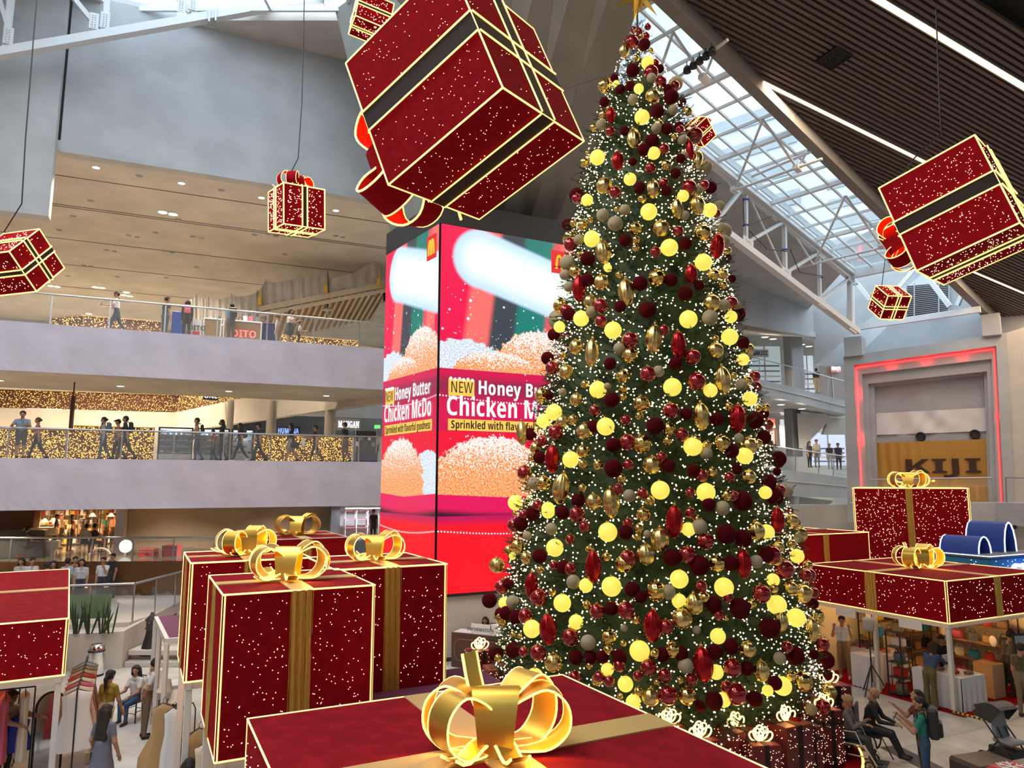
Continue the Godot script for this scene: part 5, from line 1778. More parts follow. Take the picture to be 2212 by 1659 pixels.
func build_ornaments(r: RandomNumberGenerator) -> void:
	var glass := mat("red_glass", Color(0.30, 0.004, 0.008), 0.08, 0.55)
	glass.clearcoat_enabled = true; glass.clearcoat = 1.0; glass.clearcoat_roughness = 0.04
	var satin := mat("red_satin", Color(0.36, 0.006, 0.010), 0.22, 0.7)
	var goldm := mat("gold_mirror", Color(0.80, 0.56, 0.17), 0.13, 1.0)
	var golds := mat("gold_satin", Color(0.72, 0.53, 0.20), 0.26, 1.0)
	var felt := textured(mat("burgundy_felt", Color(0.125, 0.005, 0.010), 0.95), grain(0.15, Color(0.45, 0.45, 0.45), Color(1, 1, 1), 21, 128, 3), Vector3.ONE * 2.0, false)
	felt.rim_enabled = true; felt.rim = 0.4; felt.rim_tint = 0.9; felt.metallic_specular = 0.2
	var sugar := textured(mat("champagne_glitter", Color(0.55, 0.47, 0.29), 0.7), grain(0.3, Color(0.6, 0.6, 0.6), Color(1, 1, 1), 22, 128, 2), Vector3.ONE * 3.0, false)
	var globe := glow("globe_lamp", Color(0.95, 0.80, 0.105), 0.86, Color(0.5, 0.45, 0.12))
	globe.roughness = 0.12
	var rows := 16
	var round_ball := mb()
	lathe(round_ball, ball_profile(1.0, rows), 28)
	var ribbed := mb()
	lathe(ribbed, ball_profile(1.0, rows), 48, Vector3.ZERO, 10, 0.05)
	var drop := mb()
	var dp := []
	for i in 17:
		var g := PI * i / 16.0 - PI / 2.0
		dp.append(Vector2(pow(maxf(cos(g), 0.0), 1.25), sin(g)))
	lathe(drop, dp, 48, Vector3.ZERO, 10, 0.07)
	var cap := mb()
	lathe(cap, [Vector2(0.0, 0.95), Vector2(0.17, 0.95), Vector2(0.17, 1.12), Vector2(0.0, 1.13)], 12)
	var hoop := []
	for i in 10: hoop.append(Vector3(0.07 * cos(TAU * i / 10.0), 1.18 + 0.07 * sin(TAU * i / 10.0), 0))
	tube(cap, hoop, 0.015, 4, true)
	var capm := cap.commit()
	var R := round_ball.commit(); var B := ribbed.commit(); var D := drop.commit()
	var kinds := [["glowing_globe", GLOBES, 3, R, [globe], "glowing yellow globe", "glowing yellow globes on the tree", 0.04], ["gold_drop", GOLD_DROPS, 4, D, [golds], "ribbed gold drop ornament", "ribbed gold drops on the tree", 0.10], ["red_drop", RED_DROPS, 4, D, [satin], "ribbed shiny red drop ornament", "ribbed red drops on the tree", 0.10], ["gold_ball", GOLD_BALLS, 3, B, [golds, goldm], "shiny gold ball", "gold balls on the tree", 0.10], ["red_ball", RED_BALLS, 3, R, [glass], "shiny red ball", "shiny red balls on the tree", 0.09], ["velvet_ball", VELVET_BALLS, 3, R, [felt], "dark burgundy velvet ball", "velvet balls on the tree", 0.06], ["champagne_ball", PALE_BALLS, 3, R, [sugar], "pale glittered champagne ball", "champagne balls on the tree", 0.10], ["small_gold_ball", SMALL_GOLD, 3, R, [goldm], "small mirror gold ball", "small gold balls on the tree", 0.12]]
	var done := []
	var spots := []
	for k in kinds:
		var mine := []
		for z in 3:
			var list: Array = k[1][z]
			var view: Array = [Z4, Z5, Z6][z]
			for i in range(0, list.size(), k[2]):
				var u: float = view[0] + list[i] / view[2]; var v: float = view[1] + list[i + 1] / view[2]
				var p := tree_at(u, v, k[7])
				var px: float = list[i + 2] / view[2]
				var depth: float = (p - Vector3(0, EYE, 0)).dot(Vector3(0, sin(TILT), -cos(TILT)))
				var rad := px * depth / FOCAL
				var tall: float = rad if k[2] == 3 else list[i + 3] / view[2] * depth / FOCAL
				mine.append({"u": u, "v": v, "p": p, "r": rad, "h": tall})
				spots.append([p, maxf(rad, tall)])
		# small ones that fill the gaps on the near side
		var more: int = {"gold_ball": 26, "red_ball": 34, "velvet_ball": 40, "champagne_ball": 14, "small_gold_ball": 34}.get(k[0], 0)
		var tries := 0
		while more > 0 and tries < 900:
			tries += 1
			var y := r.randf_range(0.9, 15.2)
			if r.randf() * 3.5 > tree_r(y): continue
			var g := r.randf_range(deg_to_rad(5), deg_to_rad(175))
			var rr := r.randf_range(0.085, 0.19) * (0.55 if k[0] == "small_gold_ball" else 1.0)
			var p: Vector3 = TREE + Vector3(cos(g), 0, sin(g)) * (tree_r(y) + float(k[7]) * 0.6) + Vector3(0, y, 0)
			var free := true
			for sp in spots:
				if p.distance_to(sp[0]) < (rr + sp[1]) * 0.92:
					free = false
					break
			if not free: continue
			more -= 1
			var q := p - Vector3(0, EYE, 0)
			var dz := q.dot(Vector3(0, sin(TILT), -cos(TILT)))
			mine.append({"u": 1106.0 + FOCAL * q.x / dz, "v": 829.5 - FOCAL * q.dot(Vector3(0, cos(TILT), sin(TILT))) / dz, "p": p, "r": rr, "h": rr})
			spots.append([p, rr])
		# more of the same kind round the flanks and the back
		var extra := 9 if k[0] != "glowing_globe" else 12
		for i in extra:
			var y := r.randf_range(0.9, 12.5)
			var g := r.randf_range(deg_to_rad(190), deg_to_rad(350))
			var p := TREE + Vector3(cos(g), 0, sin(g)) * (tree_r(y) + 0.03) + Vector3(0, y, 0)
			var rr := r.randf_range(0.16, 0.26)
			mine.append({"u": -1.0, "v": 0.0, "p": p, "r": rr, "h": rr * (1.8 if k[2] == 4 else 1.0)})
		name_ornaments(mine, k[5])
		for m in mine:
			var i := done.size()
			var o := put(k[0], k[3], k[4][i % k[4].size()])
			o.position = m.p
			o.rotation = Vector3(r.randf_range(-0.15, 0.15), r.randf() * TAU, r.randf_range(-0.15, 0.15))
			o.scale = Vector3(m.r, m.h, m.r)
			tag(o, m.label, "ornament", k[6])
			if k[0] != "velvet_ball" and k[0] != "champagne_ball":
				put("cap", capm, goldm, o)
			done.append(o)


func name_ornaments(list: Array, what: String) -> void:
	var cells := {}
	for m in list:
		var key := ""
		if m.u < 0:
			key = "on the tree's %s" % ("back, left half" if m.p.x < TREE.x else "back, right half")
		else:
			var v: float = m.v
			var half := 20.0 + (v - 60.0) * 0.255
			var s := clampf((m.u - 1398.0) / half, -1.3, 1.3)
			var side: String = ["left edge", "left side", "centre", "right side", "right edge"][0 if s < -0.72 else 1 if s < -0.22 else 2 if s < 0.22 else 3 if s < 0.72 else 4]
			var row: String = ["at the very top", "high up", "above mid height", "at mid height", "below mid height", "low down", "along the bottom"][clampi(int((v - 60.0) / 220.0), 0, 6)]
			key = "on the tree's %s, %s" % [side, row]
		m["key"] = key
		if not cells.has(key): cells[key] = []
		cells[key].append(m)
	for key in cells:
		var c: Array = cells[key]
		if c[0].u < 0: c.sort_custom(func(a, b): return a.p.y > b.p.y)
		else: c.sort_custom(func(a, b): return a.v < b.v)
		var n := c.size()
		for i in n:
			var rank := ""
			if n == 2: rank = ["upper ", "lower "][i]
			elif n > 2: rank = "lowest " if i == n - 1 else ["topmost ", "second highest ", "third highest ", "fourth highest ", "fifth highest ", "sixth highest ", "seventh highest ", "eighth highest ", "ninth highest "][mini(i, 8)]
			c[i]["label"] = "%s%s %s" % [rank, what, key]


# ------------------------------------------------------------------ gift boxes
# at: the middle of the box; dims: width, height, depth; look: "gold" (stall roofs) or "dark" (hanging boxes)
func gift(label: String, at: Transform3D, dims: Vector3, look: String, o := {}) -> Node3D:
	var lit: bool = o.get("lit", true)
	var rope: Material = M.rope_light if lit else M.rope_off
	var g := thing(o.get("called", "gift_box"), label, "gift box", at.origin, 0.0, o.get("group", ""))
	g.basis = at.basis.orthonormalized()
	var h := dims / 2.0
	var rw: float = o.get("ribbon", 0.12) * minf(dims.x, dims.z)
	var rr: float = o.get("rope", 0.014)
	var faces := [[Vector3(1, 0, 0), Vector3(0, 1, 0)], [Vector3(-1, 0, 0), Vector3(0, 1, 0)], [Vector3(0, 0, 1), Vector3(0, 1, 0)], [Vector3(0, 0, -1), Vector3(0, 1, 0)], [Vector3(0, 1, 0), Vector3(0, 0, -1)], [Vector3(0, -1, 0), Vector3(0, 0, 1)]]
	var ribbon_mat: Material = M.dark_ribbon if look == "dark" else M.gold_cloth
	var places := []
	var dens: float = o.get("twinkles", 60.0)
	for i in 6:
		var n: Vector3 = faces[i][0]; var v: Vector3 = faces[i][1]
		var u := v.cross(n)
		var hu: float = absf(u.dot(h)); var hv: float = absf(v.dot(h)); var hn: float = absf(n.dot(h))
		var b := Basis(u, v, n)
		var top := i == 4
		var bottom := i == 5
		var st := mb()
		bx(st, n * (hn - 0.02), Vector3(hu * 2 - 0.02, hv * 2 - 0.02, 0.04), b)
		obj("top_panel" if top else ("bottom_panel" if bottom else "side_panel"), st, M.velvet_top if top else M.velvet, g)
		if look == "gold" and bottom: continue
		# ribbons: one up each side, a cross on top (and underneath on the hanging ones)
		for across in ([0, 1] if top or bottom else [0]):
			st = mb()
			var flat: Material = ribbon_mat if look == "dark" or not top else M.gold_flat_cloth
			var lift: float = 0.012 + 0.004 * across
			if look == "gold" and not top and not bottom:
				# pleated cloth strip
				sheet(st, n * (hn + lift) - u * rw / 2.0 - v * hv, n * (hn + lift) + u * rw / 2.0 - v * hv, v * hv * 2.0, 24, 6, n, func(s: float, t: float) -> float: return 0.012 * sin(s * 21.0 + t * 1.7 + i) + 0.006 * sin(s * 47.0 + t * 4.0))
			elif across == 0:
				bx(st, n * (hn + lift - 0.01), Vector3(rw, hv * 2.0, 0.02), b)
			else:
				bx(st, n * (hn + lift - 0.01), Vector3(hu * 2.0, rw, 0.02), b)
			obj("ribbon", st, flat, g)
			if look == "dark":
				for sgn in [-1, 1]:
					st = mb()
					if across == 0: rod(st, n * (hn + lift + 0.012) + u * rw / 2.0 * sgn - v * hv, n * (hn + lift + 0.012) + u * rw / 2.0 * sgn + v * hv, rr, 6)
					else: rod(st, n * (hn + lift + 0.012) + v * rw / 2.0 * sgn - u * hu, n * (hn + lift + 0.012) + v * rw / 2.0 * sgn + u * hu, rr, 6)
					obj("light_rope", st, rope, g)
		if dens > 0.0 and not top and (look == "dark" or i in o.get("faces", [2])):
			var cnt := int(dens * hu * hv * 4.0 * (0.35 if bottom else 1.0))
			for k in cnt:
				var x := rng.randf_range(-hu + 0.08, hu - 0.08); var y := rng.randf_range(-hv + 0.06, hv - 0.06)
				if absf(x) < rw / 2.0 + 0.02: continue
				if bottom and absf(y) < rw / 2.0: continue
				places.append(n * (hn + 0.004) + u * x + v * y)
	if places.size(): copies("twinkle_lights", bulb_mesh(o.get("bulb", 0.009)), places, M.gift_light, g)
	# ropes of light on the twelve edges, drawn as two-strand loops at the upright corners
	for a in 3:
		for s in [[-1, -1], [1, -1], [1, 1], [-1, 1]]:
			var p := Vector3.ZERO; var q := Vector3.ZERO
			p[a] = -h[a]; q[a] = h[a]
			for e in [p, q]: pass
			p[(a + 1) % 3] = s[0] * h[(a + 1) % 3]; q[(a + 1) % 3] = p[(a + 1) % 3]
			p[(a + 2) % 3] = s[1] * h[(a + 2) % 3]; q[(a + 2) % 3] = p[(a + 2) % 3]
			var st := mb()
			if a == 1 and look == "gold":
				var off := Vector3(0, 0, -s[0]) * rr * 2.2   # s[0] belongs to z, s[1] to x for the upright axis
				rod(st, p + off, q + off, rr * 0.85, 6)
				obj("light_rope", st, rope, g)
				st = mb()
				off = Vector3(-s[1], 0, 0) * rr * 2.2
				rod(st, p + off, q + off, rr * 0.85, 6)
			else:
				rod(st, p, q, rr, 6)
			obj("light_rope", st, rope, g)
	var bow_size: float = o.get("bow", 0.0)
	if bow_size > 0.0: bow(g, Vector3(0, h.y + 0.02, 0), bow_size, "gold" if look == "gold" else "red", lit, o.get("bow_turn", 0.0), o.get("tail", 0.08))
	return g


# a ribbon bow: loops, knot and tails; every edge carries a rope of light
func bow(parent: Node3D, at: Vector3, size: float, look: String, lit: bool, turn: float, tail: float) -> void:
	var skin: Material = M.gold if look == "gold" else M.velvet
	var rope: Material = M.rope_light if lit else M.gold
	var knot := mb()
	var pts := []; var sides := []
	for i in 13:
		var g := PI * i / 12.0
		pts.append(Vector3(0, pow(sin(g), 0.7) * size * 0.42, cos(g) * size * 0.17))
		sides.append(Vector3.RIGHT * (0.75 + 0.35 * sin(g)))
	band(knot, pts, sides, size * 0.31, 0.012)
	var b := obj("bow", knot, skin, parent)
	b.position = at
	b.rotation.y = turn
	var shape := [Vector2(0.02, 0.03), Vector2(0.35, 0.0), Vector2(0.72, 0.03), Vector2(0.97, 0.32), Vector2(0.95, 0.74), Vector2(0.68, 1.0), Vector2(0.34, 0.84), Vector2(0.06, 0.55)]
	for l in [[0.10, 0.52, 0.40], [PI - 0.22, 0.50, 0.42], [0.66, 0.47, 0.46], [PI + 0.60, 0.47, 0.40]]:
		var d := Vector3(cos(l[0]), 0, -sin(l[0]))
		var side := d.cross(Vector3.UP)
		var wid := size * 0.26
		pts = []; sides = []
		for i in shape.size() - 1:
			for k in 4:
				var q: Vector2 = (shape[i] as Vector2).cubic_interpolate(shape[i + 1], shape[maxi(i - 1, 0)], shape[mini(i + 2, shape.size() - 1)], k / 4.0)
				pts.append(d * size * l[1] * q.x + Vector3(0, size * l[2] * maxf(q.y, 0.0) + 0.02, 0))
				sides.append(side * (0.55 + 0.45 * smoothstep(0.0, 0.5, q.x)))
		var n := pts.size() - 1
		var st := mb()
		band(st, pts, sides, wid, 0.010)
		obj("loop", st, skin, b)
		for s in [-1, 1]:
			st = mb()
			var e := []
			for i in n + 1: e.append(pts[i] + sides[i] * s * wid / 2.0)
			tube(st, e, size * 0.0085, 5)
			obj("light_rope", st, rope, b)
	for l in [[2.35, 0.62, tail], [-1.15, 0.40, 0.06], [-2.3, 0.46, 0.05]]:
		var d := Vector3(cos(l[0]), 0, -sin(l[0]))
		var side := d.cross(Vector3.UP)
		pts = []; sides = []
		for i in 8:
			var t := i / 7.0
			pts.append(d * size * l[1] * t * (0.45 if l[2] > 0.3 else 1.0) + Vector3(0, size * (l[2] * pow(t, 1.3) + 0.05 * sin(t * 6.0)) + 0.03, 0)); sides.append(side)
		var st := mb()
		band(st, pts, sides, size * 0.14, 0.010)
		obj("tail", st, skin, b)
		for s in [-1, 1]:
			st = mb()
			var e := []
			for p in pts: e.append(p + side * s * size * 0.07)
			tube(st, e, size * 0.0115, 5)
			obj("light_rope", st, rope, b)
	if lit:
		var c := Color(1.0, 0.74, 0.22)
		for x in [-0.3, 0.3]: omni(b, Vector3(x * size, size * 0.2, 0), c, (0.26 if look == "gold" else 0.2) * size * size, 0.06)


func stall_gift(label: String, corner: Vector3, w: float, d: float, y0: float, y1: float, o := {}) -> Node3D:   # corner: front left corner on the ground plan
	var b := Basis(Vector3.UP, o.get("turn", TURN))
	var c := corner + b * Vector3(w / 2.0, 0, -d / 2.0)
	return gift(label, Transform3D(b, Vector3(c.x, (y0 + y1) / 2.0, c.z)), Vector3(w, y1 - y0, d), "gold", o)


func cable_to(label: String, pts: Array) -> void:
	var st := mb()
	tube(st, pts, 0.012, 5)
	tag(obj("hanging_cable", st, M.black), label, "cable")


func build_gifts() -> void:
	# hanging boxes
	gift("giant tilted hanging gift box beside the tree top", Transform3D(Basis(Vector3(-0.336, 0.929, -0.152), Vector3(-0.754, -0.363, -0.548), Vector3(-0.565, -0.070, 0.822)), Vector3(-0.62, 10.49, -9.0)), Vector3(1.95, 1.91, 1.88), "dark", {"twinkles": 48.0, "bulb": 0.0062, "bow": 1.9, "ribbon": 0.155, "rope": 0.012})
	gift("large tilted hanging gift box under the slatted ceiling", Transform3D(Basis(Vector3(-0.231, 0.957, -0.175), Vector3(-0.664, -0.287, -0.690), Vector3(-0.711, -0.043, 0.702)), Vector3(6.76, 9.51, -10.5)), Vector3(1.45, 1.37, 1.38), "dark", {"twinkles": 150.0, "bulb": 0.0062, "bow": 0.9, "ribbon": 0.16, "rope": 0.012})
	gift("tilted hanging gift box cut by the left edge", Transform3D(Basis(Vector3(0.127, 0.725, -0.677), Vector3(-0.974, -0.037, -0.222), Vector3(-0.186, 0.688, 0.702)), Vector3(-9.15, 9.54, -13.0)), Vector3(0.85, 0.81, 0.83), "dark", {"twinkles": 120.0, "bulb": 0.009, "bow": 0.6, "rope": 0.013})
	gift("small upright hanging gift box before the pale wall", Transform3D(Basis(Vector3(0.790, 0.078, -0.608), Vector3(-0.006, 0.993, 0.118), Vector3(0.613, -0.090, 0.785)), Vector3(-4.98, 11.7, -16.0)), Vector3(0.96, 0.92, 0.97), "dark", {"twinkles": 150.0, "bulb": 0.0105, "bow": 0.85, "rope": 0.016, "bow_turn": 0.3})
	gift("small tilted hanging gift box before the louvred wall", Transform3D(Basis(Vector3(0.997, -0.006, -0.078), Vector3(-0.057, 0.627, -0.777), Vector3(0.053, 0.779, 0.624)), Vector3(11.78, 11.04, -22.0)), Vector3(0.75, 0.77, 0.78), "dark", {"twinkles": 60.0, "bulb": 0.012, "bow": 0.6, "rope": 0.016})
	gift("small hanging gift box half behind the giant one", Transform3D(Basis(Vector3(-0.140, -0.986, 0.088), Vector3(0.899, -0.164, -0.406), Vector3(0.415, 0.023, 0.910)), Vector3(-3.59, 17.19, -17.0)), Vector3(0.76, 0.86, 0.79), "dark", {"twinkles": 110.0, "bulb": 0.011, "bow": 0.5, "rope": 0.015})
	gift("small hanging gift box peeping out behind the tree's right flank", Transform3D(Basis(Vector3(0.553, -0.596, -0.582), Vector3(0.720, 0.693, -0.026), Vector3(0.419, -0.405, 0.813)), far(1511, 285, 21.0)), Vector3(0.68, 0.54, 0.56), "dark", {"twinkles": 60.0, "bulb": 0.012, "bow": 0.4, "rope": 0.014})
	cable_to("thin black cable of the left hanging gift", [far(82, -40, 13.2), far(55, 300, 13.1), far(47, 440, 13.0), far(8, 502, 13.0)])
	cable_to("thin black cable of the small upright hanging gift", [far(658, -40, 16.0), far(652, 220, 16.0), far(644, 342, 16.0), far(618, 392, 16.0)])
	cable_to("thin wire of the large right hanging gift", [far(2022, 20, 11.0), far(2030, 230, 10.8), far(2034, 288, 10.7), far(1985, 330, 10.6), far(1930, 395, 10.5)])
	cable_to("thin black cable of the small gift before the louvres", [far(1912, 560, 22.0), far(1905, 616, 22.0)])
	# stall roofs
	stall_gift("tall gift box stall roof nearest the left foreground", Vector3(-3.34, 0, -8.6), 1.80, 1.95, 2.37, 4.2, {"bow": 1.0, "twinkles": 75.0, "bulb": 0.0062, "ribbon": 0.15, "bow_turn": -0.45, "rope": 0.011})
	stall_gift("tall gift box stall roof second from left, behind the nearest", Vector3(-5.16, 0, -11.88), 1.9, 2.0, 2.37, 4.2, {"bow": 1.0, "twinkles": 48.0, "bulb": 0.0075, "ribbon": 0.14, "bow_turn": 0.2})
	stall_gift("tall gift box stall roof just left of the screen tower's foot", Vector3(-2.62, 0, -10.98), 1.78, 2.0, 2.37, 4.2, {"bow": 0.95, "twinkles": 55.0, "bulb": 0.0075, "ribbon": 0.15, "bow_turn": -0.4})
	stall_gift("unlit gift box stall roof with dull gold bow, farthest left", Vector3(-5.57, 0, -16.49), 1.92, 2.4, 2.4, 4.2, {"bow": 1.05, "twinkles": 0.0, "lit": false, "ribbon": 0.13, "bow_turn": -0.4})
	var b := Basis(Vector3.UP, TURN)
	var e := Vector3(-2.7, 0, -7.76) + b * Vector3(0, 0, 3.9)
	stall_gift("wide flat gift box stall roof in the foreground with big glowing bow", e, 3.74, 3.9, 2.1, 3.1, {"bow": 1.28, "twinkles": 40.0, "bulb": 0.007, "ribbon": 0.11, "rope": 0.010, "bow_turn": -0.45, "tail": 0.6, "faces": [0, 1, 2]})
	stall_gift("wide flat gift box stall roof on the right", Vector3(10.55, 0, -18.05), 4.2, 4.15, 2.1, 3.1, {"bow": 1.3, "twinkles": 32.0, "bulb": 0.0105, "ribbon": 0.075, "bow_turn": -0.45, "rope": 0.014, "tail": 0.5, "faces": [1, 2]})
	var lc := Vector3(-7.95, 0, -13.4) + Basis(Vector3.UP, 0.545) * Vector3(-4.3, 0, 0)
	stall_gift("flat gift box stall roof cut by the left edge", lc, 4.3, 8.6, 2.1, 3.07, {"bow": 1.3, "twinkles": 42.0, "bulb": 0.008, "ribbon": 0.08, "bow_turn": -0.45, "turn": 0.545})
	stall_gift("plain flat gift box stall roof behind the tree's right flank", Vector3(13.2, 0, -27.2) + b * Vector3(-4.6, 0, 0), 4.6, 4.0, 2.15, 3.65, {"bow": 1.2, "twinkles": 0.0, "ribbon": 0.075, "rope": 0.016})
	stall_gift("huge tall gift box behind the right stalls below the portal", Vector3(14.0, 0, -30.0), 4.05, 3.6, 2.1, 5.24, {"bow": 1.5, "twinkles": 50.0, "bulb": 0.0125, "ribbon": 0.07, "rope": 0.02, "turn": -0.5, "tail": 0.3})
	build_tree_gifts()


func build_tree_gifts() -> void:
	# boxes standing on the tree's platform: sight line of the top's middle, depth, width
	var list := [[1790, 1474, 15.7, 0.62, 0.2, "tall red gift at the platform's right rim, rearmost"], [1728, 1500, 15.0, 0.56, 0.5, "tall red gift with dark ribbon under the right branches"], [1697, 1556, 13.7, 0.66, 0.45, "broad tall red gift at the platform's front right"], [1779, 1528, 14.7, 0.48, 0.3, "red gift between the tallest ones at the right rim"], [1643, 1600, 13.2, 0.5, 0.1, "low red gift with leaning light bow at the platform's front"], [1588, 1570, 13.5, 0.52, 0.6, "red gift with light bow left of the front low one"], [1746, 1565, 14.0, 0.34, 0.2, "narrow dark-banded red gift at the right rim"], [1512, 1592, 13.0, 0.5, 0.3, "red gift with ring-shaped light bow near the flat stall roof"], [1445, 1562, 13.4, 0.42, 0.2, "small red gift with upright light bow under the tree's front"], [1640, 1545, 14.3, 0.5, 0.4, "red gift partly hidden behind the fan-shaped light bow"], [1036, 1402, 16.9, 0.5, 0.47, "red gift with light bow at the platform's left rim"], [1030, 1462, 15.6, 0.6, 0.47, "low red gift at the platform's left rim, nearer the stall"], [1075, 1440, 16.2, 0.55, 0.3, "red gift under the left branches"]]
	var bows := [1, 0, 2, 1, 1, 1, 0, 1, 1, 0, 1, 0, 0]
	for i in list.size():
		var a: Array = list[i]
		var top := far(a[0], a[1], a[2])
		var h := maxf(top.y - 0.15, 0.35)
		var g := thing("gift_box", a[5], "gift box", Vector3(top.x, 0.15, top.z), a[4], "gifts under the tree")
		var w: float = a[3]
		var st := mb()
		bev(st, Vector3(0, h / 2.0, 0), Vector3(w, h, w), 0.015)
		obj("box", st, M.tree_gift if M.has("tree_gift") else textured(mat("tree_gift", Color(0.30, 0.008, 0.010), 0.5), grain(0.2, Color(0.35, 0.35, 0.35), Color(1, 1, 1), 31, 256, 2), Vector3(2, 0.5, 2), false), g)
		for k in 2:
			st = mb()
			if k == 0: bx(st, Vector3(0, h / 2.0 + 0.004, 0), Vector3(w * 0.16, h + 0.012, w + 0.016))
			else: bx(st, Vector3(0, h * 0.78 if i % 3 == 0 else h + 0.002, 0), Vector3(w + 0.018, w * 0.16 if i % 3 == 0 else 0.014, w * 0.16 if i % 3 else w + 0.018))
			obj("ribbon", st, M.dark_ribbon, g)
		var places := []
		for k in int(300 * h):
			var f := rng.randi() % 4
			var x := rng.randf_range(-w / 2.0, w / 2.0); var y := rng.randf_range(0.03, h - 0.03)
			if absf(x) < w * 0.09: continue
			places.append(Vector3(x if f < 2 else (w / 2.0 + 0.004) * (1 if f == 2 else -1), y, (w / 2.0 + 0.004) * (1 if f == 0 else -1) if f < 2 else x))
		copies("twinkle_lights", bulb_mesh(0.0075), places, M.gift_light, g)
		if bows[i]:
			var n := 5
			var bowp: Node3D = null
			for k in n:
				var ang := lerpf(-1.25, 1.25, k / (n - 1.0))
				var pts := []
				for q in 15:
					var t := TAU * q / 14.0
					var x := 0.15 * (1.0 - cos(t)) / 2.0 * 1.5; var y := 0.075 * sin(t)
					var dv := Vector3(sin(ang), cos(ang) * 0.9 + 0.25, 0).normalized(); var nv := Vector3(dv.y, -dv.x, 0)
					pts.append(dv * x + nv * y + Vector3(0, h + 0.02, 0.04 * sin(k * 2.0)))
				st = mb()
				tube(st, pts, 0.016, 5)
				if bowp == null: bowp = obj("bow", st, M.bow_light if M.has("bow_light") else glow("bow_light", Color(1.0, 0.66, 0.26), 2.4), g)
				else: obj("loop", st, M.bow_light, bowp)
			omni(g, Vector3(0, h + 0.15, 0.1), Color(1, 0.7, 0.3), 0.10, 0.08)


# ------------------------------------------------------------------ market stalls and what stands in them
func stall_frame(label: String, corner: Vector3, w: float, d: float, h: float, mid := true, turn := TURN) -> Node3D:
	var f := thing("market_stall", label, "stall", corner, turn)
	var xs := [0.08, w - 0.08]
	for x in xs:
		for z in ([-0.08, -d / 2.0, -d + 0.08] if mid else [-0.08, -d + 0.08]):
			var st := mb()
			bev(st, Vector3(x, h / 2.0 - 0.06, z), Vector3(0.1, h - 0.12, 0.1), 0.008)
			obj("post", st, M.post_white, f)
	for a in [[w / 2.0, -0.08, w, 0.1], [w / 2.0, -d + 0.08, w, 0.1], [0.08, -d / 2.0, 0.1, d], [w - 0.08, -d / 2.0, 0.1, d]]:
		var st := mb()
		bx(st, Vector3(a[0], h - 0.06, a[1]), Vector3(a[2] - 0.02, 0.11, a[3] - 0.02))
		obj("beam", st, M.post_white, f)
	return f


func cloth_table(label: String, at: Vector3, turn: float, w: float, d: float, h := 0.76, rounded := 0.04) -> Node3D:
	var t := thing("draped_table", label, "table", at, turn)
	var st := mb()
	bev(st, Vector3(0, h - 0.015, 0), Vector3(w, 0.03, d), 0.01)
	obj("table_top", st, M.white_cloth, t)
	st = mb()
	var c := [Vector3(-w / 2, 0.02, d / 2), Vector3(w / 2, 0.02, d / 2), Vector3(w / 2, 0.02, -d / 2), Vector3(-w / 2, 0.02, -d / 2)]
	for i in 4:
		var a: Vector3 = c[i]; var b: Vector3 = c[(i + 1) % 4]
		sheet(st, a, b, Vector3(0, h - 0.02, 0), 24, 5, (b - a).cross(Vector3.UP).normalized(), func(s: float, v: float) -> float: return 0.012 + (1.0 - v) * 0.025 * sin(s * 26.0 + i * 2.0))
	obj("cloth_skirt", st, M.white_cloth, t)
	return t


func chair(label: String, at: Vector3, turn: float, group := "black metal chairs") -> Node3D:
	var c := thing("banquet_chair", label, "chair", at, turn, group)
	for x in [-0.2, 0.2]:
		for z in [-0.19, 0.2]:
			var st := mb()
			rod(st, Vector3(x * 1.05, 0, z * 1.1), Vector3(x, 0.46 if z > 0 else 0.95, z if z > 0 else z - 0.06), 0.014, 6)
			obj("leg", st, M.black, c)
	var st := mb()
	bev(st, Vector3(0, 0.46, 0), Vector3(0.43, 0.045, 0.43), 0.015)
	obj("seat", st, M.charcoal, c)
	st = mb()
	for y in [0.93, 0.74, 0.62]: rod(st, Vector3(-0.2, y, -0.25), Vector3(0.2, y, -0.25), 0.012, 6)
	for i in 5: rod(st, Vector3(-0.14 + 0.07 * i, 0.74, -0.25), Vector3(-0.14 + 0.07 * i, 0.93, -0.25), 0.007, 5)
	obj("backrest", st, M.black, c)
	st = mb()
	for z in [-0.2, 0.21]: rod(st, Vector3(-0.2, 0.2, z), Vector3(0.2, 0.2, z), 0.009, 5)
	for x in [-0.2, 0.2]: rod(st, Vector3(x, 0.24, -0.2), Vector3(x, 0.24, 0.2), 0.009, 5)
	obj("stretcher", st, M.black, c)
	return c


func garment(label: String, at: Vector3, turn: float, c: Material, long: float, w: float, group: String, flare := 1.2) -> Node3D:
	var g := thing("garment", label, "garment", at, turn, group)
	var st := mb()
	lathe(st, [Vector2(w * 0.5 * flare, -long), Vector2(w * 0.47 * flare, -long * 0.7), Vector2(w * 0.40, -long * 0.4), Vector2(w * 0.42, -0.2), Vector2(w * 0.46, -0.08), Vector2(w * 0.12, -0.02), Vector2(0.03, 0.0)], 26, Vector3.ZERO, 7, 0.16, Vector3(1, 1, 0.32))
	obj("cloth", st, c, g)
	st = mb()
	tube(st, [Vector3(-w * 0.38, -0.07, 0), Vector3(0, 0.02, 0), Vector3(w * 0.38, -0.07, 0)], 0.008, 5)
	tube(st, [Vector3(0, 0.02, 0), Vector3(0, 0.08, 0), Vector3(0.03, 0.11, 0), Vector3(0.05, 0.08, 0)], 0.005, 4)
	obj("hanger", st, M.black, g)
	return g


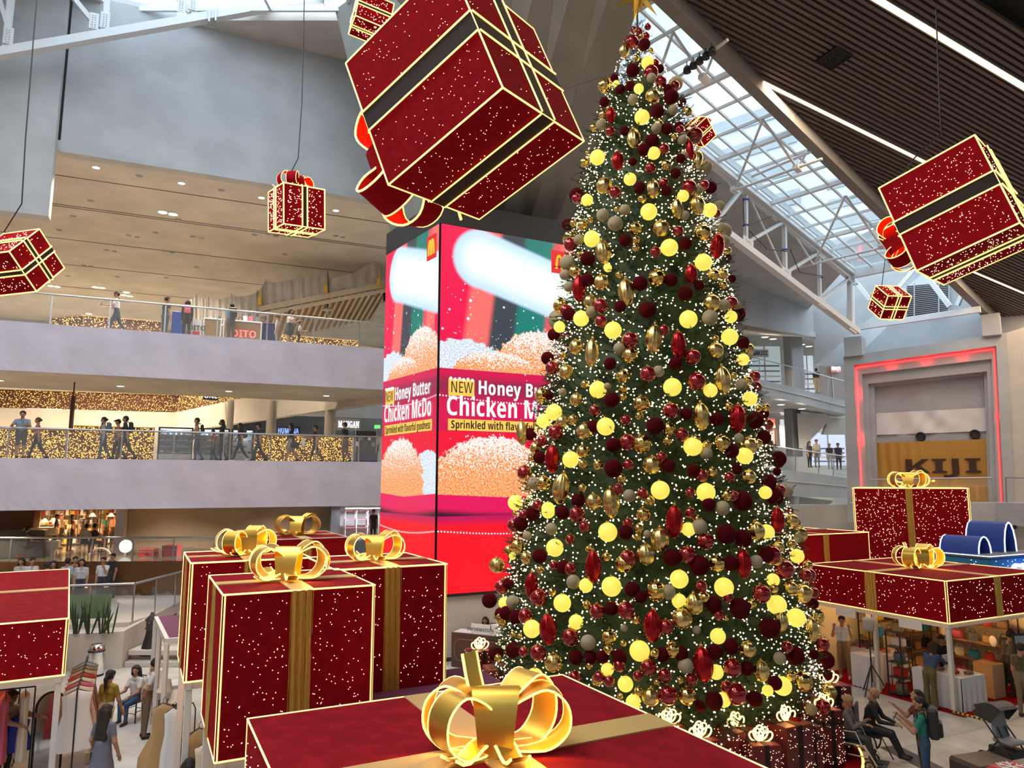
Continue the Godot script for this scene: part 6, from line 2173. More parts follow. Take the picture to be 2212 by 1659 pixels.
func rail_rack(label: String, a: Vector3, b: Vector3, h: float) -> void:
	var r := thing("clothes_rack", label, "clothes rack", a)
	var v := b - a
	var st := mb()
	rod(st, Vector3(0, h, 0), v + Vector3(0, h, 0), 0.014, 8)
	obj("rail", st, M.black, r)
	for p in [Vector3.ZERO, v]:
		st = mb()
		rod(st, p, p + Vector3(0, h, 0), 0.014, 8)
		var side := v.normalized().cross(Vector3.UP) * 0.25
		rod(st, p - side + Vector3(0, 0.02, 0), p + side + Vector3(0, 0.02, 0), 0.014, 8)
		obj("upright", st, M.black, r)


func handbag(label: String, at: Vector3, turn: float, m: Material, s: Vector3, group: String, round_one := false) -> void:
	var b := thing("handbag", label, "bag", at, turn, group)
	var st := mb()
	if round_one: lathe(st, [Vector2(s.x * 0.42, 0.0), Vector2(s.x * 0.5, s.y * 0.35), Vector2(s.x * 0.46, s.y * 0.8), Vector2(s.x * 0.40, s.y)], 20, Vector3.ZERO, 0, 0.0, Vector3(1, 1, 0.6))
	else: bev(st, Vector3(0, s.y / 2.0, 0), s, minf(0.03, s.z * 0.3))
	obj("bag", st, m, b)
	st = mb()
	var pts := []
	for i in 9:
		var g := PI * i / 8.0
		pts.append(Vector3(cos(g) * s.x * 0.3, s.y + sin(g) * s.y * 0.5, 0))
	tube(st, pts, 0.009, 5)
	obj("handle", st, m, b)


func shelf_unit(label: String, at: Vector3, turn: float, w: float, h: float, d: float, rows: int, frame: Material, board: Material) -> Node3D:
	var s := thing("shelf_unit", label, "shelf", at, turn)
	for x in [-w / 2.0, w / 2.0]:
		for z in [-d / 2.0, d / 2.0]:
			var st := mb()
			bx(st, Vector3(x, h / 2.0, z), Vector3(0.03, h, 0.03))
			obj("upright", st, frame, s)
	for i in rows:
		var st := mb()
		bx(st, Vector3(0, 0.08 + (h - 0.1) * i / maxf(1.0, rows - 1.0), 0), Vector3(w, 0.025, d))
		obj("board", st, board, s)
	return s


func build_stalls() -> void:
	var b := Basis(Vector3.UP, TURN)
	stall_frame("white post frame of the nearest tall gift stall", Vector3(-3.34, 0, -8.6), 1.8, 1.95, 2.36, false)
	stall_frame("white post frame of the second tall gift stall", Vector3(-5.16, 0, -11.88), 1.9, 2.0, 2.36, false)
	stall_frame("white post frame of the tall gift stall by the screen", Vector3(-2.62, 0, -10.98), 1.78, 2.0, 2.36, false)
	stall_frame("white post frame of the unlit gift stall", Vector3(-5.57, 0, -16.49), 1.92, 2.4, 2.39, false)
	stall_frame("white post frame of the foreground flat stall", Vector3(-2.7, 0, -7.76) + b * Vector3(0, 0, 3.9), 3.74, 3.9, 2.09)
	var kf := stall_frame("white post frame of the right flat stall", Vector3(10.55, 0, -18.05), 4.2, 4.15, 2.09)
	for a in [[Vector3(2.1, 1.0, -4.1), Vector3(4.0, 1.96, 0.03)], [Vector3(4.14, 1.0, -2.1), Vector3(0.03, 1.96, 4.0)]]:
		var wl := mb()
		bx(wl, a[0], a[1])
		obj("wall_cloth", wl, M.cream, kf)
	stall_frame("white post frame of the stall at the left edge", Vector3(-7.95, 0, -13.4) + Basis(Vector3.UP, 0.545) * Vector3(-4.3, 0, 0), 4.3, 8.6, 2.09, true, 0.545)
	stall_frame("white post frame of the plain stall behind the tree", Vector3(13.2, 0, -27.2) + b * Vector3(-4.6, 0, 0), 4.6, 4.0, 2.14)
	stall_frame("white post frame under the huge gift box", Vector3(14.0, 0, -30.0), 4.05, 3.6, 2.09, true, -0.5)
	# flat purple awning of a neighbouring row, and the same cloth behind the nearest stalls
	var st := mb()
	var a0 := far(338, 1318, 17.4); var a1 := far(362, 1368, 15.0)
	var aw := thing("awning", "flat purple awning with white frame left of the tall gifts", "awning")
	var wv := b * Vector3(2.2, 0, 0)
	plate(st, [Vector3(a1.x, 2.35, a1.z), Vector3(a1.x, 2.35, a1.z) + wv, Vector3(a0.x, 2.35, a0.z) + wv, Vector3(a0.x, 2.35, a0.z)], Vector3(0, 0.03, 0))
	obj("cloth", st, mat("purple_cloth", Color(0.12, 0.022, 0.075), 0.85), aw)
	st = mb()
	beam(st, Vector3(a1.x, 2.33, a1.z), Vector3(a0.x, 2.33, a0.z), 0.08, 0.12)
	beam(st, Vector3(a1.x, 2.33, a1.z), Vector3(a1.x, 2.33, a1.z) + wv, 0.08, 0.12)
	obj("frame", st, M.post_white, aw)
	for p in [Vector3(a1.x, 0, a1.z), Vector3(a0.x, 0, a0.z), Vector3(a1.x, 0, a1.z).lerp(Vector3(a0.x, 0, a0.z), 0.6)]:
		st = mb()
		bx(st, p + Vector3(0, 1.15, 0), Vector3(0.08, 2.3, 0.08))
		obj("post", st, M.post_white, aw)
	st = mb()
	var q0 := Vector3(-3.3, 2.36, -8.55) + b * Vector3(1.9, 0, 0)
	plate(st, [q0, q0 + b * Vector3(2.4, 0, 0), q0 + b * Vector3(2.4, 0, -2.6), q0 + b * Vector3(0, 0, -2.6)], Vector3(0, 0.03, 0))
	var aw2 := obj("awning", st, M.purple_cloth)
	tag(aw2, "dark purple flat awning between the tall gifts and the foreground roof", "awning")
	build_right_stall(b)
	build_left_stalls(b)
	build_floor_things(b)


func build_right_stall(b: Basis) -> void:
	var o := Vector3(10.55, 0, -18.05)      # front left corner of the stall
	var K := func(x: float, y: float, z: float) -> Vector3: return o + b * Vector3(x, y, z)
	var st := mb()
	bx(st, K.call(2.15, 0.008, -2.05), Vector3(4.3, 0.012, 4.5), b)
	tag(obj("carpet", st, M.carpet_red), "red carpet under the right stall", "carpet")
	# header signs under the roof's edge
	var i := 0
	for a in [[-0.02, -2.9], [-0.02, -1.0]]:
		st = mb()
		bx(st, K.call(a[0], 1.93, a[1]), Vector3(0.02, 0.24, 0.62), b)
		tag(obj("stall_sign", st, M.paper), "white header sign under the right stall roof, %s one" % ["rear", "front"][i], "sign", "header signs")
		i += 1
	# tables
	cloth_table("white draped table at the right stall's left rear side", K.call(1.35, 0, -3.0), TURN, 0.7, 1.3)
	cloth_table("small white draped table beside the tripod lamp", level(1876, 1484, 0), TURN, 0.5, 0.6, 0.86)
	cloth_table("white draped table at the right stall's front corner", K.call(0.75, 0, -0.62), TURN, 0.95, 1.25, 0.8)
	# racks and shelves
	shelf_unit("tall black wire rack with bags beside the stall's middle post", K.call(0.35, 0, -1.62), TURN, 0.45, 1.62, 0.4, 5, M.black, M.charcoal)
	shelf_unit("wooden shelving with bags and hats at the right stall's back", K.call(2.6, 0, -3.2), TURN, 2.9, 2.0, 0.45, 5, M.black, M.wood)
	shelf_unit("second wooden shelving along the right stall's far side", K.call(3.7, 0, -1.7), TURN + PI / 2.0, 2.2, 2.0, 0.45, 5, M.black, M.wood)
	st = mb()
	bev(st, K.call(2.35, 0.42, -0.55), Vector3(0.5, 0.84, 0.5), 0.01, b)
	tag(obj("wooden_cabinet", st, M.straw), "pale wooden cabinet at the right stall's open side", "cabinet")
	# wares on the shelves
	var tones := [["straw", "straw"], ["cream", "cream"], ["teal_paint", "teal"], ["black", "black"], ["pink", "pink"], ["red_plastic", "red"], ["yellow", "yellow"], ["grey_blue", "grey blue"], ["wood", "brown"], ["paper", "white"]]
	var ord := ["first", "second", "third", "fourth", "fifth", "sixth", "seventh"]
	for r in 4:
		for c in 7:
			var t: Array = tones[(r * 3 + c * 4 + r * c) % tones.size()]
			var y := 0.08 + 1.9 * r / 4.0 + 0.013
			handbag("%s bag, %s from the left on the rear shelving's %s board" % [t[1], ord[c], ["bottom", "second", "third", "fourth"][r]], K.call(1.35 + 0.41 * c, y, -3.2), TURN + rng.randf_range(-0.2, 0.2), M[t[0]], Vector3(0.28, 0.2 + 0.06 * ((r + c) % 2), 0.14), "bags on the rear shelving", (r + c) % 3 == 0)
		for c in 5:
			var t: Array = tones[(r * 5 + c * 3 + 1) % tones.size()]
			handbag("%s bag, %s from the rear on the side shelving's %s board" % [t[1], ord[c], ["bottom", "second", "third", "fourth"][r]], K.call(3.7, 0.08 + 1.9 * r / 4.0 + 0.013, -2.55 + 0.42 * c), TURN + PI / 2.0, M[t[0]], Vector3(0.28, 0.22, 0.14), "bags on the side shelving", (r + c) % 2 == 0)
	for c in 5:
		var t: Array = tones[[0, 0, 8, 1, 0][c]]
		handbag("%s basket on top of the rear shelving, %s from the left" % [t[1], ord[c]], K.call(1.5 + 0.5 * c, 1.995, -3.2), TURN, M[t[0]], Vector3(0.36, 0.24, 0.3), "baskets on the rear shelving", true)
	for r in 5:
		var t: Array = tones[[8, 5, 7, 1, 0][r]]
		handbag("%s bag on the black wire rack, %s board from below" % [t[1], ord[r]], K.call(0.35, 0.095 + 1.52 * r / 4.0, -1.62), TURN + PI / 2.0, M[t[0]], Vector3(0.34, 0.22, 0.2), "bags on the wire rack", r % 2 == 0)
	for c in 6:
		st = mb()
		bev(st, K.call(1.28 + 0.12 * (c % 2), 0.80, -3.5 + 0.2 * c), Vector3(0.2, 0.07, 0.14), 0.01, b)
		tag(obj("gift_pouch", st, M[["pink", "wood", "cream", "red_plastic", "straw", "paper"][c]]), "%s pouch on the rear white table, %s from the rear" % [["pink", "brown", "cream", "red", "tan", "white"][c], ord[c]], "pouch", "pouches on the rear table")
	for c in 6:
		st = mb()
		bev(st, K.call(0.6 + 0.25 * (c % 2), 0.84, -1.1 + 0.19 * c), Vector3(0.2, 0.06, 0.13), 0.01, b)
		tag(obj("purse", st, M[["pink", "black", "grey", "straw", "red_plastic", "wood"][c]]), "%s purse on the front white table, %s from the rear" % [["pink", "black", "grey", "tan", "red", "brown"][c], ord[c]], "purse", "purses on the front table")
	st = mb()
	bx(st, K.call(0.95, 0.98, -0.75), Vector3(0.24, 0.32, 0.02), b * Basis(Vector3.RIGHT, -0.2))
	tag(obj("price_card", st, M.paper), "white price card standing on the front white table", "card")
	# printed art standing on the tables, mask, heart
	st = mb()
	bx(st, K.call(1.5, 0.97, -2.75), Vector3(0.03, 0.4, 0.32), b)
	tag(obj("print", st, M.cream), "framed cream print standing on the rear white table", "print")
	st = mb()
	lathe(st, ball_profile(0.15, 8), 16, K.call(3.42, 1.18, -1.0), 0, 0.0, Vector3(0.3, 1, 1))
	tag(obj("mask", st, M.paper), "white round face ornament on the side shelving", "ornament")
	# lamp on a tripod
	var tl := thing("tripod_lamp", "pale lamp head on black tripod stand before the right stall", "lamp", level(1886, 1500, 0))
	for g in 3:
		st = mb()
		rod(st, Vector3(0, 0.75, 0), Vector3(cos(TAU * g / 3.0 + 0.4) * 0.42, 0, sin(TAU * g / 3.0 + 0.4) * 0.42), 0.016, 6)
		obj("leg", st, M.black, tl)
	st = mb()
	rod(st, Vector3(0, 0.3, 0), Vector3(0, 1.62, 0), 0.018, 8)
	obj("pole", st, M.black, tl)
	st = mb()
	lathe(st, [Vector2(0.0, 1.6), Vector2(0.12, 1.6), Vector2(0.13, 1.68), Vector2(0.15, 1.88), Vector2(0.13, 1.93), Vector2(0.0, 1.94)], 18)
	obj("lamp_head", st, M.light_grey, tl)
	# chairs and cushion
	chair("black chair with printed cushion at the right stall's left end", level(1797, 1440, 0), -0.9)
	chair("black chair behind the man in white tee", level(1862, 1436, 0), 2.2)
	chair("black chair inside the right stall near the wire rack", K.call(1.3, 0, -1.9), 0.6)
	st = mb()
	bev(st, Vector3(0, 0.22, 0), Vector3(0.4, 0.4, 0.12), 0.05, Basis(Vector3.RIGHT, -0.15))
	var cu := obj("cushion", st, M.cream)
	cu.position = level(1797, 1440, 0) + Vector3(0.06, 0.49, 0.02)
	cu.rotation.y = -0.9
	tag(cu, "cream cushion with dark figure on the leftmost black chair", "cushion")
	# mirror
	var mr := thing("standing_mirror", "tall black-framed mirror at the right stall's far corner", "mirror", K.call(2.95, 0, 0.05), TURN - 0.3)
	st = mb()
	bx(st, Vector3(0, 0.8, 0), Vector3(0.5, 1.6, 0.03), Basis(Vector3.RIGHT, -0.12))
	obj("frame", st, M.black, mr)
	st = mb()
	bx(st, Vector3(0, 0.8, 0.02), Vector3(0.42, 1.5, 0.005), Basis(Vector3.RIGHT, -0.12))
	obj("glass", st, M.chrome, mr)
	# lamps inside the roof light the wares
	for x in [1.1, 3.0]:
		for z in [-1.0, -3.0]:
			var l := thing("stall_lamp", "warm bulb under the right stall roof, %s %s" % ["left" if x < 2 else "right", "front" if z > -2 else "rear"], "lamp", K.call(x, 2.02, z), 0.0, "bulbs under the right stall roof")
			st = mb()
			lathe(st, ball_profile(0.05, 8), 12)
			obj("bulb", st, M.downlight, l)
			omni(l, Vector3(0, 0, 0), Color(1.0, 0.78, 0.48), 1.5, 0.05)
	# the stall behind, hung with bright goods, and the blue kiosk
	for c in 8:
		for r in 3:
			st = mb()
			lathe(st, ball_profile(0.13, 6), 10, far(1742 + c * 4.6 + (r % 2) * 2.0, 1272 + r * 15, 24.6 - 0.1 * r), 0, 0.0, Vector3(1, 1.2, 0.5))
			tag(obj("hanging_pouch", st, M[["pink", "yellow", "red_plastic", "paper", "straw"][(c * 2 + r) % 5]]), "%s pouch hanging in the stall behind the tree, row %s, place %s from left" % [["pink", "yellow", "red", "white", "tan"][(c * 2 + r) % 5], ["one", "two", "three"][r], ["one", "two", "three", "four", "five", "six", "seven", "eight"][c]], "pouch", "pouches behind the tree")
	var lp := thing("stall_lamp", "warm lamp in the plain stall behind the tree", "lamp", far(1755, 1262, 24.9))
	st = mb(); lathe(st, ball_profile(0.05, 8), 12); obj("bulb", st, M.downlight, lp)
	omni(lp, Vector3.ZERO, Color(1, 0.72, 0.4), 0.9, 0.05)
	var kb := thing("blue_kiosk", "bright blue lit gift-shaped kiosk at the right edge", "kiosk", Vector3(15.45, -0.5, -23.9), TURN)
	st = mb(); bev(st, Vector3(1.6, 3.0, -1.1), Vector3(3.6, 1.1, 2.4), 0.05); obj("sign_box", st, M.teal_paint, kb)
	st = mb(); bx(st, Vector3(1.6, 3.57, -1.1), Vector3(3.7, 0.06, 2.5)); obj("top", st, M.grey_blue, kb)
	for x in [0.1, 3.1]:
		st = mb(); bx(st, Vector3(x, 1.48, -0.2), Vector3(0.2, 1.94, 0.2)); obj("post", st, M.blue_paint, kb)
	st = mb(); bx(st, Vector3(1.6, 1.48, -2.1), Vector3(3.2, 1.94, 0.1)); obj("back_wall", st, M.blue_paint, kb)
	for a in [[0.7, 0.7, 0.2], [2.2, 1.25, -0.15]]:
		st = mb()
		var pts := []; var sides := []
		for k in 9:
			pts.append(Vector3(a[0] + 0.35 * cos(PI * k / 8.0), 3.6 + a[1] * sin(PI * k / 8.0) * 0.8, -1.2)); sides.append(Vector3(0.2, 0, 1).normalized())
		band(st, pts, sides, 1.2, 0.02); obj("bow_loop", st, M.blue_paint, kb)
		for s in [-1, 1]:
			st = mb()
			var e := []
			for k in 9: e.append(pts[k] + sides[k] * 0.6 * s)
			tube(st, e, 0.025, 5); obj("light_rope", st, M.rope_blue, kb)
	st = mb()
	rod(st, Vector3(-0.2, 3.6, 0.12), Vector3(3.4, 3.6, 0.12), 0.025, 6); rod(st, Vector3(-0.2, 3.6, -2.2), Vector3(-0.2, 3.6, 0.12), 0.025, 6)
	obj("light_rope", st, M.rope_blue, kb)
	var pl := []
	for k in 40: pl.append(Vector3(rng.randf_range(-0.15, 3.3), rng.randf_range(2.6, 3.5), 0.115))
	for k in 24: pl.append(Vector3(-0.215, rng.randf_range(2.6, 3.5), rng.randf_range(-2.2, 0.0)))
	copies("twinkle_lights", bulb_mesh(0.018), pl, M.sign_white, kb)
	var t := put("lettering", letters("GLOBE", 0.62, 0.08, "Droid Sans", 800), M.rope_blue, kb)
	t.position = Vector3(2.2, 3.0, 0.16)
	omni(kb, Vector3(1.6, 3.0, 0.9), Color(0.25, 0.5, 1.0), 0.9, 0.2)
	omni(kb, Vector3(1.6, 2.2, -1.2), Color(0.5, 0.7, 1.0), 1.2, 0.2)


func build_left_stalls(b: Basis) -> void:
	# racks of clothes under the left edge roof
	var o := Vector3(-7.95, 0, -13.4)
	var K := func(x: float, y: float, z: float) -> Vector3: return o + b * Vector3(x, y, z)
	rail_rack("black rail with gowns at the left stall's front", K.call(-3.4, 0, -0.9), K.call(-0.5, 0, -0.9), 1.75)
	var tones := [["cream", "cream"], ["paper", "white"], ["straw", "tan"], ["pink", "rose"], ["grey", "grey"], ["red_plastic", "red"], ["cream", "ivory"], ["wood", "brown"]]
	var ord := ["first", "second", "third", "fourth", "fifth", "sixth", "seventh", "eighth", "ninth"]
	for i in 9:
		var t: Array = tones[(i * 3) % 8]
		garment("%s gown, %s from the right on the left stall's front rail" % [t[1], ord[i]], K.call(-0.65 - 0.3 * i, 1.7, -0.9), TURN + PI / 2.0 + 0.15, M[t[0]], 1.15, 0.55, "gowns on the left stall's front rail")
	rail_rack("black rail of pale dresses along the left stall's open side", K.call(0.2, 0, -3.2), K.call(0.2, 0, -0.4), 1.75)
	for i in 8:
		var t: Array = tones[(i * 5 + 1) % 8]
		garment("%s dress, %s from the front on the left stall's side rail" % [t[1], ord[i]], K.call(0.2, 1.7, -0.5 - 0.33 * i), TURN + 0.2, M[t[0]], 1.05 + 0.1 * (i % 3), 0.55, "dresses on the left stall's side rail")
	for i in 5:
		var t: Array = tones[(i * 2 + 3) % 8]
		garment("%s skirt, %s from the left on the left stall's rear rail" % [t[1], ord[i]], K.call(-3.2 + 0.5 * i, 1.62, -2.4), TURN, M[t[0]], 1.0, 0.5, "skirts on the left stall's rear rail")
	rail_rack("black rail of skirts at the left stall's rear", K.call(-3.6, 0, -2.4), K.call(-0.9, 0, -2.4), 1.68)
	garment("royal blue garment held up by the man with glasses", level(40, 1548, 1.25), 0.6, mat("royal", Color(0.012, 0.03, 0.30), 0.7), 0.6, 0.42, "")
	var lm := thing("stall_lamp", "warm bulb under the left edge stall roof", "lamp", K.call(-1.8, 2.0, -1.4))
	var st := mb(); lathe(st, ball_profile(0.05, 8), 12); obj("bulb", st, M.downlight, lm)
	omni(lm, Vector3.ZERO, Color(1.0, 0.72, 0.42), 0.8, 0.05)
	# arched mirror
	var am := thing("standing_mirror", "black arched mirror reflecting pale clothes beside the left stall", "mirror", level(98, 1668, 0), TURN + 0.3)
	st = mb()
	var ring := []
	for i in 13: ring.append(Vector3(cos(PI * i / 12.0) * 0.24, 1.2 + sin(PI * i / 12.0) * 0.26, 0))
	tube(st, [Vector3(0.24, 0.02, 0)] + ring + [Vector3(-0.24, 0.02, 0)], 0.022, 6)
	obj("frame", st, M.black, am)
	st = mb()
	var pl := [Vector3(-0.23, 0.03, -0.012), Vector3(0.23, 0.03, -0.012)]
	for p in ring: pl.append(p * Vector3(0.95, 0.995, 1) - Vector3(0, 0, 0.012))
	plate(st, pl, Vector3(0, 0, 0.01))
	obj("glass", st, M.chrome, am)
	# stall under the tall gifts: table, hats, mannequins
	chair("black chair beside the man in white polo", level(342, 1560, 0), 2.6)
	chair("black chair of the seated woman in white tee", level(300, 1433, 1.26) * Vector3(1, 0, 1), -0.3)
	var dm := thing("mannequin", "mannequin in patchwork circle dress and black skirt", "mannequin", level(322, 1432, 0), 0.2)
	st = mb(); lathe(st, [Vector2(0.30, 0.25), Vector2(0.24, 0.5), Vector2(0.15, 0.85), Vector2(0.14, 0.95)], 22, Vector3.ZERO, 6, 0.08); obj("skirt", st, M.black, dm)
	st = mb(); lathe(st, [Vector2(0.14, 0.93), Vector2(0.16, 1.2), Vector2(0.17, 1.32), Vector2(0.06, 1.42), Vector2(0.04, 1.5), Vector2(0.0, 1.51)], 18, Vector3.ZERO, 0, 0.0, Vector3(1, 1, 0.7)); obj("torso", st, M.charcoal, dm)
	st = mb()
	for k in 16:
		var g := TAU * k / 8.0 + 0.3
		lathe(st, ball_profile(0.04, 5), 8, Vector3(cos(g) * 0.165, 1.02 + 0.09 * (k % 4), sin(g) * 0.12), 0, 0.0, Vector3(1, 1, 0.6))
	obj("patches", st, M.wood, dm)
	st = mb(); rod(st, Vector3(0, 0, 0), Vector3(0, 0.4, 0), 0.02, 8); lathe(st, [Vector2(0.2, 0.0), Vector2(0.18, 0.03), Vector2(0.0, 0.04)], 16); obj("stand", st, M.black, dm)
	for a in [["cream hat on a stand beside the white stall post", 358, 1478, "cream"], ["pale lamp-shaped sun hat on a stand", 384, 1500, "skin_plastic"]]:
		var p := level(a[1], a[2], 1.25)
		var h := thing("hat_stand", a[0], "hat stand", Vector3(p.x, 0, p.z))
		st = mb(); rod(st, Vector3(0, 0, 0), Vector3(0, 1.15, 0), 0.02, 8); lathe(st, [Vector2(0.14, 0.0), Vector2(0.0, 0.03)], 14); obj("stand", st, M.black, h)
		st = mb(); lathe(st, [Vector2(0.18, 1.12), Vector2(0.13, 1.2), Vector2(0.10, 1.34), Vector2(0.0, 1.37)], 20); obj("hat", st, M[a[3]], h)
	garment("long pale gown on a rail at the stall's aisle side", level(352, 1520, 1.45), 0.5, M.straw, 1.25, 0.4, "gowns at the aisle", 1.9)
	garment("white scarf-like gown beside the sitting woman", level(374, 1530, 1.4), 0.5, M.paper, 1.1, 0.3, "gowns at the aisle")
	garment("tan embroidered gown at the nearest stall's left side", level(430, 1575, 1.6), 0.7, M.straw, 1.1, 0.5, "gowns at the nearest stall")
	garment("cream pleated gown beside the tan embroidered one", level(452, 1600, 1.6), 0.7, M.cream, 1.15, 0.45, "gowns at the nearest stall")
	var rr := thing("display_rack", "black arched metal rack at the aisle's near corner", "rack", level(372, 1690, 0), 0.5)
	for x in [-0.25, 0.0, 0.25]:
		st = mb()
		tube(st, [Vector3(x - 0.1, 0, 0), Vector3(x - 0.1, 1.25, 0), Vector3(x - 0.05, 1.36, 0), Vector3(x + 0.03, 1.36, 0), Vector3(x + 0.08, 1.25, 0), Vector3(x + 0.08, 0, 0)], 0.012, 6)
		obj("arch", st, M.black, rr)
	st = mb()
	for y in [0.3, 0.75]: rod(st, Vector3(-0.4, y, 0), Vector3(0.4, y, 0), 0.012, 6)
	obj("cross_bar", st, M.black, rr)
	var dk := cloth_table("white table with small cards beside the seated woman", level(352, 1478, 0.75) - Vector3(0, 0.75, 0), TURN, 0.8, 0.6)
	st = mb()
	bx(st, Vector3.ZERO, Vector3(0.22, 0.3, 0.01), Basis(Vector3.RIGHT, -0.15))
	var cd := obj("price_card", st, M.paper)
	cd.position = dk.position + Vector3(-0.1, 0.93, 0.1)
	tag(cd, "white card standing on the table by the man in polo", "card")
	# lamp glow in the nearest stalls
	var i := 0
	for p in [Vector3(-2.0, 2.2, -10.2), Vector3(-5.2, 2.2, -13.2), Vector3(0.2, 1.95, -6.5)]:
		var l := thing("stall_lamp", "warm bulb inside the %s stall" % ["nearest tall gift", "second tall gift", "foreground flat"][i], "lamp", p)
		st = mb(); lathe(st, ball_profile(0.05, 8), 12); obj("bulb", st, M.downlight, l)
		omni(l, Vector3.ZERO, Color(1.0, 0.72, 0.42), 0.6, 0.05)
		i += 1
	# small goods hanging at the nearest stall's foot
	for k in 6:
		st = mb()
		bev(st, level(440 + 7 * k, 1640 + 4 * (k % 2), 1.1), Vector3(0.07, 0.16, 0.03), 0.01)
		tag(obj("gold_trinket", st, M.gold), "gold trinket hanging at the nearest stall, %s from the left" % ord[k], "trinket", "gold trinkets")


func build_floor_things(b: Basis) -> void:
	# information desk
	var d0 := level(974, 1440, 0)
	var d := thing("information_desk", "dark wooden information desk with routed panel beside the tree", "desk", d0, -0.42)
	var st := mb()
	bev(st, Vector3(0.9, 0.5, -0.3), Vector3(1.8, 1.0, 0.6), 0.015); obj("body", st, M.dark_wood, d)
	st = mb()
	var pts := [Vector3(0.25, 0.2, 0.005), Vector3(1.55, 0.2, 0.005), Vector3(1.68, 0.33, 0.005), Vector3(1.68, 0.68, 0.005), Vector3(1.55, 0.82, 0.005), Vector3(0.25, 0.82, 0.005), Vector3(0.12, 0.68, 0.005), Vector3(0.12, 0.33, 0.005)]
	tube(st, pts, 0.011, 5, true); obj("routed_line", st, M.wood, d)
	st = mb(); bx(st, Vector3(0.9, 1.0, -0.3), Vector3(1.7, 0.02, 0.5)); obj("top", st, M.paper, d)
	var sg := thing("desk_sign", "white information sign standing on the wooden desk", "sign", d0 + Basis(Vector3.UP, -0.42) * Vector3(0.95, 1.01, -0.08), -0.42)
	st = mb(); bx(st, Vector3(0, 0.14, 0), Vector3(0.62, 0.28, 0.03)); obj("board", st, M.paper, sg)
	var t := put("lettering", letters("INFORMATION", 0.09, 0.004), M.grey_blue, sg)
	t.position = Vector3(0, 0.12, 0.02)
	st = mb(); bev(st, Vector3.ZERO, Vector3(0.4, 0.28, 0.3), 0.01)
	var bxo := obj("carton", st, M.paper)
	bxo.position = d0 + Basis(Vector3.UP, -0.42) * Vector3(1.45, 1.15, -0.3)
	bxo.rotation.y = -0.42
	tag(bxo, "white carton on the information desk", "box")
	# dark inlaid floor bands
	st = mb()
	for a in [[level(1920, 1612, 0.004), level(2075, 1690, 0.004)], [level(945, 1480, 0.004), level(1010, 1502, 0.004)]]:
		beam(st, a[0], a[1], 0.45, 0.006)
	var fb := structure("floor_band", st, M.charcoal)
	# rope barrier
	var rb := thing("barrier_rope", "yellow and black twisted barrier rope on the floor's right", "rope")
	var p0 := level(2056, 1536, 0.05) ; var p1 := level(2148, 1562, 0.35)
	for k in 18:
		st = mb()
		rod(st, p0.lerp(p1, k / 18.0), p0.lerp(p1, (k + 1) / 18.0), 0.03, 6)
		obj("segment", st, M.yellow if k % 2 else M.black, rb)
	# stroller
	var s := thing("stroller", "grey folding pushchair with hood near the right edge", "stroller", level(2178, 1655, 0), 0.35)
	for x in [-0.24, 0.24]:
		for z in [-0.32, 0.34]:
			st = mb()
			var ring := []
			for g in 14: ring.append(Vector3(x, 0.11 + 0.095 * cos(TAU * g / 14.0), z + 0.095 * sin(TAU * g / 14.0)))
			tube(st, ring, 0.022, 6, true); obj("wheel", st, M.black, s)
		st = mb()
		tube(st, [Vector3(x, 0.12, 0.34), Vector3(x, 0.5, 0.02), Vector3(x, 0.85, -0.28), Vector3(x, 1.05, -0.42)], 0.016, 6)
		tube(st, [Vector3(x, 0.12, -0.32), Vector3(x, 0.5, 0.02)], 0.016, 6); obj("frame_tube", st, M.black, s)
	st = mb(); rod(st, Vector3(-0.24, 1.05, -0.42), Vector3(0.24, 1.05, -0.42), 0.02, 8); obj("handle", st, M.charcoal, s)
	st = mb(); bev(st, Vector3(0, 0.48, 0.05), Vector3(0.4, 0.08, 0.4), 0.03); bev(st, Vector3(0, 0.74, -0.12), Vector3(0.4, 0.5, 0.07), 0.03, Basis(Vector3.RIGHT, -0.15)); obj("seat", st, M.grey, s)
	st = mb()
	for x in [-0.1, 0.1]: beam(st, Vector3(x, 0.55, 0.0), Vector3(x, 0.9, -0.18), 0.035, 0.01)
	obj("harness", st, M.black, s)
	st = mb()
	for k in 10:
		var g := 0.15 + 0.21 * k; var h := g + 0.21
		for q in 8:
			var x0 := -0.25 + 0.0625 * q; var x1 := x0 + 0.0625
			var c := Vector3(0, 0.80, -0.10)
			quad(st, c + Vector3(x0, sin(g) * 0.36, -cos(g) * 0.36), c + Vector3(x1, sin(g) * 0.36, -cos(g) * 0.36), c + Vector3(x1, sin(h) * 0.36, -cos(h) * 0.36), c + Vector3(x0, sin(h) * 0.36, -cos(h) * 0.36))
	for x in [-0.25, 0.25]:
		for k in 10:
			var g := 0.15 + 0.21 * k; var h := g + 0.21
			var c := Vector3(x, 0.80, -0.10)
			tri(st, c, c + Vector3(0, sin(g) * 0.36, -cos(g) * 0.36), c + Vector3(0, sin(h) * 0.36, -cos(h) * 0.36))
	obj("hood", st, M.charcoal, s)
	st = mb(); bev(st, Vector3(0, 0.28, 0.0), Vector3(0.4, 0.16, 0.5), 0.03); obj("basket", st, M.black, s)
	# seats at the bottom right corner
	st = mb(); bev(st, Vector3(0, 0.22, 0), Vector3(0.95, 0.44, 0.7), 0.06)
	var se := obj("bench_seat", st, mat("brown_leather", Color(0.07, 0.055, 0.048), 0.45))
	se.position = level(2125, 1668, 0.2) * Vector3(1, 0, 1); se.rotation.y = 0.3
	tag(se, "rounded dark brown leather bench at the bottom right", "bench")
	st = mb(); bev(st, Vector3(0, 0.2, 0), Vector3(0.8, 0.4, 0.6), 0.06)
	se = obj("bench_seat", st, M.brown_leather)
	se.position = level(2025, 1700, 0.2) * Vector3(1, 0, 1); se.rotation.y = 0.3
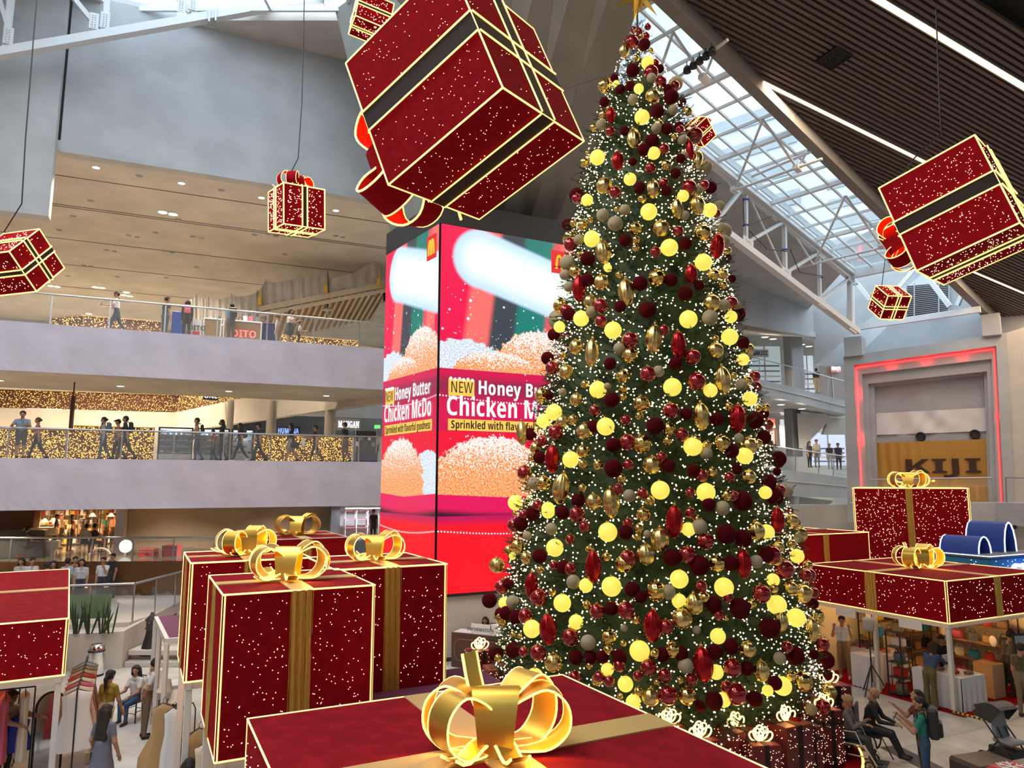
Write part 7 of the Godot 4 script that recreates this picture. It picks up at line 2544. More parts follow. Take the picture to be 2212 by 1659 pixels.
	tag(se, "lower brown bench cut by the bottom edge", "bench")
	var cu := thing("cushion", "red cushion with white snowflake at the bottom right corner", "cushion", level(2190, 1690, 0.45), 0.3)
	st = mb(); bev(st, Vector3(0, 0.12, 0), Vector3(0.75, 0.24, 0.6), 0.1); obj("cover", st, M.red_plastic, cu)
	st = mb()
	for k in 6:
		var d2 := Vector3(cos(TAU * k / 6.0), 0, sin(TAU * k / 6.0))
		rod(st, Vector3(0, 0.245, 0), Vector3(0, 0.245, 0) + d2 * 0.24, 0.014, 5)
		for q in [-1, 1]: rod(st, Vector3(0, 0.245, 0) + d2 * 0.13, Vector3(0, 0.245, 0) + d2.rotated(Vector3.UP, 0.42 * q) * 0.22, 0.011, 5)
	obj("snowflake", st, M.paper, cu)


func build_wheelchairs() -> void:
	var p := level(1846, 1650, 0)
	var yaw := 0.95
	var w := thing("wheelchair", "light-framed wheelchair carrying the grey-haired woman", "wheelchair", p, yaw)
	for x in [-0.26, 0.26]:
		for a in [[-0.25, 0.2], [0.32, 0.09]]:
			var st := mb()
			var ring := []
			for g in 20: ring.append(Vector3(x, a[1] + a[1] * 0.94 * cos(TAU * g / 20.0), a[0] + a[1] * 0.94 * sin(TAU * g / 20.0)))
			tube(st, ring, 0.02, 6, true)
			for g in 6: rod(st, Vector3(x, a[1], a[0]), Vector3(x, a[1] + a[1] * 0.9 * cos(TAU * g / 6.0), a[0] + a[1] * 0.9 * sin(TAU * g / 6.0)), 0.006, 4)
			obj("wheel", st, M.black, w)
		var st := mb()
		tube(st, [Vector3(x, 0.95, -0.36), Vector3(x, 0.45, -0.28), Vector3(x, 0.45, 0.25), Vector3(x, 0.12, 0.45)], 0.014, 6)
		tube(st, [Vector3(x, 0.25, -0.25), Vector3(x, 0.25, 0.3), Vector3(x, 0.45, 0.25)], 0.014, 6)
		tube(st, [Vector3(x, 0.66, -0.3), Vector3(x, 0.68, 0.1), Vector3(x, 0.45, 0.2)], 0.014, 6)
		rod(st, Vector3(x, 0.95, -0.36), Vector3(x, 0.96, -0.48), 0.018, 6)
		obj("frame", st, M.skin_plastic, w)
	var st := mb()
	bx(st, Vector3(0, 0.46, 0), Vector3(0.46, 0.04, 0.46)); obj("seat", st, M.black, w)
	st = mb(); bx(st, Vector3(0, 0.68, -0.31), Vector3(0.48, 0.42, 0.03), Basis(Vector3.RIGHT, 0.12)); obj("backrest", st, M.black, w)
	for x in [-0.12, 0.12]:
		st = mb(); bx(st, Vector3(x, 0.1, 0.5), Vector3(0.18, 0.02, 0.2)); obj("footrest", st, M.charcoal, w)
	st = mb(); bev(st, Vector3(0, 0, 0), Vector3(0.3, 0.34, 0.12), 0.04)
	var rb := obj("carrier_bag", st, M.red_plastic)
	rb.position = p + Basis(Vector3.UP, yaw) * Vector3(0.05, 0.66, -0.5); rb.rotation.y = yaw
	tag(rb, "red bag hanging behind the wheelchair", "bag")
	person("grey-haired woman with pink mask seated in the wheelchair", p + Basis(Vector3.UP, yaw) * Vector3(0, 0, -0.12), yaw, 1.55, sit({"top": Color(0.17, 0.15, 0.13), "sleeves": "long", "bottom": Color(0.05, 0.05, 0.055), "hair": "bun", "hair_color": Color(0.30, 0.22, 0.14), "mask": Color(0.40, 0.08, 0.14), "nod": 0.45, "pelvis": 0.56, "sh_l": 0.3, "sh_r": 0.5, "el_l": 1.4, "el_r": 1.7, "in_l": 0.4, "in_r": 0.4, "knee_l": 1.2, "knee_r": 1.2, "wide": 1.1}), 0.018, "pair resting in front of the tree")
	# the man sits on a second chair beyond her
	var q := p + Basis(Vector3.UP, yaw) * Vector3(0.62, 0, 0.22)
	var c := thing("wheelchair", "black wheelchair mostly hidden under the bald man", "wheelchair", q, yaw)
	st = mb(); bx(st, Vector3(0, 0.46, 0), Vector3(0.46, 0.05, 0.46)); obj("seat", st, M.black, c)
	st = mb(); bx(st, Vector3(0, 0.72, -0.27), Vector3(0.46, 0.5, 0.04)); obj("backrest", st, M.black, c)
	for x in [-0.25, 0.25]:
		st = mb()
		var ring := []
		for g in 20: ring.append(Vector3(x, 0.29 + 0.28 * cos(TAU * g / 20.0), -0.15 + 0.28 * sin(TAU * g / 20.0)))
		tube(st, ring, 0.018, 6, true); obj("wheel", st, M.black, c)
		st = mb(); tube(st, [Vector3(x, 0.92, -0.3), Vector3(x, 0.45, -0.25), Vector3(x, 0.45, 0.25), Vector3(x, 0.1, 0.42)], 0.014, 6); obj("frame", st, M.black, c)
	person("bald man in black seated beside the woman in the wheelchair", q + Basis(Vector3.UP, yaw) * Vector3(0, 0, -0.05), yaw, 1.70, sit({"top": Color(0.012, 0.012, 0.014), "sleeves": "long", "bottom": Color(0.014, 0.014, 0.016), "hair": "bald", "nod": 0.5, "pelvis": 0.58, "lean": 0.22, "knee_l": 1.0, "knee_r": 1.05, "sh_l": 0.5, "sh_r": 0.55, "el_l": 0.8, "el_r": 0.9, "in_l": 0.35, "in_r": 0.35, "wide": 1.12}), 0.018, "pair resting in front of the tree")


# ------------------------------------------------------------------ raised terrace on the left with its stairs, planters and the shop behind
const T1 := 1.2      # terrace floor
const T2 := 2.4      # floor of the shops behind


func build_terrace() -> void:
	# terrace block; its front is the planter wall
	var f0 := level(-60, 1462, 0); var f1 := level(262, 1444, 0)
	var e0 := level(-80, 1287, T1); var e1 := level(470, 1284, T1)
	var st := mb()
	block(st, [Vector2(f0.x, f0.z), Vector2(f1.x, f1.z), Vector2(f1.x - 1.0, e1.z), Vector2(e0.x, e0.z)], 0.0, 1.06)
	structure("wall_planter", st, M.wall_warm)
	st = mb()
	var s_in := 0.7
	block(st, [Vector2(f0.x, f0.z - s_in), Vector2(f1.x - 0.2, f1.z - s_in), Vector2(e1.x, e1.z + 0.1), Vector2(e0.x, e0.z)], 1.0, T1)
	structure("terrace_floor", st, M.step_stone)
	st = mb()
	block(st, [Vector2(f1.x, f1.z - 4.2), Vector2(f1.x + 5.5, f1.z - 4.2), Vector2(e1.x + 6.0, e1.z), Vector2(f1.x - 1.0, e1.z)], 0.0, T1)
	structure("terrace_landing", st, M.step_stone)
	# upper floor behind, its cloth-covered parapet, glass railing
	st = mb()
	var b0 := left_at(-16, 0, 13.5); var b1 := left_at(13, 0, 13.5)
	block(st, [Vector2(e0.x, e0.z), Vector2(e1.x + 6.0, e1.z), Vector2(b1.x, b1.z), Vector2(b0.x, b0.z)], 0.0, T2)
	structure("floor_shop", st, textured(mat("dark_tile", Color(0.16, 0.135, 0.11), 0.12), grain(0.01, Color(0.85, 0.85, 0.85), Color(1, 1, 1), 41), Vector3.ONE * 0.3))
	var pc := thing("parapet_cloth", "ochre brown cloth covering the terrace parapet", "cloth cover")
	st = mb()
	sheet(st, e0 + Vector3(0, 0.02, 0.06), e1 + Vector3(3, 0.02, 0.06), Vector3(0, T2 - T1 + 0.05, 0), 150, 14, Vector3(0, 0, 1), func(s: float, t: float) -> float: return 0.03 * sin(s * 60.0 + 3.0 * sin(t * 3.0)) * (1.0 - t) + 0.05 * sin(s * 140.0) * (1.0 - smoothstep(0.0, 0.25, t)))
	obj("cloth", st, M.brown_cloth, pc)
	railing("glass_railing", "dark glass railing above the brown cloth parapet", [e0 + Vector3(0, T2 - T1, -0.1), e1 + Vector3(6, T2 - T1, -0.1)], 0.95, 1.6)
	# stairs: eight stone steps, each its own piece
	var sr := thing("stairs", "pale stone stairs rising to the terrace beside the planter", "stairs", Vector3(f1.x, 0, f1.z), 0.0)
	for i in 8:
		st = mb()
		var z := -0.15 - 0.36 * i - (1.1 if i > 2 else 0.0)
		bev(st, Vector3(1.15, 0.075 + 0.15 * i, z - 0.35), Vector3(2.3, 0.15, 0.72 if i != 2 else 1.8), 0.012)
		obj("step", st, M.step_stone, sr)
		for k in 3:
			st = mb()
			bev(st, Vector3(0.4 + 0.76 * k, 0.152 + 0.15 * i, z - 0.17), Vector3(0.74, 0.012, 0.34), 0.003)
			obj("tread_tile", st, M.tile if (i + k) % 2 else M.tile_second, sr)
	st = mb()
	plate(st, [Vector3(f1.x - 0.02, 0, f1.z), Vector3(f1.x - 0.02, 0.0, f1.z - 4.4), Vector3(f1.x - 0.02, 1.4, f1.z - 4.4), Vector3(f1.x - 0.02, 1.06, f1.z)], Vector3(-0.16, 0, 0))
	structure("stair_wall", st, M.step_stone)
	# planter soil, snake plants
	st = mb()
	bx(st, Vector3((f0.x + f1.x) / 2.0, 1.03, (f0.z + f1.z) / 2.0 - 0.36), Vector3(absf(f1.x - f0.x) - 0.5, 0.05, 0.36), along(f1 - f0))
	tag(obj("soil", st, M.charcoal), "dark planter soil along the terrace edge", "soil")
	var k := 0
	for u in [164, 193, 220, 239]:
		var p := level(u, 1369, 1.06)
		var pl := thing("snake_plant", "spiky upright plant in the terrace planter, %s" % ["at the left", "second from left", "second from right", "thin one at the right"][k], "plant", p, 0.0, "spiky planter plants")
		for i in (8 if k < 3 else 3):
			st = mb()
			var a := rng.randf() * TAU
			var lean := Vector3(cos(a) * rng.randf_range(0.05, 0.28), rng.randf_range(0.55, 0.95), sin(a) * 0.15)
			var o := Vector3(cos(a) * 0.06, 0, sin(a) * 0.06)
			var side := lean.cross(Vector3(0, 0, 1)).normalized()
			band(st, [o, o + lean * 0.4, o + lean * 0.75, o + lean], [side * 0.7, side, side * 0.8, side * 0.08], 0.055, 0.006)
			obj("leaf", st, M.leaf, pl)
		k += 1
	# glass railing round the planter, with the green print behind it
	var g0 := Vector3(f0.x, T1, f0.z - 0.75); var g1 := Vector3(f1.x - 0.15, T1, f1.z - 0.75); var g2 := Vector3(f1.x + 0.15, T1 + 0.05, f1.z - 4.3)
	var rl := railing("glass_railing", "grey-posted glass railing round the planter terrace", [g0, g1, g2], 1.15, 1.35)
	st = mb()
	bx(st, (g0 * 0.38 + g1 * 0.62) + Vector3(0, 0.5, -0.06), Vector3(1.5, 0.72, 0.02), along(g1 - g0))
	tag(obj("green_poster", st, M.green_print), "green poster behind the terrace railing", "poster")
	# bin
	var bn := thing("litter_bin", "shiny steel litter bin with domed lid against the planter wall", "bin", level(205, 1459, 0))
	st = mb(); lathe(st, [Vector2(0.0, 0.02), Vector2(0.21, 0.02), Vector2(0.21, 0.66)], 28); obj("drum", st, M.chrome, bn)
	st = mb(); lathe(st, [Vector2(0.225, 0.66), Vector2(0.225, 0.72), Vector2(0.0, 0.72)], 28); obj("collar", st, M.black, bn)
	st = mb(); lathe(st, [Vector2(0.22, 0.72), Vector2(0.2, 0.82), Vector2(0.13, 0.88), Vector2(0.0, 0.89)], 28); obj("lid", st, M.chrome, bn)
	st = mb(); lathe(st, [Vector2(0.0, 0.0), Vector2(0.225, 0.0), Vector2(0.225, 0.03)], 28); obj("foot_ring", st, M.black, bn)
	# flight cases behind the glass
	for a in [[297, 331, 1186, 1217, "low red flight case behind the dark glass railing"], [349, 382, 1178, 1217, "taller red flight case beside the low one"]]:
		var p := far(a[0], a[3], 30.5); var q := far(a[1], a[2], 30.5)
		var fc := thing("flight_case", a[4], "case", Vector3((p.x + q.x) / 2.0, T2, p.z), 0.1)
		var w := q.x - p.x; var h := q.y - T2
		st = mb(); bev(st, Vector3(0, h / 2.0, -0.3), Vector3(w, h, 0.6), 0.02); obj("body", st, M.red_plastic, fc)
		st = mb()
		for y in [0.02, h * 0.62, h - 0.02]: bx(st, Vector3(0, y, -0.3), Vector3(w + 0.02, 0.03, 0.62))
		for x in [-w / 2.0, w / 2.0]: bx(st, Vector3(x, h / 2.0, 0.0), Vector3(0.03, h, 0.04))
		obj("edging", st, M.steel, fc)
		st = mb(); bx(st, Vector3(0, h * 0.62, 0.02), Vector3(0.1, 0.08, 0.03)); obj("latch", st, M.chrome, fc)
	# round sign on a pole
	var rs := thing("round_sign", "round pale mint lit sign on a pole at the terrace", "sign", level(266, 1262, T1 + 0.0))
	var ry := far(264, 1180, -rs.position.z).y - rs.position.y
	st = mb(); rod(st, Vector3(0, ry, -0.05), Vector3(0, ry, 0.05), 0.27, 28); obj("disc", st, glow("mint_sign", Color(0.62, 0.85, 0.84), 0.9), rs)
	st = mb(); rod(st, Vector3(0.0, 0, 0), Vector3(0, ry - 0.2, 0), 0.03, 8); obj("pole", st, M.post_white, rs)
	# white arches: tube arches and four printed arch panels
	k = 0
	for a in [[185, 238, 1262, 1184, "tall white tube arch behind the sound desk"], [152, 196, 1278, 1240, "low white tube arch left of the red table"], [198, 252, 1278, 1238, "low white tube arch before the red table"], [240, 282, 1262, 1210, "white tube arch beside the arch panels"]]:
		var p := level(a[0], a[2], T1); var q := level(a[1], a[2], T1)
		var top := far(a[0], a[3], -p.z).y
		var w := (q.x - p.x) / 2.0
		var ar := thing("white_arch", a[4], "arch", Vector3((p.x + q.x) / 2.0, T1, p.z), 0.0, "white tube arches")
		st = mb()
		var pts := [Vector3(-w, 0, 0)]
		for i in 13: pts.append(Vector3(-w * cos(PI * i / 12.0), maxf(top - T1 - w, 0.1) + w * sin(PI * i / 12.0), 0))
		pts.append(Vector3(w, 0, 0))
		tube(st, pts, 0.04, 8)
		obj("tube", st, M.post_white, ar)
	for i in 4:
		var p := level(258 + i * 9.0, 1268 - i * 5.0, T1)
		var ap := thing("arch_panel", "white arch-topped panel on the terrace edge, %s" % ["nearest", "second nearest", "third nearest", "farthest"][i], "panel", p, 1.15, "arch-topped panels")
		st = mb()
		var pts := [Vector3(-0.3, 0.0, 0), Vector3(0.3, 0.0, 0)]
		for j in 11: pts.append(Vector3(0.3 * cos(PI * j / 10.0), 0.85 + 0.3 * sin(PI * j / 10.0), 0))
		plate(st, pts, Vector3(0, 0, 0.05))
		obj("board", st, M.paper, ap)
		st = mb(); bx(st, Vector3(0, 0.55, 0.055), Vector3(0.22, 0.16, 0.01)); obj("print", st, M.pink if i % 2 else M.grey_blue, ap)
	# sound desk and red table
	var sd := cloth_table("sound desk with mixer on the terrace", level(190, 1268, T1), 0.15, 1.1, 0.5, 0.8)
	st = mb(); bev(st, Vector3.ZERO, Vector3(0.9, 0.06, 0.4), 0.01, Basis(Vector3.UP, 0.15))
	var mx := obj("mixer", st, M.charcoal); mx.position = sd.position + Vector3(0, 0.84, 0)
	tag(mx, "black mixing deck on the terrace sound desk", "mixer")
	var rt := thing("folding_table", "red folding table with papers and a blue pouch", "table", level(228, 1283, T1), 0.3)
	st = mb(); bev(st, Vector3(0, 0.7, 0), Vector3(1.0, 0.04, 0.6), 0.01); obj("table_top", st, M.red_plastic, rt)
	for x in [-0.45, 0.45]:
		for z in [-0.25, 0.25]:
			st = mb(); rod(st, Vector3(x, 0, z), Vector3(x, 0.7, z), 0.015, 6); obj("leg", st, M.pink, rt)
	st = mb(); bev(st, Vector3.ZERO, Vector3(0.42, 0.07, 0.22), 0.03)
	var bp := obj("pouch", st, M.teal_paint); bp.position = rt.position + Vector3(0.1, 0.76, 0); bp.rotation.y = 0.3
	tag(bp, "blue pouch on the red folding table", "pouch")
	# the shop under the lower bridge: lit shelves, hanging lamps, dark counter
	var wb := left_plane(12.6)
	st = mb()
	var w0 := onto(-40, 1150, wb); var w1 := onto(272, 1150, wb)
	bx(st, Vector3((w0.x + w1.x) / 2.0, 3.5, (w0.z + w1.z) / 2.0) - LEFT_N * 0.3, Vector3(w0.distance_to(w1), 2.3, 0.2), along(LEFT_T))
	structure("wall_shop", st, M.cream)
	var tones := ["straw", "wood", "cream", "yellow", "red_plastic", "paper", "dark_wood"]
	for i in 9:
		var p := left_u(8 + i * 31.0, T2, 11.9)
		var su := shelf_unit("shop shelf of small goods under the lower bridge, %s from the left" % ["first", "second", "third", "fourth", "fifth", "sixth", "seventh", "eighth", "ninth"][i], p, atan2(0.405, 0.9143), 0.95, 1.95, 0.35, 5, M.wood, M.straw)
		for r in 4:
			for c in 5:
				st = mb()
				bev(st, Vector3(-0.36 + 0.18 * c, 0.2 + 0.46 * r, 0.03), Vector3(0.14, 0.2 + 0.05 * ((c + r) % 3), 0.2), 0.01)
				obj("ware_box", st, M[tones[(i * 3 + r * 2 + c) % 7]], su)
	k = 0
	for a in [[45, 1130], [72, 1128], [97, 1124], [115, 1123], [121, 1127], [200, 1112], [240, 1112]]:
		var p := onto(a[0], a[1], left_plane(8.0))
		var l := thing("pendant_lamp", "small lit pendant lamp in the shop under the bridge, %s" % ["leftmost", "second from left", "third from left", "fourth from left", "fifth from left", "second from right", "rightmost"][k], "lamp", p, 0.0, "pendants in the shop")
		st = mb(); lathe(st, [Vector2(0.15, -0.08), Vector2(0.05, 0.08), Vector2(0.0, 0.09)], 14); obj("shade", st, glow("shade_glow", Color(1.0, 0.72, 0.42), 1.8) if not M.has("shade_glow") else M.shade_glow, l)
		st = mb(); rod(st, Vector3(0, 0.08, 0), Vector3(0, 4.57 - p.y, 0), 0.008, 4); obj("cord", st, M.black, l)
		omni(l, Vector3(0, -0.14, 0), Color(1.0, 0.72, 0.42), 1.3, 0.1)
		k += 1
	st = mb()
	bev(st, left_u(62, T2 + 0.55, 6.0), Vector3(2.0, 1.1, 0.8), 0.03, along(LEFT_T))
	tag(obj("shop_counter", st, M.charcoal), "dark counter in front of the shop under the bridge", "counter")
	st = mb()
	bev(st, left_u(60, T2 + 1.3, 7.6), Vector3(1.6, 1.5, 0.5), 0.2, along(LEFT_T))
	tag(obj("wardrobe", st, M.dark_wood), "dark rounded cabinet in the shop under the bridge", "cabinet")
	st = mb()
	bx(st, left_u(108, T2 + 0.45, 6.5), Vector3(1.5, 0.3, 0.7), along(LEFT_T)); bx(st, left_u(108, T2 + 0.15, 6.5), Vector3(1.2, 0.3, 0.5), along(LEFT_T))
	tag(obj("linen_stack", st, M.paper), "stacked white linen on the shop floor", "linen")
	st = mb()
	bev(st, left_u(110, T2 + 0.95, 7.4), Vector3(1.3, 0.35, 0.6), 0.08, along(LEFT_T))
	tag(obj("bedding_roll", st, M.cream), "cream bedding displayed in the shop", "bedding")
	st = mb()
	var wc := left_u(276, 0, 6.8)
	bx(st, Vector3(wc.x, 3.0, wc.z), Vector3(0.35, 3.2, 0.35), along(LEFT_T))
	structure("column", st, M.wrap_cloth)
	# the opening beside the screen tower with racks of white goods
	var og := left_plane(11.0)
	st = mb()
	var v0 := onto(748, 1152, og); var v1 := onto(822, 1093, og)
	bx(st, (v0 + v1) / 2.0 - LEFT_N * 1.0, Vector3(v0.distance_to(v1) + 0.4, 2.4, 0.1), along(LEFT_T))
	var os := thing("shopfront", "bright white shop interior left of the screen tower's foot", "shopfront")
	obj("back_wall", st, M.paper, os)
	for i in 2:
		st = mb()
		var lp := onto(766 + 36 * i, 1098, left_plane(10.2))
		bx(st, lp, Vector3(1.0, 0.06, 0.12), along(LEFT_T)); obj("light_tube", st, M.shop_light, os)
		area(os, lp - Vector3(0, 0.06, 0), LEFT_T, Vector2(1.0, 0.12), Color(0.9, 0.94, 1.0), 5.0)
	for i in 3:
		var p := onto(756 + i * 24.0, 1150, og)
		var rk := shelf_unit("white wire rack beside the screen tower, %s" % ["left", "middle", "right"][i], Vector3(p.x, T2, p.z), 0.4, 0.6, 1.5, 0.4, 4, M.post_white, M.pink)
	st = mb()
	var dc := left_u(730, 0, 11.6)
	bx(st, Vector3(dc.x, 3.4, dc.z), Vector3(0.5, 2.3, 0.5), along(LEFT_T))
	structure("column", st, M.rail_grey)


func build_terrace_people() -> void:
	var g := "people on the terrace"
	var skinc := SKIN
	for a in [[225, 1204, 1.66, 0.1, Color(0.55, 0.53, 0.56), "person in white tee with hand at face on the terrace", "short", true], [246, 1196, 1.62, -0.3, Color(0.02, 0.02, 0.022), "person in dark printed tee standing on the terrace", "short", false], [163, 1203, 1.66, 0.6, Color(0.30, 0.19, 0.06), "person in ochre shirt behind the low arch", "bun", false], [178, 1208, 1.66, 0.4, Color(0.4, 0.4, 0.42), "long-haired person in grey on the terrace", "long", false], [146, 1207, 1.66, PI, Color(0.35, 0.4, 0.5), "dark-haired person seen from behind at the roof's edge", "short", false], [117, 1212, 1.66, 0.3, Color(0.3, 0.1, 0.1), "woman facing the hall above the left roof", "long", false], [103, 1216, 1.66, PI, Color(0.05, 0.05, 0.05), "dark head beside the woman above the left roof", "short", false], [70, 1206, 1.66, 0.8, Color(0.55, 0.52, 0.5), "person in white above the left roof's middle", "short", false], [48, 1206, 1.66, 0.2, Color(0.45, 0.4, 0.4), "person with pink horned headband above the left roof", "long", false]]:
		var p := level(a[0], a[1], T1 + a[2])
		var d := {"top": a[4], "bottom": Color(0.03, 0.03, 0.04), "hair": a[6]}
		if a[7]: d.merge({"sh_l": 0.9, "el_l": 1.9, "in_l": 0.3})
		if a[0] == 48: d["antlers"] = true
		if a[2] < 1.45: d = sit(d)
		person(a[5], Vector3(p.x, T1, p.z), a[3], 1.62 if a[2] < 1.45 else a[2], d, 0.026, g)
	g = "people in the shop under the bridge"
	var cl := [Color(0.45, 0.2, 0.17), Color(0.05, 0.04, 0.04), Color(0.4, 0.38, 0.36), Color(0.02, 0.02, 0.02), Color(0.04, 0.12, 0.10), Color(0.35, 0.18, 0.14), Color(0.3, 0.26, 0.2), Color(0.03, 0.03, 0.035), Color(0.1, 0.05, 0.04)]
	var lb := ["woman in pink top with bag strap in the lit shop", "dark-haired person standing by the shop shelves", "person in grey shirt seated in the shop", "person in black seated in the shop", "woman in green top at the shop's right end", "woman with long hair at the shop's white column", "person in beige browsing the shop's middle", "person in black at the shop's left counter", "seated dark-haired person beside the linen stack"]
	var us := [172, 200, 203, 220, 246, 264, 150, 140, 78]
	var hs := [1.62, 1.65, 1.25, 1.25, 1.62, 1.6, 1.6, 1.66, 1.3]
	for i in 9:
		var d := {"top": cl[i], "bottom": Color(0.03, 0.03, 0.035), "hair": "long" if i in [0, 4, 5] else "short"}
		person(lb[i], left_u(us[i], T2, [8.0, 10.0, 6.5, 6.5, 9.0, 9.0, 9.5, 7.6, 5.6][i]), [2.8, 0.5, 2.9, 2.7, 1.0, 0.3, 1.4, 2.0, 2.4][i], 1.62 if hs[i] < 1.4 else hs[i], sit(d) if hs[i] < 1.4 else d, 0.034, g)
	var pp := onto(806, 1150, left_plane(8.6))
	person("person in black at the bright shop beside the screen tower", Vector3(pp.x, T2, pp.z), 0.4, 1.62, {"top": Color(0.015, 0.015, 0.015), "bottom": Color(0.03, 0.02, 0.02)}, 0.034, g)


# ------------------------------------------------------------------ people: one continuous skin over a posed skeleton (tapered bones, smooth union, surface nets)
var mv: PackedVector3Array
var mn: PackedVector3Array
var mc: PackedColorArray
var mi: PackedInt32Array


func skin_over(bones: Array, cell: float, soft: float) -> void:
	var lo := Vector3.ONE * 1e9
	var hi := -lo
	for b in bones:
		var r := maxf(b[2], b[3]) + cell * 2.5
		lo = lo.min((b[0] as Vector3).min(b[1]) - Vector3.ONE * r)
		hi = hi.max((b[0] as Vector3).max(b[1]) + Vector3.ONE * r)
	var nx := int((hi.x - lo.x) / cell) + 2
	var ny := int((hi.y - lo.y) / cell) + 2
	var nz := int((hi.z - lo.z) / cell) + 2
	var total := nx * ny * nz
	var f := PackedFloat32Array()
	f.resize(total); f.fill(1.0)
	var near := PackedFloat32Array()
	near.resize(total); near.fill(1.0)
	var who := PackedInt32Array()
	who.resize(total)
	for bi in bones.size():
		var b: Array = bones[bi]
		var a: Vector3 = b[0]
		var ba: Vector3 = b[1] - a
		var l2 := maxf(ba.length_squared(), 1e-9)
		var ra: float = b[2]
		var dr: float = b[3] - ra
		var pad := maxf(b[2], b[3]) + cell * 2.0 + soft
		var p0: Vector3 = ((a.min(b[1]) - Vector3.ONE * pad - lo) / cell).floor()
		var p1: Vector3 = ((a.max(b[1]) + Vector3.ONE * pad - lo) / cell).ceil()
		for z in range(maxi(int(p0.z), 0), mini(int(p1.z) + 1, nz)):
			for y in range(maxi(int(p0.y), 0), mini(int(p1.y) + 1, ny)):
				var i := (z * ny + y) * nx
				for x in range(maxi(int(p0.x), 0), mini(int(p1.x) + 1, nx)):
					var q := Vector3(lo.x + x * cell, lo.y + y * cell, lo.z + z * cell) - a
					var h := clampf(q.dot(ba) / l2, 0.0, 1.0)
					var d := (q - ba * h).length() - ra - dr * h
					var k := i + x
					var e := f[k]
					if d < near[k]:
						near[k] = d
						who[k] = bi
					var w := clampf(0.5 + 0.5 * (e - d) / soft, 0.0, 1.0)
					f[k] = lerpf(e, d, w) - soft * w * (1.0 - w)
	var at := PackedInt32Array()
	at.resize(total); at.fill(-1)
	var base := 0
	var sx := 1
	var sy := nx
	var sz := nx * ny
	var off := [0, sx, sy, sx + sy, sz, sx + sz, sy + sz, sx + sy + sz]
	for z in nz - 1:
		for y in ny - 1:
			var i := (z * ny + y) * nx
			for x in nx - 1:
				var k := i + x
				var f0 := f[k]
				if f0 > 2.0 * cell or f0 < -2.0 * cell: continue
				var inside := 0
				for o in off:
					if f[k + o] < 0.0: inside += 1
				if inside == 0 or inside == 8: continue
				var s := Vector3.ZERO
				var n := 0
				for e in [[0, 1, 0], [2, 3, 0], [4, 5, 0], [6, 7, 0], [0, 2, 1], [1, 3, 1], [4, 6, 1], [5, 7, 1], [0, 4, 2], [1, 5, 2], [2, 6, 2], [3, 7, 2]]:
					var fa := f[k + off[e[0]]]
					var fb := f[k + off[e[1]]]
					if (fa < 0.0) == (fb < 0.0): continue
					var c0: int = e[0]
					var c := Vector3(c0 & 1, (c0 >> 1) & 1, (c0 >> 2) & 1)
					c[e[2]] += fa / (fa - fb)
					s += c
					n += 1
				s /= n
				at[k] = mv.size()
				mv.append(lo + (Vector3(x, y, z) + s) * cell)
				mn.append(Vector3(f[k + sx] - f0 + f[k + sx + sy + sz] - f[k + sy + sz], f[k + sy] - f0 + f[k + sx + sy + sz] - f[k + sx + sz], f[k + sz] - f0 + f[k + sx + sy + sz] - f[k + sx + sy]).normalized())
				mc.append(bones[who[k + off[(1 if s.x > 0.5 else 0) + (2 if s.y > 0.5 else 0) + (4 if s.z > 0.5 else 0)]]][4])
	for z in range(1, nz - 1):
		for y in range(1, ny - 1):
			var i := (z * ny + y) * nx
			for x in range(1, nx - 1):
				var k := i + x
				if at[k] < 0: continue
				var neg := f[k] < 0.0
				if neg != (f[k + sx] < 0.0): net(neg, at[k], at[k - sy], at[k - sy - sz], at[k - sz])
				if neg != (f[k + sy] < 0.0): net(neg, at[k], at[k - sz], at[k - sx - sz], at[k - sx])
				if neg != (f[k + sz] < 0.0): net(neg, at[k], at[k - sx], at[k - sx - sy], at[k - sy])


func net(neg: bool, a: int, b: int, c: int, d: int) -> void:
	if a < 0 or b < 0 or c < 0 or d < 0: return
	if neg: mi.append_array([a, c, b, a, d, c])
	else: mi.append_array([a, b, c, a, c, d])


func skin_begin() -> void:
	mv = PackedVector3Array(); mn = PackedVector3Array(); mc = PackedColorArray(); mi = PackedInt32Array()


func skin_mesh() -> ArrayMesh:
	var arr := []
	arr.resize(Mesh.ARRAY_MAX)
	arr[Mesh.ARRAY_VERTEX] = mv
	arr[Mesh.ARRAY_NORMAL] = mn
	arr[Mesh.ARRAY_COLOR] = mc
	arr[Mesh.ARRAY_INDEX] = mi
	var m := ArrayMesh.new()
	m.add_surface_from_arrays(Mesh.PRIMITIVE_TRIANGLES, arr)
	return m


const SKIN := Color(0.36, 0.19, 0.115)
const HAIR := Color(0.012, 0.009, 0.008)


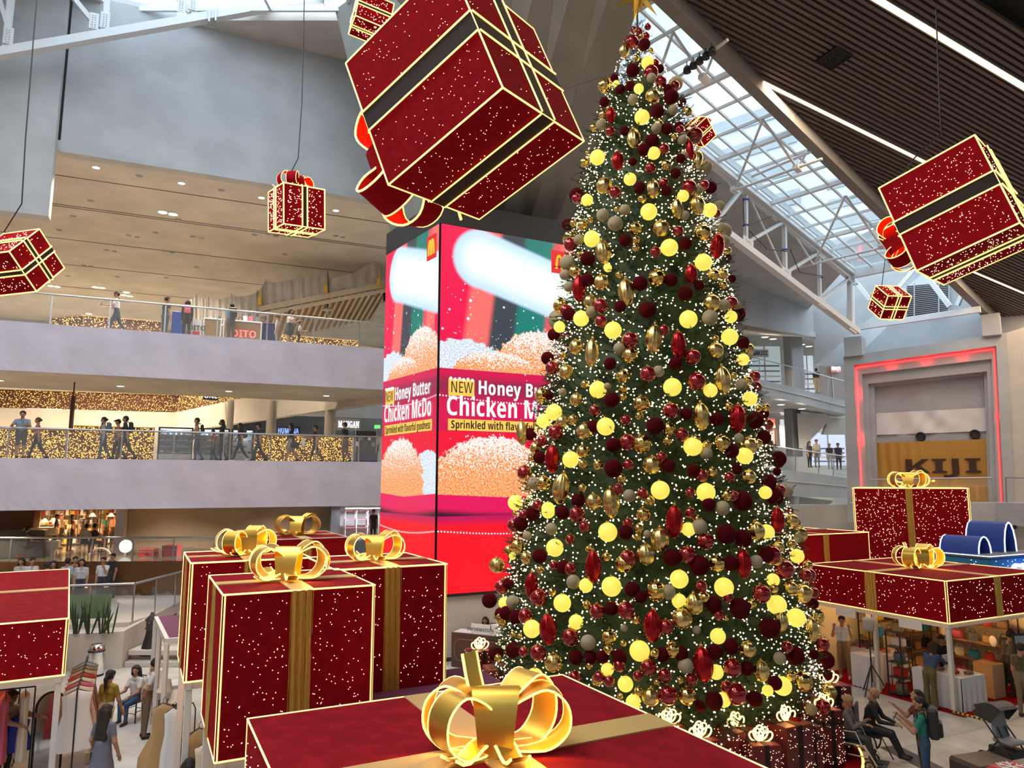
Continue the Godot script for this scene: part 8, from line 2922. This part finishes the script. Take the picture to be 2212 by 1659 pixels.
# p: pose and clothes. Angles in radians: hip/knee/shoulder/elbow, l = left, r = right. Faces +z before turning.
func person(label: String, at: Vector3, turn: float, h: float, p: Dictionary, fine := 0.026, group := "") -> Node3D:
	var top: Color = p.get("top", Color(0.3, 0.3, 0.3))
	var bottom: Color = p.get("bottom", Color(0.03, 0.035, 0.06))
	var shoes: Color = p.get("shoes", Color(0.02, 0.02, 0.02))
	var skin: Color = p.get("skin", SKIN)
	var wide: float = p.get("wide", 1.0)
	var lean: float = p.get("lean", 0.04)
	var wear: String = p.get("wear", "pants")
	var sleeve: Color = top if p.get("sleeves", "short") == "long" else skin
	var shin: Color = skin if wear in ["shorts", "skirt"] else bottom
	var bones := []
	var pel := Vector3(0, 0.53, 0)
	var spine := Vector3(0, cos(lean), sin(lean))
	var fwd := Vector3(0, -sin(lean), cos(lean))
	var chest := pel + spine * 0.20
	var neck := pel + spine * 0.295
	var sw := 0.098 * wide
	for s in [-1.0, 1.0]:
		bones.append([pel + Vector3(s * 0.045 * wide, -0.015, 0), pel + spine * 0.09 + Vector3(s * 0.034 * wide, 0, 0.004), 0.058 * wide, 0.05 * wide, bottom if wear != "dress" else top, 0])
		bones.append([pel + spine * 0.075 + Vector3(s * 0.036 * wide, 0, 0.004), chest + Vector3(s * 0.052 * wide, 0, 0.006), 0.052 * wide, 0.054 * wide, top, 0])
		bones.append([chest + Vector3(s * 0.05 * wide, 0.0, 0), neck + Vector3(s * (sw - 0.03), -0.035, 0), 0.053 * wide, 0.036, top, 0])
	bones.append([neck - spine * 0.02, neck + spine * 0.05, 0.034, 0.03, skin, 0])
	bones.append([neck + Vector3(-0.05, -0.025, 0), neck + Vector3(0.05, -0.025, 0), 0.034, 0.034, top, 0])
	# legs
	var low := 1e9
	for s in [-1.0, 1.0]:
		var k := "r" if s < 0 else "l"
		var hip: float = p.get("hip_" + k, 0.0)
		var knee: float = p.get("knee_" + k, 0.05)
		var a := pel + Vector3(s * 0.05, -0.02, 0)
		var d1 := Vector3(s * p.get("spread", 0.03), -cos(hip), sin(hip)).normalized()
		var kn := a + d1 * 0.245
		var d2 := Vector3(s * 0.01, -cos(hip - knee), sin(hip - knee)).normalized()
		var an := kn + d2 * 0.235
		bones.append([a, kn, 0.056 * wide, 0.037, bottom if wear != "shorts" else bottom, 0])
		bones.append([kn, an, 0.036 if wear != "wide" else 0.045, 0.024 if wear != "wide" else 0.05, shin, 0])
		var toe := Vector3(s * 0.02, -sin(maxf(0.0, p.get("toe_" + k, 0.0))), 1).normalized()
		bones.append([an + Vector3(0, -0.012, -0.014), an + toe * 0.088 + Vector3(0, -0.022, 0), 0.024, 0.018, shoes, 0])
		low = minf(low, minf(an.y - 0.038, an.y + toe.y * 0.088 - 0.042))
	if wear == "skirt":
		bones.append([pel + Vector3(0, 0.03, 0), pel + Vector3(0, -0.15, 0.01), 0.085, 0.115, bottom, 0])
	elif wear == "dress":
		bones.append([pel + Vector3(0, 0.05, 0), pel + Vector3(0, -0.20, 0), 0.08, 0.125, top, 0])
		bones.append([pel + Vector3(0, -0.18, 0), pel + Vector3(0, -0.40, 0), 0.12, 0.145, top, 0])
	elif wear == "long_skirt":
		bones.append([pel + Vector3(0, 0.02, 0.02), pel + Vector3(0, -0.02, 0.2), 0.08, 0.085, bottom, 0])
	# arms
	var hands := []
	for s in [-1.0, 1.0]:
		var k := "r" if s < 0 else "l"
		var sh: float = p.get("sh_" + k, 0.0)
		var el: float = p.get("el_" + k, 0.25)
		var ab: float = p.get("ab_" + k, 0.12)
		var a := neck + Vector3(s * sw, -0.035, 0)
		var d1 := Vector3(s * sin(ab), -cos(sh) * cos(ab), sin(sh) * cos(ab)).normalized()
		var e := a + d1 * 0.172
		var inw: float = p.get("in_" + k, 0.1)
		var d2 := Vector3(s * (sin(ab) * 0.6 - inw), -cos(sh + el), sin(sh + el)).normalized()
		var w := e + d2 * 0.148
		bones.append([a, a.lerp(e, 0.62), 0.036, 0.031, top, 0])
		bones.append([a.lerp(e, 0.58), e, 0.029, 0.026, sleeve if p.get("sleeves", "short") != "none" else skin, 0])
		bones.append([e, w, 0.026, 0.018, sleeve, 0])
		hands.append([w, d2, s])
	# raise everything so that the lower foot stands on the ground
	var up := Vector3(0, -low, 0) if not p.has("pelvis") else Vector3(0, p.pelvis / h - 0.53, 0)
	for b in bones:
		b[0] = (b[0] + up) * h; b[1] = (b[1] + up) * h
		b[2] *= h; b[3] *= h
	skin_begin()
	skin_over(bones, fine, 0.022)
	# hands: palm, four fingers, thumb
	for hd in hands:
		var w: Vector3 = (hd[0] + up) * h
		var d: Vector3 = hd[1]
		var across := d.cross(Vector3(0, 0.2, 1) if absf(d.z) < 0.8 else Vector3.UP).normalized()
		var nrm := across.cross(d).normalized()
		if nrm.y > 0.2: nrm = -nrm
		var hb := [[w - d * 0.02, w + d * 0.05, 0.021, 0.026, skin, 0], [w + d * 0.05 + across * 0.014, w + d * 0.075 + across * 0.014, 0.022, 0.016, skin, 0], [w + d * 0.05 - across * 0.014, w + d * 0.075 - across * 0.014, 0.022, 0.016, skin, 0]]
		for q in 4:
			var o := across * (0.031 - 0.0205 * q)
			var ln: float = [0.062, 0.074, 0.07, 0.054][q]
			var m := w + d * (0.085 + ln * 0.45) + o + nrm * 0.008
			hb.append([w + d * 0.08 + o, m, 0.0088, 0.008, skin, 0])
			hb.append([m, m + (d * 0.75 + nrm * 0.66) * ln * 0.55, 0.008, 0.007, skin, 0])
		hb.append([w + d * 0.03 + across * 0.026 * hd[2], w + d * 0.07 + across * 0.052 * hd[2] + nrm * 0.01, 0.011, 0.0085, skin, 0])
		skin_over(hb, 0.0075 if fine < 0.022 else 0.011, 0.004)
	# head
	var hc: Vector3 = (neck + spine * 0.102 + fwd * p.get("crane", 0.008) + up) * h
	var hb2: Basis = Basis(Vector3.UP, p.get("look", 0.0)) * Basis(Vector3.RIGHT, p.get("nod", 0.05) + lean * 0.4)
	var H := func(v: Vector3) -> Vector3: return hc + hb2 * v * h
	var dark := Color(0.02, 0.012, 0.01)
	var head := [[H.call(Vector3(0, 0.012, -0.008)), H.call(Vector3(0, 0.004, 0.006)), 0.052 * h, 0.05 * h, skin, 0], [H.call(Vector3(0, -0.012, 0.012)), H.call(Vector3(0, -0.04, 0.024)), 0.042 * h, 0.026 * h, skin, 0], [H.call(Vector3(0, -0.075, -0.012)), H.call(Vector3(0, -0.03, -0.006)), 0.032 * h, 0.032 * h, skin, 0]]
	var face := [[H.call(Vector3(0, 0.0, 0.052)), H.call(Vector3(0, -0.018, 0.062)), 0.006 * h, 0.0095 * h, skin, 0], [H.call(Vector3(-0.012, -0.036, 0.043)), H.call(Vector3(0.012, -0.036, 0.043)), 0.0065 * h, 0.0065 * h, Color(0.25, 0.07, 0.06) if not p.has("mask") else p.mask, 0]]
	for s in [-1.0, 1.0]:
		face.append([H.call(Vector3(s * 0.0195, 0.002, 0.047)), H.call(Vector3(s * 0.023, 0.002, 0.046)), 0.0062 * h, 0.006 * h, dark, 0])
		face.append([H.call(Vector3(s * 0.012, 0.016, 0.050)), H.call(Vector3(s * 0.030, 0.015, 0.044)), 0.0045 * h, 0.004 * h, dark, 0])
		face.append([H.call(Vector3(s * 0.051, 0.006, -0.006)), H.call(Vector3(s * 0.051, -0.014, -0.004)), 0.010 * h, 0.008 * h, skin, 0])
	if p.has("mask"): face.append([H.call(Vector3(0, -0.022, 0.042)), H.call(Vector3(0, -0.038, 0.036)), 0.028 * h, 0.026 * h, p.mask, 0])
	skin_over(head + face, 0.0075 if fine < 0.022 else 0.012, 0.006)
	var n := thing("person", label, "person", at, turn, group)
	put("body", skin_mesh(), M.body_paint, n)
	# hair, a mesh of its own
	var style: String = p.get("hair", "short")
	var tone: Color = p.get("hair_color", HAIR)
	if style != "bald":
		var hr := [[H.call(Vector3(0, 0.022, -0.012)), H.call(Vector3(0, 0.008, -0.018)), 0.0565 * h, 0.054 * h, tone, 0], [H.call(Vector3(-0.028, 0.036, 0.016)), H.call(Vector3(0.028, 0.036, 0.016)), 0.027 * h, 0.027 * h, tone, 0]]
		if style == "long":
			for s in [-1.0, 0.0, 1.0]: hr.append([H.call(Vector3(s * 0.03, 0.0, -0.034)), hc + Vector3(s * 0.05 * h, -p.get("hair_len", 0.17) * h, -0.058 * h), 0.038 * h, 0.03 * h, tone, 0])
			for s in [-1.0, 1.0]: hr.append([H.call(Vector3(s * 0.046, 0.012, -0.002)), H.call(Vector3(s * 0.052, -0.06, -0.004)), 0.02 * h, 0.018 * h, tone, 0])
		elif style == "tail":
			hr.append([H.call(Vector3(0, 0.012, -0.06)), H.call(Vector3(0, -0.04, -0.085)), 0.02 * h, 0.024 * h, tone, 0])
			hr.append([H.call(Vector3(0, -0.03, -0.082)), hc + Vector3(0, -0.17 * h, -0.085 * h), 0.024 * h, 0.012 * h, tone, 0])
		elif style == "bun":
			hr.append([H.call(Vector3(0, 0.0, -0.066)), H.call(Vector3(0, 0.008, -0.07)), 0.026 * h, 0.026 * h, tone, 0])
		elif style == "cap":
			hr.append([H.call(Vector3(0, 0.036, 0.03)), H.call(Vector3(0, 0.03, 0.085)), 0.03 * h, 0.012 * h, tone, 0])
		skin_begin()
		skin_over(hr, 0.010 if fine < 0.022 else 0.014, 0.012)
		put("hair" if style != "cap" else "cap", skin_mesh(), M.body_paint, n)
	if p.has("antlers"):
		var st := mb()
		for s in [-1.0, 1.0]:
			tube(st, [H.call(Vector3(s * 0.025, 0.06, 0)), H.call(Vector3(s * 0.05, 0.11, 0)), H.call(Vector3(s * 0.045, 0.15, 0))], 0.014, 5)
			rod(st, H.call(Vector3(s * 0.045, 0.10, 0)), H.call(Vector3(s * 0.085, 0.13, 0)), 0.012, 5)
		obj("antler_headband", st, M.red_plastic, n)
	if p.has("glasses"):
		var st := mb()
		for s in [-1.0, 1.0]:
			var ring := []
			for q in 10: ring.append(H.call(Vector3(s * 0.021 + 0.015 * cos(TAU * q / 10.0), 0.002 + 0.012 * sin(TAU * q / 10.0), 0.060)))
			tube(st, ring, 0.003, 4, true)
			rod(st, H.call(Vector3(s * 0.036, 0.004, 0.058)), H.call(Vector3(s * 0.053, 0.004, 0.0)), 0.003, 4)
		obj("eyeglasses", st, M.black, n)
	var place := n.transform
	if p.has("pack"):
		var c: Vector3 = (chest + Vector3(0, 0.01, 0) - fwd * 0.105 + up) * h
		var bp := thing("backpack", "%s backpack on the back of the %s" % [p.get("pack_word", "black"), p.get("who", "walker")], "backpack", place * c, turn)
		bp.rotate_object_local(Vector3.RIGHT, lean)
		var st := mb()
		bev(st, Vector3.ZERO, Vector3(0.29, 0.42, 0.15) * p.get("pack_size", 1.0), 0.045)
		obj("bag", st, p.pack, bp)
		st = mb()
		bev(st, Vector3(0, -0.08, -0.085) * p.get("pack_size", 1.0), Vector3(0.22, 0.2, 0.06) * p.get("pack_size", 1.0), 0.025)
		obj("pocket", st, p.pack, bp)
		for s in [-1.0, 1.0]:
			st = mb()
			tube(st, [Vector3(s * 0.09, 0.18, 0.06), Vector3(s * 0.10, 0.25, 0.14), Vector3(s * 0.10, 0.16, 0.25), Vector3(s * 0.11, 0.0, 0.24), Vector3(s * 0.12, -0.12, 0.10)], 0.016, 5)
			obj("strap", st, p.pack, bp)
	if p.has("hold"):
		var hd: Array = hands[p.hold[0]]
		var c: Vector3 = (hd[0] + up) * h + hd[1] * 0.09
		var st := mb()
		match p.hold[1]:
			"phone": bev(st, Vector3(0, 0.03, 0.02), Vector3(0.075, 0.15, 0.012), 0.004, Basis(Vector3.RIGHT, -0.5))
			"bag":
				bev(st, Vector3(0, -0.25, 0), Vector3(0.3, 0.3, 0.12), 0.04)
				tube(st, [Vector3(-0.1, -0.1, 0), Vector3(-0.05, 0.02, 0), Vector3(0.05, 0.02, 0), Vector3(0.1, -0.1, 0)], 0.012, 5)
			"shoulder_bag":
				bev(st, Vector3(0.0, 0.02, -0.06), Vector3(0.12, 0.26, 0.34), 0.05)
		var o := obj({"phone": "phone", "bag": "carrier_bag", "shoulder_bag": "handbag"}[p.hold[1]], st, p.hold[2])
		o.position = place * c
		o.rotation.y = turn
		tag(o, p.hold[3], {"phone": "phone", "bag": "bag", "shoulder_bag": "bag"}[p.hold[1]])
	return n


func walk(d: Dictionary, step := 1.0) -> Dictionary:
	var w := {"hip_l": 0.42 * step, "knee_l": 0.18, "hip_r": -0.32 * step, "knee_r": 0.35, "sh_l": -0.3 * step, "sh_r": 0.35 * step, "el_l": 0.2, "el_r": 0.3, "lean": 0.06, "toe_r": 0.25}
	w.merge(d, true)
	return w


func sit(d: Dictionary) -> Dictionary:
	var w := {"hip_l": 1.45, "knee_l": 1.45, "hip_r": 1.5, "knee_r": 1.5, "sh_l": 0.5, "sh_r": 0.5, "el_l": 0.9, "el_r": 0.9, "lean": 0.1}
	w.merge(d, true)
	return w


func under(u: float, v: float, h: float) -> Vector3:   # the spot on the floor below a point at the height h
	return level(u, v, h) * Vector3(1, 0, 1)


func on_bridge(u: float, y: float, back: float) -> Vector3:
	return left_u(u, y, back)


func build_people() -> void:
	var bm := StandardMaterial3D.new()
	bm.resource_name = "body_paint"
	bm.vertex_color_use_as_albedo = true
	bm.roughness = 0.75
	M["body_paint"] = bm
	var yl := atan2(0.405, 0.9143)          # the bridges face this way
	var left := yl - PI / 2.0               # walking to the left along them
	var right := yl + PI / 2.0
	var blk := Color(0.012, 0.012, 0.014)
	var den := Color(0.035, 0.055, 0.10)
	var wht := Color(0.62, 0.62, 0.62)
	# lower bridge
	var g := "walkers on the lower bridge"
	person("man in grey-blue tee leaning on the lower bridge's railing", on_bridge(50, L2, 0.52), yl, 1.70, {"top": Color(0.20, 0.26, 0.33), "bottom": Color(0.06, 0.055, 0.05), "wear": "shorts", "sh_l": 0.75, "sh_r": 0.75, "el_l": 0.95, "el_r": 0.95, "in_l": 0.55, "in_r": 0.55, "ab_l": 0.3, "ab_r": 0.3, "lean": 0.1, "wide": 1.12}, 0.026, g)
	person("woman in coral shirt and dark trousers walking left near the leaning man", on_bridge(86, L2, 1.1), left, 1.56, walk({"top": Color(0.42, 0.13, 0.12), "bottom": Color(0.03, 0.02, 0.02), "hair": "bun", "hair_color": Color(0.10, 0.06, 0.04)}, 0.9), 0.026, g)
	person("walker in grey shirt with blue backpack on the lower bridge", on_bridge(228, L2, 1.0), left, 1.62, walk({"top": Color(0.30, 0.30, 0.31), "bottom": Color(0.07, 0.09, 0.13), "hair": "bun", "sleeves": "long", "pack": M.grey_blue, "pack_word": "grey blue", "who": "grey-shirted walker"}, 0.5), 0.026, g)
	person("man in cap and tan shirt walking behind the man in black", on_bridge(259, L2, 1.5), left, 1.6, walk({"top": Color(0.30, 0.20, 0.12), "bottom": blk, "hair": "cap"}, 0.7), 0.026, g)
	person("tall man all in black striding left on the lower bridge", on_bridge(275, L2, 1.0), left, 1.72, walk({"top": blk, "bottom": Color(0.02, 0.022, 0.028), "pack": M.black, "who": "striding man in black"}, 1.0), 0.026, g)
	person("man in tan shirt and jeans before the showcases", on_bridge(429, L2, 1.0), left, 1.70, walk({"top": Color(0.33, 0.19, 0.11), "bottom": den, "pack": M.black, "pack_word": "small black", "pack_size": 0.8, "who": "man in tan shirt", "sh_l": 0.4, "el_l": 1.2}, 0.35), 0.026, g)
	person("child wearing red antler headband beside the masked woman", on_bridge(464, L2, 2.0), left, 1.32, walk({"top": Color(0.35, 0.05, 0.05), "bottom": den, "antlers": true}, 0.4), 0.026, g)
	person("woman in black with black face mask on the lower bridge", on_bridge(483, L2, 1.0), left, 1.66, walk({"top": blk, "bottom": blk, "mask": Color(0.015, 0.015, 0.015), "hair": "long", "hair_len": 0.09, "sh_l": 0.4, "el_l": 1.3}, 0.3), 0.026, g)
	person("long-haired woman in black striding left on the lower bridge", on_bridge(522, L2, 1.0), left, 1.58, walk({"top": Color(0.015, 0.016, 0.02), "bottom": blk, "hair": "long", "shoes": wht, "pack": M.charcoal, "who": "long-haired woman"}, 1.0), 0.026, g)
	person("woman in cap and wide black trousers behind the long-haired one", on_bridge(562, L2, 1.1), left, 1.60, walk({"top": Color(0.03, 0.028, 0.028), "bottom": blk, "hair": "cap", "wear": "wide"}, 0.9), 0.026, g)
	person("woman in dark jacket and grey skirt on the lower bridge", on_bridge(632, L2, 1.0), left, 1.62, walk({"top": blk, "sleeves": "long", "bottom": Color(0.22, 0.20, 0.18), "wear": "skirt", "hair": "long", "hair_len": 0.12, "hold": [1, "shoulder_bag", M.black, "black handbag of the woman in the grey skirt"]}, 0.8), 0.026, g)
	person("woman in maroon top carrying a white bag on the lower bridge", on_bridge(684, L2, 1.0), left, 1.58, walk({"top": Color(0.07, 0.010, 0.015), "bottom": Color(0.02, 0.02, 0.025), "hair": "bun", "sh_r": 0.5, "el_r": 1.2, "hold": [0, "bag", M.paper, "white carrier bag of the woman in maroon"]}, 0.9), 0.026, g)
	person("man in dark shirt seen from behind near the lit white sign", on_bridge(748, L2, 0.8), left - 0.7, 1.70, walk({"top": Color(0.015, 0.017, 0.025), "bottom": Color(0.10, 0.03, 0.03)}, 0.25), 0.026, g)
	person("boy standing beyond the display stand at the bridge's end", on_bridge(812, L2, 4.0), yl, 1.5, {"top": Color(0.4, 0.4, 0.4), "bottom": den}, 0.03, g)
	# upper bridge
	g = "visitors on the upper bridge"
	person("man in white tee walking with phone on the upper bridge", on_bridge(236, L3, 1.0), left, 1.70, walk({"top": wht, "bottom": Color(0.02, 0.03, 0.06), "sh_l": 0.5, "el_l": 1.1, "sh_r": 0.5, "el_r": 1.1, "nod": 0.4, "hold": [1, "phone", M.black, "phone in the hand of the man in white tee"]}, 0.9), 0.026, g)
	person("man in black tee standing at the blue desk", on_bridge(343, L3, 1.1), right + 0.6, 1.68, {"top": Color(0.016, 0.014, 0.014), "bottom": Color(0.04, 0.07, 0.09), "wide": 1.1, "sh_l": 0.4, "el_l": 0.9}, 0.026, g)
	person("woman in black with red backpack at the phone counter", on_bridge(391, L3, 1.0), yl + PI, 1.6, {"top": blk, "sleeves": "long", "bottom": blk, "hair": "long", "hair_len": 0.10, "pack": M.pink, "pack_word": "small red", "pack_size": 0.8, "who": "woman at the phone counter"}, 0.026, g)
	person("boy in red shirt behind the phone counter", on_bridge(460, L3, 3.0), right, 1.45, {"top": Color(0.40, 0.02, 0.02), "bottom": blk}, 0.03, g)
	person("man in blue shirt with dark backpack at the phone counter", on_bridge(489, L3, 1.1), yl + PI + 0.3, 1.66, {"top": Color(0.10, 0.22, 0.40), "bottom": Color(0.05, 0.05, 0.05), "pack": M.black, "pack_word": "large dark", "who": "man in blue shirt", "sh_r": 0.5, "el_r": 0.9}, 0.026, g)
	person("dark-haired seller half hidden behind the phone counter", on_bridge(508, L3, 3.0), yl, 1.5, {"top": blk, "bottom": blk, "hair": "long"}, 0.03, g)
	person("boy in grey tee beside the blue mesh counter", on_bridge(590, L3, 1.0), left, 1.3, {"top": Color(0.35, 0.36, 0.34), "bottom": Color(0.2, 0.2, 0.2), "nod": 0.4}, 0.026, g)
	person("woman in white top and dark skirt holding a drink on the upper bridge", on_bridge(617, L3, 0.9), right - 0.6, 1.60, {"top": wht, "bottom": Color(0.02, 0.035, 0.03), "wear": "skirt", "hair": "long", "hair_len": 0.14, "sh_r": 0.5, "el_r": 1.5, "sh_l": 0.4, "el_l": 1.5}, 0.026, g)
	person("toddler in white shirt beside the woman in white", on_bridge(639, L3, 0.9), right, 1.1, {"top": wht, "bottom": blk, "sh_l": 0.5, "el_l": 1.2}, 0.026, g)
	# right wing
	g = "visitors on the right balconies"
	for a in [[1664, 1002, 44.5, 1.7, blk, blk, 2.4, "dark figure seen from behind under the red sign"], [1750, 1010, 45.5, 1.62, Color(0.03, 0.03, 0.03), blk, 0.4, "woman in black at the left of the lower balcony group"], [1766, 1010, 45.5, 1.74, Color(0.35, 0.30, 0.24), Color(0.10, 0.11, 0.11), 0.0, "man in beige tee with backpack straps on the lower balcony"], [1794, 1014, 45.8, 1.62, Color(0.025, 0.028, 0.03), Color(0.25, 0.26, 0.28), -0.2, "fair-haired person in dark tee on the lower balcony"], [1813, 1016, 45.8, 1.7, Color(0.03, 0.03, 0.05), Color(0.04, 0.03, 0.03), -0.4, "man in navy tee at the right of the lower balcony group"], [1766, 851, 46.0, 1.66, Color(0.03, 0.025, 0.025), Color(0.33, 0.26, 0.17), 2.8, "person seen from behind on the curved upper balcony"]]:
		var p := far(a[0], a[1], a[2])
		person(a[7], p, a[6], a[3], {"top": a[4], "bottom": a[5], "hair": "long" if a[0] == 1750 else "short", "hair_color": Color(0.3, 0.2, 0.1) if a[0] == 1794 else HAIR}, 0.032, g)
	# hall floor, right
	g = "visitors at the right stall"
	person("man in white tee and khaki trousers holding his face", level(1826, 1466, 0), -0.5, 1.70, {"top": wht, "bottom": Color(0.24, 0.15, 0.075), "shoes": Color(0.55, 0.53, 0.5), "sh_l": 1.0, "el_l": 1.75, "in_l": 0.3, "sh_r": 0.95, "el_r": 1.9, "in_r": 0.35, "ab_l": 0.25, "ab_r": 0.25, "spread": 0.07}, 0.02, g)
	person("woman in denim jacket and olive trousers bending over the white table", level(2013, 1531, 0), 2.1, 1.58, {"top": Color(0.03, 0.07, 0.13), "sleeves": "long", "bottom": Color(0.12, 0.095, 0.035), "wear": "wide", "hair": "long", "hair_color": Color(0.03, 0.012, 0.008), "lean": 0.38, "sh_l": 0.9, "el_l": 0.5, "sh_r": 0.9, "el_r": 0.5, "nod": 0.3}, 0.02, g)
	person("saleswoman in black top facing the bending customer", level(2040, 1508, 0), -0.35, 1.58, {"top": blk, "sleeves": "long", "bottom": blk, "hair": "bun", "sh_l": 0.6, "el_l": 0.6, "sh_r": 0.6, "el_r": 0.6, "nod": 0.35, "lean": 0.12}, 0.02, g)
	person("woman in striped top at the blue kiosk", under(2168, 1322, 1.6), 1.2, 1.6, {"top": Color(0.45, 0.38, 0.28), "bottom": blk, "hair": "tail", "hair_color": Color(0.05, 0.03, 0.02)}, 0.026, g)
	person("man in grey shirt leaning forward at the frame's right", under(2170, 1366, 1.6), 1.9, 1.66, {"top": Color(0.07, 0.065, 0.06), "bottom": blk, "lean": 0.3}, 0.026, g)
	person("man in brown shirt and khaki trousers at the right edge", under(2203, 1392, 1.66), 2.2, 1.68, {"top": Color(0.075, 0.055, 0.035), "bottom": Color(0.17, 0.13, 0.075)}, 0.02, g)
	var ep := under(1990, 1510, 1.60)
	person("person in teal tee and jeans with large black backpack, filming", ep, PI + 1.1, 1.62, {"top": Color(0.015, 0.16, 0.13), "bottom": Color(0.03, 0.07, 0.13), "hair": "tail", "sh_l": 0.55, "el_l": 1.7, "sh_r": 0.5, "el_r": 1.75, "in_l": 0.25, "in_r": 0.25, "pack": M.black, "pack_word": "large black", "pack_size": 1.25, "who": "person in teal", "look": 0.3, "hold": [1, "phone", M.black, "phone held up by the person in teal"]}, 0.018, g)
	person("woman in maroon looking up behind the person in teal", under(1984, 1491, 1.60), PI + 1.3, 1.6, {"top": Color(0.10, 0.012, 0.02), "bottom": blk, "hair": "bun", "nod": -0.45, "sh_r": 0.7, "el_r": 1.6}, 0.02, g)
	build_wheelchairs()
	# information desk
	g = "staff at the information desk"
	person("woman in black seated behind the information desk with phone", under(1013, 1330, 1.26), 0.45, 1.58, sit({"top": blk, "bottom": blk, "hair": "long", "nod": 0.45, "sh_l": 0.5, "el_l": 1.5, "sh_r": 0.5, "el_r": 1.5, "in_l": 0.3, "in_r": 0.3, "hold": [0, "phone", M.paper, "white phone held at the information desk"]}), 0.02, g)
	person("second person in black at the information desk behind the tree", under(1050, 1332, 1.26), -0.3, 1.6, sit({"top": blk, "bottom": blk, "hair": "long"}), 0.026, g)
	# hall floor, left
	g = "visitors on the left of the hall"
	person("woman in mustard blouse walking away between the left stalls", under(236, 1449, 1.58), PI - 0.2, 1.58, walk({"top": Color(0.24, 0.17, 0.012), "bottom": Color(0.55, 0.48, 0.36), "hair": "tail", "ab_r": 0.25}, 0.4), 0.018, g)
	person("long-haired woman in grey-blue dress seen from behind", under(228, 1524, 1.60), PI - 0.25, 1.60, {"top": Color(0.12, 0.125, 0.18), "bottom": Color(0.12, 0.125, 0.18), "wear": "dress", "hair": "long", "hair_len": 0.27, "hair_color": Color(0.022, 0.012, 0.010), "sh_l": -0.1, "el_l": 0.5, "ab_l": 0.28, "ab_r": 0.25, "el_r": 0.4, "hold": [1, "shoulder_bag", M.wood, "tan handbag of the woman in the grey-blue dress"]}, 0.018, g)
	person("man with glasses in pale shirt holding up a blue garment", under(20, 1492, 1.68), 1.35, 1.68, {"top": Color(0.50, 0.42, 0.40), "bottom": blk, "glasses": true, "sh_l": 1.15, "el_l": 0.35, "sh_r": 1.0, "el_r": 0.45, "nod": 0.25, "lean": 0.08}, 0.018, g)
	person("man in white polo standing with hands behind his back", under(322, 1426, 1.62), 2.2, 1.64, {"top": Color(0.52, 0.50, 0.50), "bottom": Color(0.16, 0.10, 0.06), "sh_l": -0.5, "sh_r": -0.5, "el_l": 0.3, "el_r": 0.3, "in_l": 0.7, "in_r": 0.7, "lean": 0.2, "nod": 0.3}, 0.018, g)
	person("woman in white tee and jeans seated beside the man in polo", under(300, 1433, 1.26), -0.3, 1.56, sit({"top": Color(0.5, 0.5, 0.52), "bottom": Color(0.03, 0.07, 0.15), "hair": "long", "look": 0.4}), 0.018, g)
	person("dark-haired woman sitting among the hats and gowns", under(388, 1512, 1.28), 0.3, 1.56, sit({"top": Color(0.45, 0.42, 0.40), "bottom": blk, "hair": "bun", "nod": 0.4}), 0.02, g)
	person("person with dark hair at the bottom left stall corner", under(402, 1634, 1.30), 2.6, 1.58, sit({"top": blk, "bottom": blk, "hair": "long"}), 0.02, g)
	build_terrace_people()
